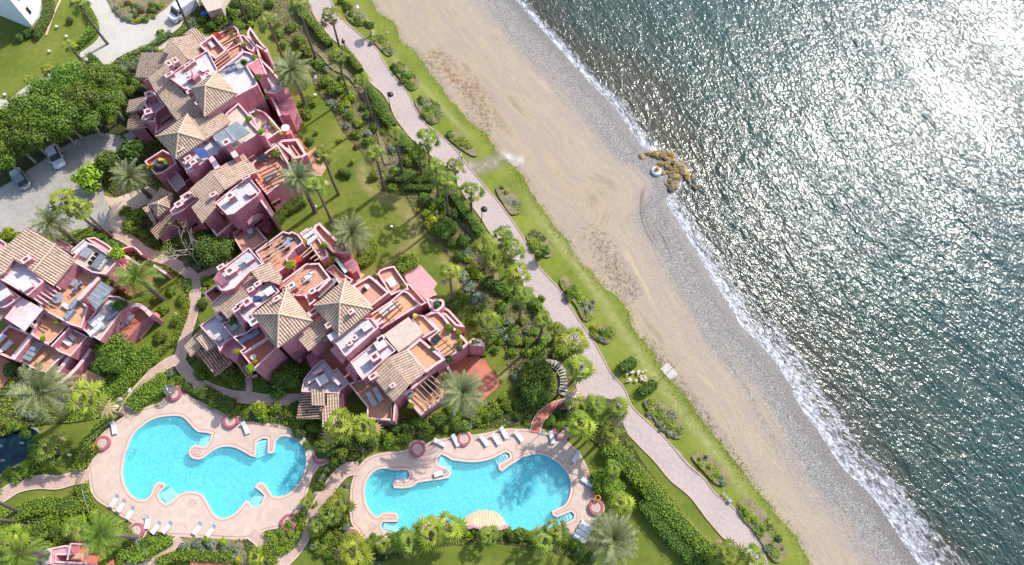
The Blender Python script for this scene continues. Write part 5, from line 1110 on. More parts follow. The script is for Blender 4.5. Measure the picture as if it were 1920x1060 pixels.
# third step
V.roof('d8 850,400 1120,258 1245,405 1175,425 1100,460 965,548', 'd8 850,400', 9.0, (.87, -.45), .18, 'tilep', z0=0)
V.roof('d8 850,400 965,548 880,620 890,690 780,822 690,690 760,630 676,545', 'd8 850,400', 9.0, (-.75, .6), .26, 'tile')
V.deck('d8 885,655 1000,560 1160,440 1262,560 1230,600 1040,745 985,755', 7.8, 'white', .3)
V.chim('a7 1500,60', 9.3, 1.4, .9, .8); V.chim('a7 1220,40', 9.0, 1.6, .9, .5); V.wallline('d8 1140,560 1165,590 1215,570', 8.5, .25, 7.8); V.chim('d8 1125,455 1155,440', 8.9, 1.2, .5, .4)
V.deck('d8 1185,330 1320,225 1400,180 1490,330 1520,420 1310,590 1215,470', 5.4, 'terra', .85, .25)
V.beams('d8 1220,385 1370,305 1245,415 1390,340 1260,440 1415,365 1275,465 1440,385 1285,490 1455,410 1295,515 1465,430 1305,540 1440,480', 7.6, 'wood', .13); V.beams('d8 1350,330 1460,450', 7.3, 'wood')
V.slab('a6 735,90 860,75 1060,330 990,385', 6.0, .25, 'tilep', 'pergola_roof') if False else V.roof('a6 735,95 860,72 1060,330 985,385', 'a6 735,95', 6.2, (.6, .8), .05, 'tilep', False)
V.beams('a6 1050,110 1200,330 1110,110 1260,310', 5.6, 'palewood', .2, .2, 'terrace_beam'); V.win('d8 1345,660 1415,620', 4.9, .9); V.win('d8 1160,290 1205,262', 8.6, 1.0)
V.deck('a6 860,60 960,20 1200,0 1360,260 1290,310 1150,330', 3.0, 'redfl', 1.5, .4)
# left flank
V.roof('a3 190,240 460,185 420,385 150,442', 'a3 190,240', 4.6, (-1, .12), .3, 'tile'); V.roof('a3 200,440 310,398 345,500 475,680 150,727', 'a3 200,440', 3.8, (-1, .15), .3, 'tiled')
V.deck('a3 475,115 600,110 720,260 780,340 640,440 620,605 510,600 385,560 430,460 500,440 430,300', 5.0, 'pinklt', .5, .3); V.chim('a3 520,150 510,430', 6.6, 1.6, 1.1, .9, px=(100, -30)); V.chim('a3 490,520', 6.0, .9, .9, .6)
V.deck('a3 640,440 780,330 985,580 760,710 620,800', 4.0, 'terra', .5, .2); V.win('a3 700,620 890,490', 4.4, 1.9); V.win('a3 310,760 400,750', 1.9, .5); V.win('a3 440,915 510,910', .9, .4)
V.deck('a5 180,285 480,90 640,180 710,320 480,480 350,500', 4.6, 'redfl', .8, .2); V.deck('a5 480,480 640,380 790,540 860,660 700,790 560,600', 3.4, 'beige', .6, .2); V.win('a5 860,610 920,570', 6.2, 1.6)
V.roof('d8 440,530 530,575 545,640 500,655 330,690 400,590', 'd8 440,530', 4.2, (-.4, .9), .2, 'tile'); V.hip('a7 320,190', 6.2, 'a5 640,810 a7 500,260 320,395 160,215', 4.9, 'tile')
V.roof('a7 60,260 165,220 275,460 215,480', 'a7 60,260', 4.0, (.4, .9), .25, 'tile'); V.roof('a7 175,620 500,330 600,440 300,778', 'a7 175,620', 3.0, (-.75, .6), .22, 'tiled')
V.deck('a7 505,310 700,95 830,0 870,0 975,130 880,190 650,350 550,388', 5.6, 'white', .45, .3); V.chim('a7 790,75', 7.0, 1.1, 1.5, 1.0); V.chim('a7 660,200', 7.0, 1.1, 1.0, .8)
V.win('a7 660,410 850,290', 4.9, 1.9); V.win('a7 800,570 940,480', 3.0, .9); V.win('a7 480,660 560,620', 1.6, .7); V.deck('a7 650,350 880,190 1080,380 1060,520 900,480 700,540', 2.8, 'pink', 0)
V.deck('d8 820,830 890,680 985,755 1035,820 900,935', 3.4, 'redfl', .7, .3); V.win('d8 835,800 920,745', 5.4, 1.4)
V.deck('d8 1030,925 1090,860 1230,860 1315,960 1215,1030 1120,1080', 2.0, 'terra', .6, .2); V.slab('d8 1140,785 1245,738 1285,760 1160,840', 4.2, .12, 'pinklt', 'awning', [4.8, 4.8, 4.0, 4.0])
V.win('d8 1185,840 1270,775', 3.9, 1.0); V.win('d8 1030,900 1120,850', 3.6, 1.1); V.wallline('d8 1235,600 1355,765', 6.6, .3); V.deck('d8 1220,860 1285,780 1345,815 1310,900', 1.2, 'pink', 0)
V.deck('a7 1300,330 1500,480 1740,570 1780,800 1520,1000 1290,740', 1.4, 'pink', 0) if False else None
VU = V

# ================================================================== central villa
V = Villa(620, 640, 'central pink villa with twin pyramid tile roofs and many terracotta terraces')
V.deck('b5 270,650 380,590 755,298 990,570 785,685 520,960 395,1005 300,1000 235,900 175,820', 9.4, 'white', .35); V.slab('b5 165,820 270,680 400,850 310,930', 10.2, .8, 'pink', 'stair_housing', [9.9, 10.4, 10.4, 9.9])
V.chim('b5 450,680', 10.7, 1.3, 1.0, .9); V.chim('b5 750,480', 10.3, .9, 1.1, .9, 'white', pot=False); V.wallline('b5 440,770 520,700 590,620', 10.1, .25, 9.4); V.chim('b5 300,620', 10.4, 1, .9, .5)
V.roof('b5 785,685 1110,530 1300,770 1240,905 1100,850 935,868', 'b5 785,685', 10.6, (.87, -.4), .14, 'tilep')
V.roof('b7 485,460 700,280 1000,60 1085,-20 1225,-20 1300,140 1150,290 880,485 850,575 760,685 640,545 560,590', 'b7 485,460', 7.6, (-.8, .6), .24, 'tile')
V.deck('b7 365,265 570,122 700,270 505,435', 6.2, 'redfl', .7, .2); V.deck('b7 880,490 1455,45 1612,232 1210,530 1150,600 1200,720 1130,780 1030,690', 9.2, 'white', .35)
V.chim('b7 1080,400', 10.6, 1.3, 1.0, .9); V.slab('b7 1160,290 1340,320 1310,400 1170,420', 10.3, .08, 'solar', 'solar_panel', [10.5, 10.5, 9.9, 9.9]); V.chim('b7 1440,230', 10.2, .9, 1.0, .9, 'white', pot=False)
V.chim('b7 960,450 900,520 1140,200 1250,110', 10.5, 1.2, .8, .5); V.chim('b7 1190,720', 10.4, 1.1, 1.2, .8, 'white')
V.hip('p 523,589', 12.4, 'p 538,541 586.5,602 521,652.5 472,589.5', 10.4, 'tile'); V.chim('b7 1560,350', 11.8, 1.2, .7, .5)
V.hip('p 637.5,567.6', 12.4, 'p 648,522 699,579.5 635.5,631 588,573', 10.4, 'tile'); V.chim('b8 1380,740', 12.0, 1.2, .6, .5)
V.roof('c3 215,270 500,20 690,-40 755,170 620,325 425,512', 'c3 425,512', 8.4, (-.8, .55), .10, 'tilep'); V.roof('c3 620,320 760,180 800,240 715,352', 'c3 620,320', 7.7, (-.8, .55), .1, 'tilep', False)
V.chim('c3 760,80', 10.4, 1.6, .9, .6); V.chim('b8 860,620', 10.3, 1.4, 1.2, .6); V.chim('b8 770,740', 9.6, 1.4, 1.4, .6)
V.deck('c3 770,325 930,270 1290,-30 1450,-30 1575,120 1030,602 1000,570 880,400', 8.9, 'white', .3); V.chim('c3 1370,100', 9.9, .9, 1.2, 1.0, 'white', pot=False); V.chim('c3 1180,290 1100,380', 9.8, .8, .6, .5); V.chim('c3 830,260', 9.8, .7, 1.2, .8, 'white', pot=False)
V.slab('c3 775,485 880,400 1035,600 960,700', 8.0, .8, 'pink', 'stair_housing', [7.4, 8.4, 8.4, 7.4])
V.deck('c3 1105,685 1630,262 1855,500 1690,630 1440,865 1310,982 1230,880', 6.7, 'white', .35); V.chim('c3 1600,400', 7.8, .9, 1.3, 1.2, 'white', pot=False); V.chim('c3 1510,600', 8.2, 1.3, 1.1, 1.0); V.chim('c3 1610,300', 7.8, .9, .9, .5, 'white')
V.slab('c3 1015,800 1100,690 1230,870 1180,1000', 6.0, 1.2, 'pink', 'stair_housing', [5.2, 6.4, 6.4, 5.2])
V.roof('c4 -5,500 400,212 645,480 240,792', 'c4 400,212', 6.9, (.5, .8), .06, 'gravroof', True) if False else V.deck('c4 -5,500 400,212 645,480 240,792', 6.9, 'gravroof', 0, nm='flat_roof', wall='pinktop')
V.chim('c3 1480,920', 7.9, 1.8, 1.1, .6)
V.roof('d3 598,350 775,265 950,470 802,586', 'd3 598,350', 7.6, (.87, -.4), .1, 'tilep'); V.roof('d3 598,350 802,586 665,738 455,490 470,480', 'd3 598,350', 7.6, (-.75, .6), .24, 'tile'); V.chim('d3 655,590', 7.6, 1.0, .6, .4)
# terraces between the roofs
V.deck('b5 860,365 1310,30 1420,60 1450,30 1560,80 1640,180 1640,230 1500,330 1380,480 1420,560 1330,640 1200,720 990,570', 7.4, 'terra', .7, .2)
V.beams('b5 880,380 1310,110 930,430 1340,170 960,480 1380,220 980,530 1430,260', 9.6, 'palewood', .14); V.beams('b5 1090,230 1180,480', 9.4, 'palewood', .14)
V.deck('b6 190,240 300,160 420,180 500,310 640,530 660,620 540,690 350,420 230,300', 6.4, 'terra', .5, .25); V.beams('b6 200,620 420,420 240,640 470,460 360,660 520,540 430,690 560,620', 8.6, 'palewood', .14)
V.deck('b6 410,180 430,110 520,65 620,170 800,340 960,370 1000,560 880,580 740,560 650,480', 4.4, 'terra', .7, .35); V.deck('b6 870,560 960,540 1120,700 1130,850 1060,900 960,830 800,620', 3.2, 'pink', 0); 
V.deck('b8 160,310 640,-50 860,-60 1050,190 840,330 740,410 800,560 700,640 620,480 440,480 330,340', 6.9, 'terra', .6, .25); V.beams('b8 210,360 600,30 250,390 700,90 330,440 760,150 440,480 790,210', 9.0, 'palewood', .14); V.chim('b8 410,310 750,400', 9.0, 2, .8, .6, 'white')
V.slab('b8 800,460 1090,185 1160,230 860,520', 7.4, .1, 'metalroof', 'lean_to_roof'); V.wallline('b8 830,400 1050,190', 8.6, .35, 4); V.deck('b6 610,830 760,750 900,900 1070,1000 1000,1080 850,1090 760,950', 4.8, 'terra', .3, .2)
V.deck('b8 430,480 620,420 800,560 820,640 700,760 560,640', 6.0, 'orange', 0)
V.slab('b6 755,660 800,640 975,860 930,895', 5.6, .2, 'teal', 'awning')
V.deck('c1 -10,400 280,232 345,270 615,512 312,758', 7.4, 'terra', .7, .3); V.beams('c1 310,750 620,515', 8.4, 'wood', .12); V.deck('c1 300,230 420,200 640,520 600,560 480,420', 5.2, 'redfl', .4, .2)
V.deck('c1 415,205 450,150 560,100 690,75 740,150 900,375 930,470 830,470 640,560', 5.4, 'terra', .6, .22, smooth_=0); V.deck('c1 900,350 950,380 1225,680 1130,730 1000,620 880,480', 3.8, 'terra', .5, .2)
V.deck('c1 265,885 640,640 830,470 920,500 1060,640 1120,710 480,1110 380,1040', 6.2, 'orange', .55, .25); V.beams('c1 380,950 750,650 440,990 790,700 520,1030 830,750', 8.2, 'wood', .14); V.beams('c1 660,650 800,820', 8.0, 'wood', .14); V.chim('c1 430,1000', 8.0, 1.6, 1, .7, 'pinktop', pot=False)
V.deck('c4 650,190 770,130 880,110 990,200 1070,310 1200,430 1390,640 1340,700 1170,815 980,905 700,560 870,430', 4.6, 'orange', .55, .35); V.deck('c4 450,240 560,170 650,190 870,420 640,560 600,480', 5.4, 'orange', .5, .2)
V.beams('c4 860,720 1040,600 910,790 1090,660 960,840 1130,720 990,880 1160,770', 6.2, 'wood', .1); V.beams('c4 940,570 1150,780', 6.0, 'wood', .1)
V.deck('c4 360,745 590,555 1010,905 830,1020 700,1120 640,1100', 5.6, 'orange', .6, .35); 
V.deck('c1 1290,720 1310,650 1400,610 1500,640 1500,740 1400,820 1320,800', 5.0, 'soil', .3, .35, smooth_=3); V.deck('c1 1200,600 1300,620 1600,800 1850,1080 1700,1060 1520,880 1300,820', 2.6, 'terra', .8, .3, wall='pinklt')
V.deck('c4 1390,620 1450,560 1590,580 1640,700 1560,690 1400,680', 4.6, 'soil', .4, .4); V.deck('c4 1380,600 1600,590 1660,720 1600,800 1530,770', 2.0, 'pink', 0)
V.deck('c6 320,700 840,285 1030,180 1240,570 1060,680 800,900 590,1040', 2.2, 'orange', .5, .35); V.beams('c6 450,640 720,920 520,590 800,880 590,530 860,800 650,480 940,760 710,440 1000,680 770,390 1060,640', 4.6, 'palewood', .1); V.beams('c6 600,1040 1080,640', 4.4, 'palewood', .13); V.beams('c6 330,700 830,280', 4.7, 'pinktop', .3, .3, 'pergola_beam')
V.deck('c6 600,1050 830,950 930,1060 b3 0,0', 1.4, 'pinklt', 0) if False else None
V.deck('c5 990,262 1100,212 1340,152 1450,195 1737,555 1712,862 1283,836 1295,642', 3.4, 'orange', .8, .22); V.wallline('c5 1737,555 1712,862', 4.2, .5); V.win('c5 1430,890 1640,905', 2.4, 1.0)
V.deck('c3 600,400 760,330 880,400 960,705 1080,640 1240,880 1300,985 1290,1100 1090,1040 885,785 820,835 640,600', 3.0, 'redfl', 0); V.deck('c3 380,600 540,480 660,640 500,770 440,760', 2.4, 'pink', 0)
V.deck('c3 325,1065 345,970 500,770 665,640 825,835 885,785 1090,1028 d2 1425,640 1425,665 1170,650 1078,645', 3.6, 'white', .45, .15); V.chim('c5 560,200', 5.0, 1.0, 1.2, 1.1, 'white', pot=False); V.wallline('c5 420,100 560,20', 4.6, .5, 3.6); V.wallline('c5 330,250 500,130', 4.2, .3, 3.6); V.wallline('c5 720,150 840,270', 4.8, .4, 3.6)
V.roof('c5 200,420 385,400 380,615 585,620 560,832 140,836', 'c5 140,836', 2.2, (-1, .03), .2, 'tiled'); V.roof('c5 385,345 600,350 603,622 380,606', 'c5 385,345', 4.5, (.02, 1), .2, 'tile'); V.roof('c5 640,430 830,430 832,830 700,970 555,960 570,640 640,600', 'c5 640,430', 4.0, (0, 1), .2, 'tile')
V.deck('c5 830,350 910,420 920,620 860,650 830,800', 2.6, 'pinklt', 0)
V.deck('b7 660,770 800,690 870,658 1035,830 1055,910 910,1012 845,985', 6.0, 'beige', .45, .15); V.deck('b7 850,590 960,540 1060,690 1020,790 990,800', 8.2, 'pinklt', 0); V.win('b7 1020,800 1070,770', 7.4, .8)
V.deck('b7 298,790 340,760 640,548 735,690 665,772 850,985 c2 930,285 815,362 715,518 655,390 460,180 385,95', 5.2, 'white', .4, .18); V.chim('c2 700,280', 6.2, .9, .5, .9, 'white', pot=False); V.wallline('b7 560,600 660,700', 6.2, .5, 5.2, 'pinklt')
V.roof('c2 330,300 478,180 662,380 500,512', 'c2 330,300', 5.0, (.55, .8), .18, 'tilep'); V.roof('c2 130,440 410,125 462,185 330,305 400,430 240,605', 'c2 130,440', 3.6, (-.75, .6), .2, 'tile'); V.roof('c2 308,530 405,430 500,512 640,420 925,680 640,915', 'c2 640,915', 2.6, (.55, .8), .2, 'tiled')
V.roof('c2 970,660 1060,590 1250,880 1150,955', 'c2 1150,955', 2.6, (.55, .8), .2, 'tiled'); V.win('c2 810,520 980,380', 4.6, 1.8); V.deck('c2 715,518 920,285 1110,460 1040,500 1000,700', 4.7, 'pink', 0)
V.deck('c2 930,285 960,265 1130,215 1350,50 1500,270 1665,445 1275,812 1040,510 1115,462', 6.9, 'redfl', .75, .18); V.beams('c2 1110,540 1500,280', 7.9, 'pinktop', .15, .9, 'dividing_wall'); V.win('c2 1800,510 1850,480', 5.2, .7); V.win('c3 165,570 205,545 245,660 290,630', 4.6, .7); V.wallline('c2 1250,930 1330,900', 1.2, .3)
VC = V

# ================================================================== left villa
V = Villa(110, 580, 'left pink villa with striped tile roof, pergolas and furnished orange terraces')
V.roof('a8 460,45 905,320 530,775 215,575 60,800 -80,880 -80,520', 'a8 460,45', 9.6, (.87, .5), .20, 'tile'); V.roof('a8 905,325 1228,580 870,1012 528,778', 'a8 905,325', 8.9, (.87, .5), .22, 'tile'); V.beams('a8 905,322 530,776', 9.05, 'fascia', .2, .15, 'ridge_tiles')
V.deck('a8 60,800 205,572 530,775 722,942 b2 455,215 150,30 -60,-80', 8.0, 'white', .4, .25); V.chim('a8 430,580', 9.8, 1.6, 1.1, .7); V.chim('b2 430,60', 9.0, .9, 1.2, 1.0, 'white', pot=False)
V.deck('b2 -60,-80 110,70 340,235 100,400 -60,430', 7.2, 'white', .3, .2); V.chim('b2 60,200', 8.6, .9, 1.4, 1.1, 'white', pot=False); V.roof('b2 -60,430 100,420 140,440 -20,620 -60,640', 'b2 -60,430', 6.6, (.5, .8), .2, 'tile')
V.slab('b2 72,580 345,238 705,430 400,792', 7.0, .15, 'pinktop', 'canopy_roof'); V.deck('a8 -80,190 110,320 60,480 -80,520', 7.4, 'pinklt', .3, .2); V.win('a8 50,350 95,330', 6.8, 1.2)
V.deck('b1 -70,420 190,125 320,165 510,285 640,400 680,455 510,655 280,620', 6.2, 'beige', .6, .2); V.deck('b1 180,60 330,40 520,150 620,230 560,300 330,170', 5.2, 'pinklt', .3, .2)
V.deck('a8 880,1020 1190,635 1340,720 1590,865 b2 1290,262 1445,400 1330,745 1150,690 690,440 560,265 700,50', 5.0, 'orange', .45, .22)
V.beams('b2 880,20 990,110 800,78 935,162 730,115 890,222 655,148 845,272 605,205 790,325 560,260 690,350', 7.2, 'pinktop', .16, .2); V.beams('b2 640,290 880,470 700,300 940,410', 6.8, 'palewood', .12)
V.slab('b1 205,1050 430,765 640,882 b2 1570,445', 7.2, .12, 'metalroof', 'glass_roof'); 
for k in range(1, 5):
    a = Vector(P('b1 430,765')[0]).lerp(Vector(P('b2 1370,300')[0]), k / 5); c = Vector(P('b1 640,882')[0]).lerp(Vector(P('b2 1570,445')[0]), k / 5); V.beams('p %f,%f %f,%f' % (a.x, a.y, c.x, c.y), 7.27, 'pinktop', .06, .06, 'glass_roof_bar')
V.wallline('b2 1300,270 b1 400,700', 6.4, .5, 2)
V.deck('b3 690,350 900,120 1080,140 1240,230 985,565 765,868 560,745 460,660 670,400', 4.4, 'beige', .45, .2); V.deck('b3 780,880 985,560 1230,290 1430,270 1620,450 1480,520 1160,900 860,880', 2.4, 'redfl', 0, .2); V.wallline('b3 770,860 1000,560 1250,310 1420,290 1600,450', 3.8, .55)
V.wallline('b3 1100,920 1640,480', .6, .12)
V.deck('b2 490,840 700,455 1140,690 1110,740 830,1035 690,975', 3.8, 'orange', .6, .3); V.deck('b4 -70,290 150,75 530,240 200,650 -70,540', 2.8, 'redfl', .5, .3); V.wallline('b4 520,240 200,640', 3.8, .7)
V.deck('b4 730,400 1120,105 1435,268 1160,600 960,520 850,430', 3.0, 'terra', .5, .2); V.wallline('b4 1120,110 820,420', 4.4, .6); V.deck('b4 300,660 580,335 850,430 990,480 1100,545 930,680 750,860 600,830', 2.2, 'orange', .5, .22)
for k in range(4):
    a = Vector(P('b4 575,350')[0]).lerp(Vector(P('b4 350,630')[0]), (k + .04) / 4); c = Vector(P('b4 575,350')[0]).lerp(Vector(P('b4 350,630')[0]), (k + .86) / 4); d = Vector(P('b4 705,405')[0]) - Vector(P('b4 575,350')[0])
    V.slab('p %f,%f %f,%f %f,%f %f,%f' % (a.x, a.y, a.x + d.x, a.y + d.y, c.x + d.x, c.y + d.y, c.x, c.y), 3.4, .1, 'metalroof', 'skylight')
V.wallline('c7 840,680 1150,400 1360,110', 1.8, .5); V.wallline('c7 820,520 1060,200', 2.4, .5); V.deck('a8 900,200 1150,330 1240,470 1190,500 900,330', 4.6, 'pinklt', .2, .2); V.deck('a8 1400,240 1660,160 1840,400 1750,520 1500,330', 4.6, 'pinklt', .3, .2) if False else None
V.deck('b1 600,700 840,350 1060,470 1290,690 1180,900 900,1000 700,880', .8, 'redfl', 0); V.beams('b1 700,650 840,500 750,550 900,660 800,490 960,590 850,440 1010,550 900,400 990,480', 3.2, 'pinktop', .12); V.wallline('b1 830,350 1060,500', 3.4, .35); V.wallline('b1 1290,500 1500,640', 2.0, .35); V.wallline('b1 560,680 670,460', 5.8, .35); V.wallline('b1 780,230 960,200 1100,330', 1.6, .2)
VL = V
# bottom left villa, white building, gatehouse
V = Villa(110, 1045, 'small pink house part at the bottom left edge with planter')
V.deck('e5 360,935 500,890 500,1030 380,1040 360,1100 340,1100', 2.6, 'soil', .3, .2, wall='pinklt'); V.deck('e5 500,890 650,860 690,870 670,960 560,960 560,1020 880,1035 850,1110 420,1110 420,1035 500,1030', 2.6, 'pinklt', .2, .2); V.beams('e5 700,845 885,855 885,855 845,1030 700,845 665,1010', 3.4, 'white', .12); V.slab('e5 680,935 830,940 820,1010 675,1010', 1.0, .08, 'palewood', 'bench_top')
w = W(67, 57, 0); t = thing('white_building', (w.x, w.y, 0), 'tall white building with narrow windows at the top left corner', 'building')
wp = [q.to_2d() for q in PW('p 67,57 96,-20 40,-130 -90,-60 -70,0')]; MB().prism(ccw(wp), 0, 11).obj('wall', M['whitewall'], t); MB().prism(inset(ccw(wp), .3), 11, 11.1).obj('roof', M['white'], t)
a, c = Vector((*wp[0], 0)), Vector((*wp[1], 0)); d = (c - a).normalized(); nn = Vector((d.y, -d.x, 0)); nn = nn if nn.dot(-a) > 0 else -nn
for f, zz in ((1.6, 2.2), (1.6, 5.2), (5.2, 2.2), (5.2, 5.2), (5.2, 8.2), (1.6, 8.2)):
    q = a + d * f + nn * .03; MB().box((q.x, q.y, zz), (.6, .1, 1.3), math.atan2(d.y, d.x)).obj('window', M['glass'], t)
V = Villa(1076, 747, 'small pink gatehouse with hipped tile roof beside the promenade', 'gatehouse', 'gatehouse'); V.hip('c8 1010,745', 3.4, 'c8 865,690 1100,610 1185,800 935,935', 2.7, 'tile'); V.wallline('c8 770,850 870,790 940,930', 1.6, .3)

# ------------------------------------------------------------------ pool features
w = W(*P('e3 985,775')[0], 0); t = thing('cascade_roof', (w.x, w.y, 0), 'fan shaped ribbed tile cascade at the edge of the right pool', 'cascade'); b = MB(); A = Vector((w.x, w.y, 1.1)); arc = smooth(PW('e3 822,748 840,715 880,685 930,662 985,652 1040,657 1085,675 1120,712 1155,768', .32), False, 5); n = len(arc)
low = [Vector(p) for p in arc]; hi = smooth(PW('e3 850,755 880,770 920,762 985,785 1040,775 1090,782 1140,765', .95), False, 8)
for i in range(n):
    h = hi[int(i / (n - 1) * (len(hi) - 1))]; z_ = .09 if i % 2 else 0; b.v += [tuple(low[i] + Vector((0, 0, z_))), tuple(h + Vector((0, 0, z_ * .6))), (low[i].x, low[i].y, -.1)]
for i in range(n - 1): k = i * 3; b.f += [(k, k + 1, k + 4, k + 3), (k, k + 3, k + 5, k + 2)]; b.m += [i % 2, 1]
M['slat'] = surf('cream_slats', (.72, .58, .42), (.80, .68, .52), 2, .8); M['slat2'] = surf('brown_slats', (.42, .27, .16), (.52, .36, .22), 2, .8); b.obj('ribbed_top', [M['slat'], M['slat2']], t)
b = MB()
for i, p in enumerate(hi[::3]): b.lathe([(.28, 0), (.32, .9), (.2, 1.02)], (p.x, p.y, 0), 7)
b.obj('scalloped_wall', M['pinklt'], t)
tag(MB().prism([q.to_2d() for q in PW('e3 540,713 722,696 730,728 700,760 640,800 540,814', .35)], -1, .35).obj('bathing_platform', M['pinklt']), 'flat pink stone platform jutting into the right pool', 'platform')
tag(MB().prism([q.to_2d() for q in PW('e3 222,835 275,795 345,890 240,915', .3)], 0, .3, 0, 1).obj('deck_planter', [M['band'], M['gravel']]), 'angular planter at the lower left of the right pool', 'planter')
tag(MB().prism([q.to_2d() for q in PW('e3 275,800 405,815 355,892', .3)], 0, .3, 0, 1).obj('deck_planter', [M['band'], M['coping']]), 'triangular stone step at the lower left of the right pool', 'planter')
# ------------------------------------------------------------------ small things: one of each kind, then copies of the thing and its parts
def dup(root, loc, rz, label, group=None, sc=None):
    r = root.copy(); col.objects.link(r); r.location = loc; r.rotation_euler = (0, 0, rz); r['label'] = label
    if group: r['group'] = group
    if sc: r.scale = (sc,) * 3
    for ch in list(root.children):
        c = ch.copy(); col.objects.link(c); c.parent = r
        for g in ch.children: d = g.copy(); col.objects.link(d); d.parent = c
    return r
def facing(u, v, dx, dy, z=0):
    a = W(u, v, z); b = W(u + dx, v + dy, z) - a; return math.atan2(b.y, b.x)
PROTO = {}
def place(kind, make, u, v, z, dx, dy, label, group=None, sc=None):
    w = W(u, v, z); rz = facing(u, v, dx, dy, z); loc = (w.x, w.y, z)
    if kind not in PROTO:
        r = make(); PROTO[kind] = r; r.location = loc; r.rotation_euler = (0, 0, rz); r['label'] = label
        if group: r['group'] = group
        if sc: r.scale = (sc,) * 3
        return r
    return dup(PROTO[kind], loc, rz, label, group, sc)
def part(name, mb, mat, par): return mb.obj(name, mat, par)
def mk_lounger(mat='plastic', cush='plastic'):
    def f():
        t = thing('sun_lounger', (0, 0, 0), 'x', 'sun lounger')
        part('frame', MB().box((-.1, 0, .26), (1.35, .66, .06)).box((-.1, .33, .22), (1.4, .05, .1)).box((-.1, -.33, .22), (1.4, .05, .1)), M[mat], t)
        b = MB(); a = math.radians(32); x0 = .57; L_ = .68
        b.add([(x0, -.31, .31), (x0, .31, .31), (x0 + L_ * math.cos(a), .31, .31 + L_ * math.sin(a)), (x0 + L_ * math.cos(a), -.31, .31 + L_ * math.sin(a)), (x0, -.31, .36), (x0, .31, .36), (x0 + L_ * math.cos(a) - .02, .31, .37 + L_ * math.sin(a)), (x0 + L_ * math.cos(a) - .02, -.31, .37 + L_ * math.sin(a))], [(3, 2, 1, 0), (4, 5, 6, 7), (0, 1, 5, 4), (1, 2, 6, 5), (2, 3, 7, 6), (3, 0, 4, 7)])
        part('backrest', b, M[cush], t); part('mattress', MB().box((-.1, 0, .325), (1.3, .58, .06)), M[cush], t)
        for x in (-.65, .5):
            for y in (-.28, .28): part('leg', MB().box((x, y, 0), (.06, .06, .24)), M[mat], t)
        return t
    return f
def mk_table(w, d, mat, h=.74, legm='metal'):
    def f():
        t = thing('table', (0, 0, 0), 'x', 'table'); part('table_top', MB().box((0, 0, h - .05), (w, d, .05)), M[mat], t)
        for x in (-1, 1):
            for y in (-1, 1): part('leg', MB().box((x * (w / 2 - .08), y * (d / 2 - .08), 0), (.06, .06, h - .052)), M[legm], t)
        return t
    return f
def mk_rtable(r, mat):
    def f():
        t = thing('round_table', (0, 0, 0), 'x', 'table'); part('table_top', MB().lathe([(r, .70), (r * 1.02, .72), (r, .75)], n=20), M[mat], t); part('pedestal', MB().lathe([(.25, 0), (.06, .05), (.05, .695)], n=10), M['metal'], t); return t
    return f
def mk_chair(mat, seat=None):
    def f():
        t = thing('chair', (0, 0, 0), 'x', 'chair'); part('seat', MB().box((0, 0, .42), (.48, .48, .06)), M[seat or mat], t); part('backrest', MB().box((.24, 0, .48), (.06, .48, .42)), M[mat], t)
        for x in (-.2, .2):
            for y in (-.2, .2): part('leg', MB().box((x, y, 0), (.04, .04, .418)), M[mat], t)
        for y in (-.25, .25): part('armrest', MB().box((.02, y, .62), (.44, .05, .04)), M[mat], t)
        return t
    return f
def mk_sofa(mat, L_=2.0):
    def f():
        t = thing('sofa', (0, 0, 0), 'x', 'sofa'); part('base', MB().box((0, 0, .03), (.85, L_, .36)), M[mat], t); part('backrest', MB().box((.36, 0, .392), (.2, L_, .42)), M[mat], t)
        for k in (-1, 1): part('seat_cushion', MB().box((-.08, k * L_ / 4, .392), (.62, L_ / 2 - .08, .12)), M['plastic' if mat == 'white' else mat], t)
        return t
    return f
def mk_umbrella(mat, r):
    def f():
        t = thing('parasol', (0, 0, 0), 'x', 'parasol'); b = MB(); n = 8; b.v = [(0, 0, 2.7)]
        for i in range(n): g = 6.283 * i / n; b.v.append((r * math.cos(g), r * math.sin(g), 2.2))
        for i in range(n): g = 6.283 * i / n; b.v.append((r * math.cos(g), r * math.sin(g), 2.05))
        for i in range(n): b.f += [(0, 1 + i, 1 + (i + 1) % n), (1 + i, 1 + n + i, 1 + n + (i + 1) % n, 1 + (i + 1) % n)]; b.m += [0, 0]
        part('canopy', b, M[mat], t); part('pole', MB().tube([(0, 0, 0), (0, 0, 2.65)], .03, 6), M['metal'], t); part('foot', MB().lathe([(.3, 0), (.3, .08), (.1, .1)], n=12), M['metal'], t); return t
    return f
def mk_pot(plant, pr=.25, kind='g'):
    def f():
        t = thing('potted_plant', (0, 0, 0), 'x', 'potted plant'); part('pot', MB().lathe([(pr * .7, 0), (pr, pr * 1.5), (pr * .9, pr * 1.52)], n=12), M['terra'], t)
        child('foliage', BUSH[kind][0], t, (0, 0, pr * 1.5 + plant * .5), (0, 0, 0), (plant,) * 3); return t
    return f
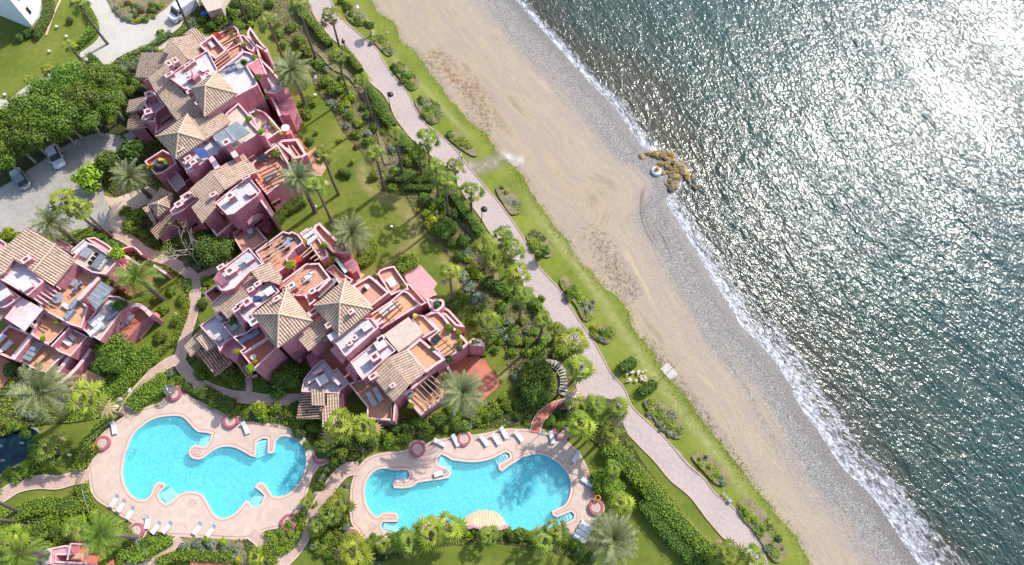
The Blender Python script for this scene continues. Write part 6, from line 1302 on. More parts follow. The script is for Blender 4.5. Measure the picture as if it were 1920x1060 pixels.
# pool sunbeds (head direction in photo pixels)
G1 = 'white sunbeds round the left pool'; G2 = 'white sunbeds round the right pool'
BED1 = [('e1', 290, 405, -6, -40, 'white sunbed at the upper left edge of the left pool deck'), ('e1', 1238, 405, -18, -45, 'lone sunbed beside the red round planter above the left pool'),
 ('e2', 818, 612, 30, -45, 'upper left of the clustered sunbeds at the left pool'), ('e2', 868, 645, 30, -45, 'right sunbed of the heap at the lower left of left pool'), ('e2', 930, 695, 32, -48, 'sunbed next below the clustered sunbeds at left pool'),
 ('e2', 1052, 762, 8, -50, 'sunbed beside the pink ring planter below the left pool'), ('e2', 1112, 800, 36, -44, 'first slanting sunbed right of the pink ring planter'), ('e2', 1190, 798, 40, -42, 'second slanting sunbed right of the pink ring planter'),
 ('e2', 1405, 805, 30, -46, 'left sunbed of the pair at the bottom of left pool deck'), ('e2', 1500, 822, 34, -44, 'right sunbed of the pair at the bottom of left pool deck')]
BED2 = [('e3', 690, 192, -45, -22, 'leftmost sunbed on the upper deck of the right pool'), ('e3', 795, 180, -20, -42, 'sunbed left of the second round planter, right pool'), ('e3', 993, 180, -30, -42, 'first sunbed right of the second round planter'),
 ('e3', 1075, 172, -28, -42, 'second sunbed right of the second round planter'), ('e3', 1130, 128, -24, -44, 'sunbed set back at the upper middle of the right pool'), ('e3', 1233, 150, -30, -40, 'single sunbed above the sun motif of the right pool'),
 ('e3', 1458, 160, -8, -44, 'sunbed just left of the upper right round planter'), ('e3', 1618, 292, 26, -46, 'sunbed on the right pool upper right edge'), ('e3', 1690, 455, 42, 30, 'tilted sunbed on the right pool right edge'),
 ('e3', 1640, 845, 46, 26, 'lowest of the sunbed row by the big date palm'), ('e3', 1658, 812, 46, 26, 'second lowest of the sunbed row by big date palm'), ('e3', 1675, 780, 46, 26, 'third of the sunbed row by the big date palm'), ('e3', 1692, 750, 46, 24, 'topmost of the sunbed row by the big date palm'), ('e3', 678, 402, 46, -16, 'sunbed on the peninsula of the right pool')]
for L_, g_ in ((BED1, G1), (BED2, G2)):
    for c_, x, y, dx, dy, lab in L_: u, v = P('%s %f,%f' % (c_, x, y))[0]; place('bed', mk_lounger(), u, v, .13, dx, dy, lab, g_, .92)
# terrace sunbeds
for c_, x, y, z, dx, dy, lab, k in [('c5', 1385, 545, 3.42, -50, -85, 'left cushioned sunbed on the orange terrace', 'w'), ('c5', 1495, 462, 3.42, -50, -85, 'right cushioned sunbed on the orange terrace', 'w'), ('a1', 1545, 395, 8.22, -60, -75, 'white sunbed on the top walled terrace of upper villa', 'w'),
   ('a4', 1185, 580, .1, -90, -45, 'white sunbed on the red patio of the upper villa', 'w'), ('b3', 1060, 825, 2.5, 90, 0, 'grey sunbed in the sunken patio, the upper one', 'g'), ('b3', 985, 895, 2.5, 90, 6, 'grey sunbed in the sunken patio, the lower one', 'g'),
   ('b4', 30, 330, 2.9, -60, 60, 'upper white sunbed on the patterned left terrace', 'w'), ('b4', 135, 435, 2.9, -60, 60, 'lower white sunbed on the patterned left terrace', 'w')]:
    u, v = P('%s %f,%f' % (c_, x, y))[0]; place('tb' + k, mk_lounger('plastic' if k == 'w' else 'greyfab', 'white' if k == 'w' else 'greyfab'), u, v, z, dx, dy, lab, 'cushioned terrace sunbeds', 1.05)
def T(kind, mk, c_, x, y, z, dx, dy, lab, grp=None, sc=None): u, v = P('%s %f,%f' % (c_, x, y))[0]; return place(kind, mk, u, v, z, dx, dy, lab, grp, sc)
# left villa furniture
T('tb_din', mk_table(2.1, 1.0, 'metal'), 'b1', 430, 470, 6.22, -60, 80, 'long grey dining table on the beige upper terrace')
for i, (x, y) in enumerate([(405, 365), (355, 430), (305, 500), (525, 460), (480, 515), (440, 570)]): T('ch_w' if i > 2 else 'ch_b', mk_chair('plastic' if i > 2 else 'black'), 'b1', x, y, 6.22, -80 if i < 3 else 80, -55 if i < 3 else 55, '%s chair on the %s side of the grey dining table, %s from top' % ('white' if i > 2 else 'black', 'right' if i > 2 else 'left', nth(i % 3)), 'chairs of the grey dining table')
T('sofa_w', mk_sofa('white', 2.2), 'b1', 130, 240, 6.22, -80, -70, 'white cushioned sofa on the beige upper terrace'); T('tb_gr', mk_table(1.4, 1.2, 'greyfab', .5), 'b1', 215, 320, 6.22, -60, 80, 'big dark coffee table beside the white sofa')
T('rt_dk', mk_rtable(.8, 'greyfab'), 'b2', 990, 280, 5.02, 1, 0, 'dark round table under the white pergola beams')
T('sofa_g', mk_sofa('greyfab', 1.5), 'b2', 1230, 370, 5.02, 60, 40, 'grey cushioned sofa on the orange terrace, upper'); T('sofa_g', None, 'b2', 1160, 530, 5.02, 60, 40, 'grey cushioned sofa on the orange terrace, lower'); T('tb_wh', mk_table(1.2, .6, 'white', .5), 'b2', 1110, 400, 5.02, 60, 40, 'white low table between the grey sofas')
T('sofa_r', mk_sofa('redfab', 1.3), 'b2', 990, 510, 5.02, 60, 40, 'red bench by the grey sofas') if False else None
T('tb_lg', mk_table(1.0, .7, 'greyfab', .5), 'b2', 1240, 20, 5.02, -60, 80, 'small blue-grey table in the pergola lounge'); T('arm_g', mk_chair('greyfab'), 'b2', 1350, 60, 5.02, 60, 80, 'grey armchair of the pergola lounge, upper', None, 1.4); T('arm_g', None, 'b2', 1265, 145, 5.02, 60, 80, 'grey armchair of the pergola lounge, lower', None, 1.4)
T('sofa_d', mk_sofa('greyfab', 1.8), 'b3', 990, 450, 4.42, 60, 70, 'dark grey sofa on the sand coloured terrace'); T('tb_gr', None, 'b3', 970, 310, 4.42, 60, 70, 'dark square table on the sand coloured terrace', None, .7)
T('sofa_c', mk_sofa('white', 2.0), 'b3', 750, 550, 4.42, -70, -70, 'pale sofa at the upper side of the sand terrace'); T('sofa_c', None, 'b3', 720, 710, 4.42, 60, 60, 'pale sofa at the lower side of the sand terrace'); T('tb_wh', None, 'b3', 820, 630, 4.42, 60, 60, 'pale low table between the two pale sofas')
T('tb_wd', mk_table(1.6, .6, 'orange'), 'b4', 730, 640, 2.22, 80, -80, 'long wooden table on the lower orange terrace'); T('sofa_c', None, 'b4', 1180, 280, 3.02, 60, -60, 'white cushioned bench on the square lower terrace, upper', None, .7); T('sofa_c', None, 'b4', 1120, 370, 3.02, -60, 60, 'white cushioned bench on the square lower terrace, lower', None, .7)
T('sofa_c', None, 'b2', 540, 690, 3.82, -60, 50, 'white armchair under the canopy edge, the lower', None, .6); T('sofa_c', None, 'b2', 645, 600, 3.82, -60, 50, 'white armchair under the canopy edge, the upper', None, .6)
T('tb_wl', mk_table(1.6, .9, 'greyfab', .4), 'b3', 1255, 515, 2.42, 60, -80, 'low grey rug-like table in the sunken patio'); T('arm_g', None, 'b3', 1145, 630, 2.42, 60, -80, 'dark armchair in the sunken patio', None, 1.5)
# upper villa furniture
T('tb_bk', mk_table(1.3, 1.0, 'black'), 'a2', 290, 120, 6.02, 80, -50, 'black table on the top right pergola terrace'); T('arm_k', mk_chair('black'), 'a2', 230, 200, 6.02, 80, -50, 'dark chair left of the black table'); T('arm_k', None, 'a2', 340, 200, 6.02, 20, 80, 'dark chair below the black table'); T('sofa_rd', mk_sofa('redfab', 1.0), 'a2', 80, 260, 6.02, -80, 50, 'red seat on the top right pergola terrace')
T('sw', mk_sofa('greyfab', 1.5), 'a2', 315, 790, 9.42, -40, -70, 'grey swing seat on the large white roof terrace'); T('rt_w', mk_rtable(.6, 'plastic'), 'a4', 650, 450, 4.92, 1, 0, 'white round table on the narrow beige terrace')
for i, (x, y) in enumerate([(700, 370), (760, 420), (850, 650), (870, 730), (960, 710), (590, 390)]): T('ch_g', mk_chair('greyfab'), 'a4', x, y, 4.92, 50, -50 + 30 * i, 'grey chair on the narrow beige terrace, %s from top' % nth([1, 2, 3, 5, 4, 0][i]), 'grey chairs on the narrow terrace')
T('rt_w', None, 'a4', 1200, 745, 3.2, 1, 0, 'large white round table over the red patio', None, 1.1)
T('kite', mk_umbrella('cloth', .8), 'a5', 460, 350, 4.62, 1, 0, 'dark blue parasol on the left flank red terrace') if False else None
b = MB(); w = W(*P('a5 460,350')[0], 4.62); t = thing('inflatable_ring', (w.x, w.y, 4.62), 'dark teal inflatable ring with yellow crescent on the red terrace', 'pool float'); R_ = .75
bb = MB(); n = 20; k = 8
for i in range(n):
    for j in range(k): g = 6.283 * i / n; h = 6.283 * j / k; r = R_ + .26 * math.cos(h); bb.v.append((w.x + r * math.cos(g), w.y + r * math.sin(g), 4.62 + .26 + .26 * math.sin(h)))
for i in range(n):
    for j in range(k): bb.f.append((i * k + j, ((i + 1) % n) * k + j, ((i + 1) % n) * k + (j + 1) % k, i * k + (j + 1) % k)); bb.m.append(1 if i < 7 else 0)
M['tealp'] = surf('teal_plastic', (.01, .05, .07), (.02, .12, .14), 3, .4, bst=0); M['yelp'] = surf('yellow_plastic', (.62, .60, .05), (.7, .68, .1), 3, .4, bst=0); bb.obj('ring', [M['tealp'], M['yelp']], t)
for i, (x, y) in enumerate([(510, 620), (540, 670), (570, 720), (600, 770), (630, 820), (660, 860), (690, 890)]): T('ch_r', mk_chair('redfab'), 'a6', x, y, 5.42, -70, 50, 'red chair in the row beside the white roof, %s from top' % nth(i), 'row of red chairs')
T('tb_bk', None, 'a6', 640, 370, 5.42, 80, -50, 'black table set at the top of the red chair terrace', None, 1.2); T('sofa_d', None, 'a6', 770, 650, 5.42, 60, 60, 'dark grey seat under the red terrace pergola'); T('arm_k', None, 'a6', 580, 400, 5.42, -50, -50, 'black chair left of the black table'); T('arm_k', None, 'a6', 710, 340, 5.42, 50, 50, 'black chair right of the black table set')
T('jac', mk_table(1.4, .8, 'teal', .5), 'a6', 1065, 235, 3.1, 50, 80, 'pale green table in the narrow slot terrace'); T('rt_w', None, 'd8', 1180, 900, 2.05, 1, 0, 'small white table on the lower balcony', None, .7); T('sofa_d', None, 'd8', 1190, 920, 2.05, 60, 70, 'grey bench on the lower balcony', None, .6)
# central villa furniture
T('rt_gl', mk_rtable(.75, 'greyfab'), 'b5', 1420, 250, 7.42, 1, 0, 'blue-grey round table on the largest top terrace')
for i, (x, y) in enumerate([(1105, 300), (1090, 470), (1280, 255), (1350, 200), (1480, 200), (1400, 340)]): T('ch_d', mk_chair('black'), 'b5', x, y, 7.42, 50, -50 + 40 * i, 'dark chair on the largest top terrace, %s from left' % nth([1, 0, 2, 3, 5, 4][i]), 'dark chairs on the top terrace', 1.15)
T('sofa_c', None, 'b6', 350, 270, 6.42, -50, -60, 'white sunbed-like sofa by the large date palm, upper', None, .9); T('sofa_c', None, 'b6', 400, 370, 6.42, 60, 60, 'white sunbed-like sofa by the large date palm, lower', None, .9); T('redt', mk_table(1.2, .9, 'redfab', .5), 'b6', 170, 700, 6.92, 60, -40, 'red striped mat table between two terraces')
for i, (x, y) in enumerate([(690, 160), (720, 230), (650, 240), (760, 130)]): T('ch_w2', mk_chair('plastic'), 'b8', x, y, 6.92, 50, -50 + 60 * i, 'white chair of the dining set under long beams, %s from left' % nth([1, 2, 0, 3][i]), 'white chairs under the long beams')
T('rt_w', None, 'b8', 700, 195, 6.92, 1, 0, 'white round table under the long beams', None, .9); T('rt_w', None, 'b8', 1650, 350, 7.42, 1, 0, 'small white round table on the square terracotta terrace', None, .6); T('tb_wt', mk_table(1.4, 1.0, 'white'), 'c1', 655, 370, 5.42, 50, 80, 'white square table on the rounded terrace')
T('tb_wl2', mk_table(2.6, .9, 'white'), 'c1', 605, 800, 6.22, 80, -60, 'long white table below the dark pergola beams'); T('ch_d', None, 'b8', 1600, 400, 7.42, 40, 40, 'dark chair beside the small round table')
T('tb_cov', mk_table(1.8, 1.6, 'black', .7), 'c6', 745, 590, 2.25, 60, -60, 'large black covered furniture set on the pergola terrace'); T('tb_cov2', mk_table(1.2, .8, 'black', .6), 'c6', 835, 400, 2.25, 60, -60, 'small black covered bench on the pergola terrace'); T('arm_g', None, 'c6', 430, 720, 2.25, -50, 50, 'blue-grey chair at the left of the pergola terrace', None, 1.4)
T('tb_bbq', mk_table(1.3, 1.0, 'black', .9), 'c4', 860, 610, 4.62, 60, -60, 'black covered barbecue on the far right terrace'); T('yel', mk_rtable(.35, 'yelp'), 'c4', 515, 220, 5.5, 1, 0, 'small yellow round stool on the long terrace'); T('rt_w', None, 'c2', 1280, 620, 6.95, 1, 0, 'small white round table on the patterned terrace', None, .6)
T('sofa_d', None, 'c2', 1130, 330, 6.95, 60, 80, 'dark sunbed on the terrace with wall divider, left', None, .9); T('sofa_d', None, 'c2', 1280, 250, 6.95, 60, 80, 'dark sunbed on the terrace with wall divider, right', None, .9); T('ch_d', None, 'b7', 590, 240, 6.22, 40, 40, 'dark chair on the small red corner terrace'); T('tb_pat', mk_table(1.0, .7, 'metal'), 'b7', 885, 850, 6.02, 60, -60, 'grey table on the small grey terrace')
# potted plants and planter shrubs on the terraces
for i, (c_, x, y, z, k, sc, lab) in enumerate([('a2', 505, 415, 6.4, 'y', .55, 'yellow potted plant on the top right wall of the upper villa'), ('a2', 680, 605, 9.4, 'y', .5, 'yellow potted plant at the white roof terrace corner'), ('a2', 510, 705, 9.4, 'x', .9, 'spiky potted plant beside the grey swing seat'), ('a2', 740, 930, 9.4, 'g', .6, 'green potted plant on the white roof terrace edge'), ('a2', 375, 350, 6.6, 'y', .45, 'small potted plant by the pergola beams'),
  ('a4', 590, 565, 8.9, 'g', .5, 'potted plant at the beige terrace corner'), ('a4', 780, 780, 8.9, 'y', .55, 'yellow-green planter shrub at the glass roof terrace'), ('a4', 820, 210, 4.9, 'y', .9, 'upright lime shrub on the narrow beige terrace'), ('b5', 1450, 590, 7.4, 'y', .75, 'lime shrub at the lower corner of the top terrace'), ('b5', 1665, 220, 6.4, 'y', .5, 'yellow planter shrub beside the white sofas'), ('b6', 590, 460, 6.4, 'y', .6, 'lime planter shrub along the terrace wall below the date palm'),
  ('b6', 640, 700, 3.2, 'w', 1.3, 'wide yellow-green shrub mass between terraces and green awning'), ('b6', 720, 620, 3.2, 'y', 1.0, 'lime shrub mass left of the green awning'), ('c1', 840, 430, 5.4, 'g', .5, 'planter shrub on the wall of the rounded terrace'), ('c1', 1390, 720, 5.0, 'd', .5, 'plant in the oval tower planter'), ('c4', 1070, 400, 4.6, 'g', .65, 'round shrub in the middle of the far right terrace'), ('c4', 1245, 620, 4.6, 'y', .5, 'yellow shrub at the right of the far right terrace'),
  ('c4', 1210, 470, 4.6, 'y', .5, 'lime plant in the wall slot of the far right terrace'), ('c4', 1470, 625, 5.0, 'g', .4, 'plant in the end tower planter'), ('c4', 1240, 740, 4.6, 'd', .5, 'dark plant on the lower wall of far right terrace'), ('c4', 1060, 920, 4.6, 'd', .6, 'dark plant at the corner wall above red patio'), ('c4', 795, 745, 5.6, 'g', .4, 'plant in the thick wall slot of the orange terrace'), ('c6', 990, 440, 2.9, 'y', .5, 'lime plant in the wall of the pergola terrace'),
  ('c6', 440, 890, 2.9, 'y', .5, 'lime plant at the left wall of the pergola terrace'), ('c5', 905, 715, 3.0, 'y', .7, 'lime shrub beside the striped annex roof'), ('c2', 1000, 530, 6.9, 'w', .5, 'yellow plant on the patterned terrace left corner'), ('c2', 1225, 810, 6.9, 'y', .7, 'lime shrub on the patterned terrace lower corner'), ('c2', 1310, 690, 6.9, 'o', .4, 'orange flowers on the patterned terrace wall'), ('b7', 850, 740, 6.0, 'd', .6, 'dark green shrub on the small grey terrace'),
  ('b1', 700, 330, 6.0, 'y', 1.15, 'round yellow cycad-like shrub at the beige terrace corner'), ('b3', 1110, 290, 4.4, 'd', 1.0, 'dark green shrub spreading over the sand terrace'), ('b2', 960, 660, 4.2, 'y', .4, 'small plant in the canopy terrace wall slot'), ('b2', 720, 935, 4.2, 'y', .45, 'small plant at the canopy terrace lower corner'), ('b4', 290, 480, 2.9, 'y', .5, 'small lime plant beside the lower white sunbed'), ('b1', 520, 740, 4.5, 'g', .9, 'green planter shrub by the blue glass roof'), ('a5', 290, 400, 4.6, 'w', .6, 'yellow planter shrub on the red terrace with the inflatable'), ('a6', 840, 260, 5.5, 'g', .8, 'green planter shrub on the red chair terrace'), ('e5', 430, 960, 2.7, 's', .9, 'silver shrub in the curved pink planter at the bottom left'), ('a2', 720, 360, 3.7, 'r', .45, 'bronze potted plant on the curved orange patio'), ('c1', 370, 260, 5.3, 'r', .5, 'dark red potted plant beside the square terrace wall'), ('c1', 540, 480, 5.4, 'o', .4, 'orange flowering pot at the rounded terrace wall')]):
    u, v = P('%s %f,%f' % (c_, x, y))[0]; w = W(u, v, z + sc * .7); t = thing('potted_plant', (w.x, w.y, z), lab, 'potted plant', 'terrace plants'); MB().lathe([(.2, 0), (.28, .4), (.24, .42)], (w.x, w.y, z), 10).obj('pot', M['terra'], t); child('foliage', random.choice(BUSH[k]), t, (0, 0, .4 + sc * .4), (0, 0, i), (sc,) * 3)
# round planters with red rims on the pool decks
def mk_planter():
    t = thing('round_planter', (0, 0, 0), 'x', 'planter'); b = MB(); n = 28; pr = [(1.12, 0), (1.12, .42), (1.05, .47), (.72, .47), (.68, .40)]
    for r, z in pr:
        for i in range(n): g = 6.283 * i / n; b.v.append((r * math.cos(g), r * math.sin(g), z))
    for j in range(len(pr) - 1):
        for i in range(n): b.f.append((j * n + i, j * n + (i + 1) % n, (j + 1) * n + (i + 1) % n, (j + 1) * n + i)); b.m.append(0)
    part('rim', b, M['planter'], t); part('gravel', MB().lathe([(.70, .30), (.70, .41)], n=24), M['gravel'], t); s = MB()
    for i in range(8): g = 6.283 * i / 8; s.box((.36 * math.cos(g), .36 * math.sin(g), .412), (.34, .1, .03), g)
    part('star_motif', s, M['terra'], t); part('kerb_ring', MB().lathe([(1.38, .0), (1.38, .02)], n=28), M['coping'], t); return t
for c_, x, y, lab, sc in [('e1', 722, 152, 'red rimmed round planter under the glass globe', 1), ('e1', 1130, 345, 'red rimmed round planter above the left pool beside lone sunbed', 1.05), ('e1', 208, 507, 'red rimmed round planter at the left edge of left pool', 1), ('e1', 1770, 602, 'red rimmed round planter at the right end of left pool', 1), ('e2', 975, 817, 'pink ring planter below the left pool beside sunbeds', 1), ('e6', 1293, 265, 'round planter at the lower right of the left pool deck', 1.05),
   ('e3', 530, 232, 'round planter at the upper left of the right pool deck', 1.05), ('e3', 850, 162, 'round planter half under the silver shrub, right pool', .95), ('e3', 1515, 115, 'round planter near the gatehouse palms, right pool', .95), ('e3', 1760, 635, 'round planter at the right end of the right pool', 1), ('e3', 75, 840, 'pink ring planter at the lower left of the right pool', 1), ('e1', 1540, 1052, 'round planter at the bottom right corner of left deck', .6)][:11]:
    T('planter', mk_planter, c_, x, y, .13, 1, 0, lab, 'round red planters on the pool decks', sc * .9)
w = W(*P('e1 684,120')[0], 1.8); t = thing('wire_globe', (w.x, w.y, .5), 'open wire globe on a post beside the left pool', 'ornament'); b = MB()
for i in range(6): g = math.pi * i / 6; b.tube([(w.x + .75 * math.cos(a) * math.cos(g), w.y + .75 * math.cos(a) * math.sin(g), 1.9 + .75 * math.sin(a)) for a in [k * .2618 for k in range(25)]], .035, 4, 0, False)
for z_ in (-.4, 0, .4): r = math.sqrt(.5625 - z_ * z_); b.tube([(w.x + r * math.cos(a), w.y + r * math.sin(a), 1.9 + z_) for a in [k * .2618 for k in range(25)]], .035, 4, 0, False)
b.obj('globe', M['metal'], t); MB().tube([(w.x, w.y, 0), (w.x, w.y, 1.2)], .06, 8).obj('post', M['metal'], t)
# life rings
for c_, x, y, lab in [('e1', 122, 535, 'orange life ring on the hedge left of the left pool'), ('e3', 1775, 568, 'orange life ring at the right end of the right pool')]:
    u, v = P('%s %f,%f' % (c_, x, y))[0]; w = W(u, v, 1.0); t = thing('life_ring', (w.x, w.y, 0), lab, 'life ring'); MB().tube([(w.x + .33 * math.cos(a), w.y + .33 * math.sin(a), 1.0 + .1 * math.cos(a)) for a in [k * .3927 for k in range(17)]], .09, 6, 0, False).obj('ring', M['flower'], t); MB().tube([(w.x, w.y, 0), (w.x + .2, w.y, 1.0)], .04, 6).obj('post', M['metal'], t)
# pool entry showers and handrails
for c_, x, y, lab in [('e2', 575, 440, 'small metal gate on the path to the left pool'), ('e2', 1050, 1025, 'small metal gate on the brick path'), ('e3', 1390, 110, 'shower post at the top of the right pool'), ('e1', 1215, 330, 'shower post above the lone sunbed of left pool'), ('e1', 395, 555, 'pool ladder at the left edge of the left pool')]:
    u, v = P('%s %f,%f' % (c_, x, y))[0]; w = W(u, v, .5); t = thing('metal_gate' if 'gate' in lab else 'shower_post' if 'shower' in lab else 'pool_ladder', (w.x, w.y, .12), lab, 'gate' if 'gate' in lab else 'shower' if 'shower' in lab else 'ladder'); b = MB()
    if 'gate' in lab:
        for k in range(7): b.tube([(w.x, w.y + k * .25 - .75, .05), (w.x, w.y + k * .25 - .75, 1.1)], .03, 5)
        b.tube([(w.x, w.y - .8, 1.1), (w.x, w.y + .8, 1.1)], .04, 5)
    elif 'shower' in lab: b.tube([(w.x, w.y, .1), (w.x, w.y, 2.1), (w.x - .3, w.y - .1, 2.2)], .05, 6); b.box((w.x, w.y, .13), (.8, .8, .05))
    else:
        for s_ in (-.25, .25): b.tube([(w.x + .4, w.y + s_, -.6), (w.x + .35, w.y + s_, .7), (w.x - .1, w.y + s_, .8), (w.x - .3, w.y + s_, .13)], .03, 6)
        for k in range(3): b.tube([(w.x + .38, w.y - .25, -.5 + .25 * k), (w.x + .38, w.y + .25, -.5 + .25 * k)], .03, 5)
    b.obj('frame', M['metal'], t)
# wire fence along the left pool hedge
w0 = PW('e2 790,40 700,100 645,160 600,250 575,330 565,390', 1.2); w1 = PW('e2 572,480 590,560 615,640 632,690', 1.2)
for ww, lab in ((w0, 'grey wire fence curving along the hedge above the pool gate'), (w1, 'grey wire fence along the hedge below the pool gate')):
    c = smooth(ww, False, 4); t = thing('wire_fence', (c[0].x, c[0].y, 0), lab, 'fence'); b = MB(); b.tube(c, .035, 5); b.tube([q - Vector((0, 0, .5)) for q in c], .02, 4); b.obj('rail', M['metal'], t)
    for q in c[::3]: MB().tube([(q.x, q.y, 0), (q.x, q.y, 1.3)], .035, 5).obj('post', M['metal'], t)
# sun motifs set in the decks
for c_, x, y, lab in [('e1', 845, 935, 'left pool lower'), ('e1', 883, 567, 'left pool peninsula'), ('e3', 565, 378, 'right pool left'), ('e3', 1230, 213, 'right pool top'), ('e3', 215, 765, 'right pool lower left'), ('e6', 322, 72, 'x')][:5]:
    u, v = P('%s %f,%f' % (c_, x, y))[0]; w = W(u, v, .13); s = MB()
    for i in range(8): g = 6.283 * i / 8; s.box((w.x + .42 * math.cos(g), w.y + .42 * math.sin(g), .125), (.3, .09, .012), g)
    tag(s.obj('deck_sun_motif', M['band']), kind='structure')
# ------------------------------------------------------------------ lamps, vehicles, people
for (bu, bv), (tu, tv), lab in [(P('e8 752,892')[0], P('e8 750,775')[0], 'black promenade lamp, the upper of two'), (P('e9 1318,828')[0], P('e9 1335,740')[0], 'black promenade lamp, the lower of two')]:
    w = W(bu, bv, 0); h = 4.2; t = thing('street_lamp', (w.x, w.y, 0), lab, 'street lamp', 'promenade lamps'); q = W(tu, tv, h); p1 = Vector((w.x, w.y, h + .15))
    MB().tube([(w.x, w.y, 0), (w.x, w.y, .5), (w.x, w.y, h)], [.12, .07, .05], 8).obj('pole', M['lamp'], t); MB().tube([(w.x, w.y, h), p1, q + Vector((0, 0, .3))], .05, 6).obj('arm', M['lamp'], t)
    MB().lathe([(.52, 0), (.50, .08), (.3, .25), (.08, .34)], q, 16).obj('lamp_shade', M['lamp'], t)
def garden_lamp():
    t = thing('garden_lamp', (0, 0, 0), 'x', 'garden lamp'); part('post', MB().box((0, 0, 0), (.14, .14, .35)), M['metal'], t); part('lamp_head', MB().box((0, 0, .352), (.38, .32, .18)), M['whitewall'], t); return t
for i, (u, v, lab) in enumerate([(109, 53, 'beside the top palm shadow'), (127, 71, 'below the top palm shadow'), (95, 99, 'in the middle of the top left lawn'), (12, 180, 'at the lower corner of top left lawn'), (592, 181, 'on the lawn right of the large date palm'), (735, 427, 'beside the worn lawn track'), (720, 352, 'at the foot of a lawn palm'), (975, 694, 'left of the stepping stone path'), (133, 854, 'on the lawn left of the left pool'), (593, 390, 'on the lawn below the upper villa')]):
    place('glamp', garden_lamp, u, v, 0, 1, .3, 'small white garden lamp box ' + lab, 'garden lamps')
def car(L_, Wd, Hh, paint, van=False):
    t = thing('van' if van else 'parked_car', (0, 0, 0), 'x', 'van' if van else 'car'); b = MB()
    def ring(z, x0, x1, w, r=.35): return [(x0 + r, -w, z), (x1 - r, -w, z), (x1, -w + r, z), (x1, w - r, z), (x1 - r, w, z), (x0 + r, w, z), (x0, w - r, z), (x0, -w + r, z)]
    def loft(rs, m=0):
        o = len(b.v); n = 8
        for r in rs: b.v += r
        for j in range(len(rs) - 1):
            for i in range(n): b.f.append((o + j * n + i, o + j * n + (i + 1) % n, o + (j + 1) * n + (i + 1) % n, o + (j + 1) * n + i)); b.m.append(m)
        b.f.append(tuple(o + (len(rs) - 1) * n + i for i in range(n))); b.m.append(m)
    h = L_ / 2; w = Wd / 2
    if van: loft([ring(.3, -h, h, w), ring(.9, -h, h, w), ring(1.15, -h, h - .1, w), ring(1.2, -h, h - .9, w * .98), ring(2.1, -h + .05, h - 1.5, w * .93), ring(2.25, -h + .15, h - 1.65, w * .86)])
    else: loft([ring(.28, -h + .05, h - .05, w * .95), ring(.55, -h, h, w), ring(.80, -h + .03, h - .05, w * .97), ring(.88, -h + .1, h - .25, w * .92)])
    b.obj('body', M[paint], t, smoothed=False)
    if not van:
        b2 = MB(); o = [(-h + .45, .88, w * .86), (-h + .95, 1.38, w * .70), (h - 2.0, 1.40, w * .70), (h - 1.25, .88, w * .86)]
        b2.add([(x, -y, z) for x, z, y in o] + [(x, y, z) for x, z, y in o], [(1, 2, 6, 5)]); b2.obj('roof', M[paint], t)
        b3 = MB(); b3.add([(x, -y, z - .004) for x, z, y in o] + [(x, y, z - .004) for x, z, y in o], [(0, 1, 5, 4), (2, 3, 7, 6), (0, 3, 2, 1), (4, 5, 6, 7)]); b3.obj('windows', M['glass'], t)
    else:
        MB().add([(h - .93, -w * .9, 1.22), (h - .93, w * .9, 1.22), (h - 1.5, w * .84, 2.05), (h - 1.5, -w * .84, 2.05)], [(0, 1, 2, 3)]).obj('windscreen', M['glass'], t).location = (.03, 0, .02)
        for s_ in (-1, 1): MB().box((h - 1.9, s_ * (w * .965), 1.35), (.8, .03, .5)).obj('side_window', M['glass'], t)
    for x in (-h + .8, h - .85):
        for s_ in (-1, 1):
            k = MB(); k.tube([(x, s_ * (w - .2), .32), (x, s_ * (w + .01), .32)], .32, 14); wh = k.obj('wheel', M['tyre'], t); r = MB(); r.tube([(x, s_ * w, .32), (x, s_ * (w + .03), .32)], .18, 10); rm = r.obj('rim', M['metal']); rm.parent = wh
    for s_ in (-1, 1): MB().box((h - (.14 if not van else .05), s_ * w * .68, .62), (.2, .32, .14)).obj('headlight', M['plastic'], t); MB().box((-h + .08, s_ * w * .72, .66), (.16, .28, .14)).obj('tail_light', M['planter'], t); MB().box((h - 1.45, s_ * (w + .09), .86), (.16, .2, .12)).obj('wing_mirror', M[paint], t)
    return t
place('c1', lambda: car(4.4, 1.8, 1.4, 'carw'), *P('f4 690,370')[0], .02, 115, 215, 'white car parked in the shade of the grove')
place('c2', lambda: car(4.1, 1.75, 1.4, 'cars'), *P('f4 275,635')[0], .02, -120, -165, 'silver hatchback parked at the left of the car park')
place('c3', lambda: car(5.6, 2.0, 2.3, 'carw', True), *P('f3 1390,100')[0], .02, -150, 110, 'white van parked on the pale driveway')
w = W(*P('f3 1535,110')[0], .8); t = thing('recycling_bin', (w.x, w.y, 0), 'blue bin behind the white van', 'bin'); MB().box((w.x, w.y, .1), (.8, .7, .95), .5, 0, 1.15).obj('body', M['blue'], t); MB().box((w.x, w.y, 1.055), (.96, .86, .1), .5).obj('lid', M['blue'], t)
tag(MB().prism([q.to_2d() for q in PW('f3 1480,-40 1560,90 1660,60 1700,-60', 2.6)], 0, 2.6).obj('shed', M['gravroof']), 'flat roofed shed behind the white van', 'shed')
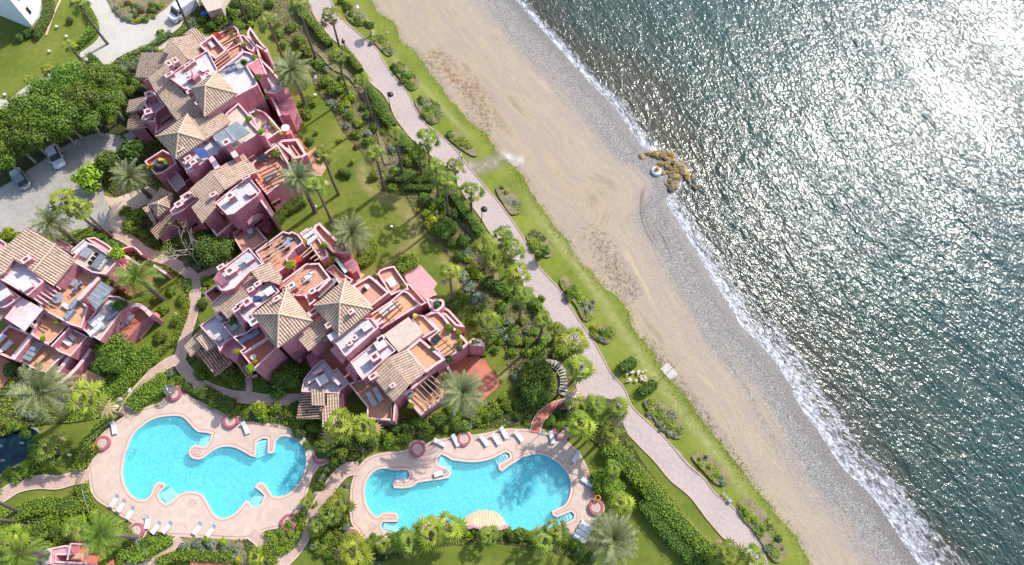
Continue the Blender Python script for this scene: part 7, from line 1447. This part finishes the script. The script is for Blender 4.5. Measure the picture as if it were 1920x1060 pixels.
def person(u, v, lab, cloth, dx, dy, stride=.28, hairc='lamp'):
    w = W(u, v, 0); rz = facing(u, v, dx, dy); t = thing('person', (w.x, w.y, 0), lab, 'person', None, rz)
    J = [(0, 0, .93), (0, 0, 1.15), (0, 0, 1.38), (0, 0, 1.5), (.02, 0, 1.60), (.02, 0, 1.70), (0, .19, 1.38), (-.10, .24, 1.12), (.05, .26, .90), (0, -.19, 1.38), (.10, -.24, 1.12), (.22, -.24, .92), (0, .09, .88), (stride * .6, .10, .50), (stride * .8, .10, .08), (stride * .8 + .16, .10, .05), (0, -.09, .88), (-stride * .25, -.10, .50), (-stride, -.10, .12), (-stride + .14, -.10, .05)]
    R_ = [.14, .13, .16, .06, .095, .10, .065, .045, .035, .065, .045, .035, .09, .06, .04, .04, .09, .06, .04, .04]
    E_ = [(0, 1), (1, 2), (2, 3), (3, 4), (4, 5), (2, 6), (6, 7), (7, 8), (2, 9), (9, 10), (10, 11), (0, 12), (12, 13), (13, 14), (14, 15), (0, 16), (16, 17), (17, 18), (18, 19)]
    me = bpy.data.meshes.new('body'); me.from_pydata(J, E_, []); me.materials.append(M['skin']); o = bpy.data.objects.new('body', me); col.objects.link(o); o.parent = t
    md = o.modifiers.new('skin', 'SKIN'); 
    for i, sv in enumerate(me.skin_vertices[0].data if me.skin_vertices else []): sv.radius = (R_[i], R_[i])
    if not me.skin_vertices: pass
    o.modifiers.new('sub', 'SUBSURF').levels = 1
    b = MB(); b.lathe([(.19, .72), (.20, .95), (.17, 1.12), (.22, 1.32), (.20, 1.42), (.09, 1.48)], n=12, sx=.75, sy=1.05); b.tube([(0, .2, 1.38), (-.10, .25, 1.12)], .075, 7); b.tube([(0, -.2, 1.38), (.10, -.25, 1.12)], .075, 7)
    me2 = b.mesh('shirt', M[cloth]); child('shirt', me2, t); c = MB(); c.tube([(0, .09, .92), (stride * .6, .10, .50), (stride * .8, .10, .12)], [.11, .085, .07], 8); c.tube([(0, -.09, .92), (-stride * .25, -.10, .5), (-stride, -.10, .16)], [.11, .085, .07], 8)
    child('trousers', c.mesh('trousers', M['lamp']), t); h = MB(); h.lathe([(.10, 1.62), (.125, 1.70), (.11, 1.78), (.05, 1.82)], (0, 0, 0), 10); child('hair', h.mesh('hair', M[hairc]), t)
    for s_ in (-1, 1): child('hand', MB().box((.05 if s_ > 0 else .22, s_ * .26, .80), (.05, .03, .11)).mesh('hand', M['skin']), t)
    return t
person(*P('e7 1232,520')[0], 'person in dark clothes walking on the promenade near the top', 'cloth', 10, 60)
person(*P('e9 1165,375')[0], 'person in white at the promenade edge near the beach access', 'cloth2', -60, -40)
# ------------------------------------------------------------------ rocks
def rockmesh(seed):
    rr = random.Random(seed); b = MB(); n = 9; prof = [(.7, -.35), (1, -.1), (.9, .25), (.55, .48), (.12, .56)]
    for q, z in prof:
        for i in range(n): g = 6.283 * i / n; k = q * rr.uniform(.82, 1.12); b.v.append((k * math.cos(g), k * math.sin(g) * .75, z * rr.uniform(.85, 1.15)))
    for j in range(4):
        for i in range(n): b.f.append((j * n + i, j * n + (i + 1) % n, (j + 1) * n + (i + 1) % n, (j + 1) * n + i)); b.m.append(0)
    b.f.append(tuple(4 * n + i for i in range(n))); b.m.append(0); return b
JS = 1.0
RK = {k: [rockmesh(s).mesh('rock', M[k]) for s in range(4)] for k in ('rock', 'ochre', 'stone', 'whitewall')}
def rocks(data, lab, group, z=0, nm='rock', axis=0):
    L_ = sorted(data, key=lambda a: a[axis])
    for i, a in enumerate(L_):
        w = W(a[0], a[1], z); o = bpy.data.objects.new(nm, random.choice(RK[a[3]])); col.objects.link(o); o.location = (w.x, w.y, z + a[2] * .08); r = a[2]; o.scale = (r * JS, r * JS * random.uniform(.7, 1.1), r * JS * .9); o.rotation_euler = (random.uniform(-.15, .15), random.uniform(-.15, .15), random.uniform(0, 6.28))
        tag(o, '%s %s, %s from the %s' % ({'rock': 'dark brown', 'ochre': 'yellowish', 'stone': 'grey', 'whitewall': 'white'}[a[3]], lab, nth(i), 'left' if axis == 0 else 'top'), 'rock', group)
J_ = [(330, 415, .55, 'ochre'), (420, 375, .5, 'ochre'), (495, 385, .75, 'ochre'), (530, 360, .5, 'stone'), (575, 400, .8, 'rock'), (600, 370, .6, 'rock'), (650, 370, .6, 'ochre'), (700, 400, .75, 'ochre'), (640, 440, .6, 'ochre'), (675, 455, .6, 'rock'), (570, 500, .55, 'ochre'), (610, 495, .5, 'ochre'), (650, 490, .5, 'stone'), (720, 490, .8, 'rock'), (665, 555, .75, 'rock'), (590, 610, .5, 'stone'), (640, 600, .4, 'ochre'), (680, 605, .45, 'ochre'), (760, 580, .75, 'ochre'), (815, 565, 1.15, 'stone'), (715, 620, .6, 'stone'), (700, 655, .55, 'ochre'), (770, 650, .6, 'ochre'), (750, 685, .8, 'rock'), (800, 650, .5, 'ochre'), (885, 650, .6, 'ochre'), (905, 690, .4, 'stone'), (680, 700, .5, 'stone'), (725, 760, 1.05, 'stone'), (635, 745, .35, 'ochre'), (975, 780, .45, 'ochre'), (695, 810, .5, 'rock'), (790, 600, .6, 'rock'), (740, 545, .6, 'ochre'), (540, 420, .5, 'rock'), (820, 490, .5, 'stone')]
JS = 1.22
rocks([(1150 + a / 6.387, 230 + c / 6.387, r, 'rock' if k == 'stone' else k) for a, c, r, k in J_], 'boulder of the little breakwater', 'boulders of the breakwater', -.75)
JS = 1.0
rocks([(592, 145, .4, 'whitewall'), (600, 155, .5, 'stone'), (608, 160, .5, 'whitewall'), (670, 15, .5, 'whitewall'), (700, 68, .4, 'stone'), (720, 95, .45, 'whitewall'), (726, 62, .3, 'stone')], 'stone in the planting near the promenade top', 'stones near the promenade top')
rocks([(863, 275, .45, 'stone'), (890, 289, .45, 'stone'), (940, 370, .45, 'stone'), (955, 393, .45, 'stone'), (1008, 477, .5, 'stone'), (1060, 533, .4, 'stone'), (1215, 775, .35, 'stone'), (1220, 783, .35, 'stone'), (1232, 790, .4, 'stone'), (1240, 798, .35, 'stone'), (1248, 808, .35, 'stone'), (1258, 815, .4, 'stone'), (1270, 792, .45, 'stone'), (1384, 952, .45, 'stone'), (1405, 957, .4, 'stone'), (1415, 978, .4, 'stone'), (1265, 815, .35, 'stone'), (1355, 905, .35, 'stone')], 'boulder in a coastal flower bed', 'boulders in the coastal beds')
rocks([(600, 905, .6, 'stone'), (605, 895, .5, 'stone'), (612, 880, .5, 'stone'), (598, 915, .5, 'stone'), (593, 925, .4, 'stone'), (620, 870, .5, 'whitewall'), (224, 750, .5, 'stone'), (215, 765, .6, 'whitewall'), (232, 738, .45, 'stone'), (240, 730, .5, 'whitewall'), (280, 695, .45, 'stone'), (262, 705, .4, 'stone'), (330, 590, .35, 'stone'), (338, 560, .35, 'whitewall'), (346, 535, .35, 'stone'), (335, 620, .35, 'stone'), (640, 950, .5, 'whitewall'), (645, 935, .45, 'whitewall'), (641, 970, .45, 'whitewall'), (648, 920, .4, 'stone'), (156, 966, .5, 'stone')], 'stone edging a garden bed near the pools', 'stones edging the beds')
# stepping stone path in a curve
sp = smooth(PW('c8 330,290 480,240 600,200 700,220 780,290 820,380 840,480 840,580 820,680'), False, 2)
for i, q in enumerate(sp):
    t = (sp[min(i + 1, len(sp) - 1)] - sp[max(i - 1, 0)]).normalized(); b = MB(); b.box((0, 0, 0), (.62, 1.15, .1)); o = b.obj('stepping_stone', M['stone'], None, (0, 0, 0)); o.location = (q.x, q.y, .03 + Z[0]); o.rotation_euler = (0, 0, math.atan2(t.y, t.x)); o.scale = (1, random.uniform(.85, 1.1), 1)
    tag(o, 'pale slab of the curved stepping stone path, %s from the lawn end' % nth(i), 'stepping stone', 'curved stepping stones')
b = MB(); rr = random.Random(2)
for k in range(24): u, v = P('f2 %f,%f' % (rr.uniform(460, 560), rr.uniform(95, 150)))[0]; w = W(u, v, 0); b.lathe([(.28, .02), (.26, .09), (.1, .1)], (w.x, w.y, Z[0]), 7, 0, rr.uniform(.6, 1.1), rr.uniform(.4, .8), rr.uniform(0, 3))
tag(b.obj('loose_paving_stones', M['gravel']), kind='stuff')
# white beacon on the beach, slab with pole, utility covers
w = W(*P('f5 515,585')[0], -.4); t = thing('beacon_base', (w.x, w.y, -.4), 'round white concrete marker with orange top beside the breakwater', 'marker'); MB().lathe([(.85, -.3), (.85, .2), (.75, .3)], (w.x, w.y, -.4), 20).obj('base', M['white'], t); MB().lathe([(.32, .352), (.32, .75), (.22, .85)], (w.x + .05, w.y + .2, -.4), 14).obj('orange_cap', M['flower'], t)
tag(MB().box((*W(1254, 697, 0).to_2d(), -.06), (1.5, 2.2, .14), facing(1254, 697, 60, -50)).obj('concrete_slab', M['drive']), 'pale concrete slab at the lawn edge of the beach', 'slab')
w = W(1254, 697, .1); t = thing('shower_post', (w.x, w.y, .08), 'beach shower post standing on the concrete slab', 'shower'); MB().tube([(w.x, w.y, .08), (w.x, w.y, 2.3), (w.x + .3, w.y, 2.35)], .05, 7).obj('post', M['metal'], t)
for i, (x, y, r) in enumerate([(943, 707, .3), (957, 722, .3), (973, 740, .45)]):
    w = W(*P('f2 %d,%d' % (x, y))[0], .1); tag(MB().box((w.x, w.y, Z[0]), (r * 1.2, r, .15), -.6).obj('utility_cover', M['metal']), 'green utility cover on the coastal lawn, %s from the top' % nth(i), 'utility cover', 'utility covers')
for s_ in ('e8 390,110 470,60 540,120 545,200 480,215 410,170', 'e8 590,320 660,290 760,370 780,440 730,462 660,400', 'e8 770,560 830,510 950,620 990,690 950,740 880,720', 'e8 950,850 1020,790 1130,840 1180,930 1150,1000 1060,1010', 'e9 1060,210 1120,180 1210,240 1290,340 1250,360 1130,280', 'e9 1420,600 1480,570 1590,680 1600,760 1530,780 1470,700', 'e9 1640,950 1700,895 1780,950 1830,1040 1800,1090 1720,1060', 'f1 955,350 1000,300 1100,420 1200,520 1200,600 1130,620 1070,510 1000,430', 'f1 1180,700 1230,650 1330,670 1360,720 1310,785 1240,770 1190,740', 'f2 545,255 600,235 700,300 740,380 735,425 690,425 610,350', 'f2 785,520 860,510 960,600 970,650 910,660 840,590', 'f2 1010,760 1060,725 1150,800 1240,960 1250,1020 1190,1040 1100,900 1030,820'):
    cover(s_, 60, ['leafy', 'leaf', 'leafs', 'leafy', 'leaf', 'leafd'], .55, .26, fill=True)

shrubs('g 25,800,12 45,812,10 70,822,9 5,795,10 15,885,9 40,878,9 62,858,10;y 75,842,9 50,868,8 25,892,8', 'along the edge of the dark pond', 'shrubs round the pond', 0)
b = MB(); rr = random.Random(8)
for u, v in ((44, 832), (3, 837), (8, 864)):
    w = W(u, v, 0)
    for k in range(16): g = rr.uniform(0, 6.28); r = rr.uniform(.02, .3); b.tube([(w.x + r * .3 * math.cos(g), w.y + r * .3 * math.sin(g), -.11), (w.x + r * math.cos(g), w.y + r * math.sin(g), rr.uniform(.15, .7))], .02, 4)
tag(b.obj('pond_fountain_spray', M['plastic']), kind='stuff')
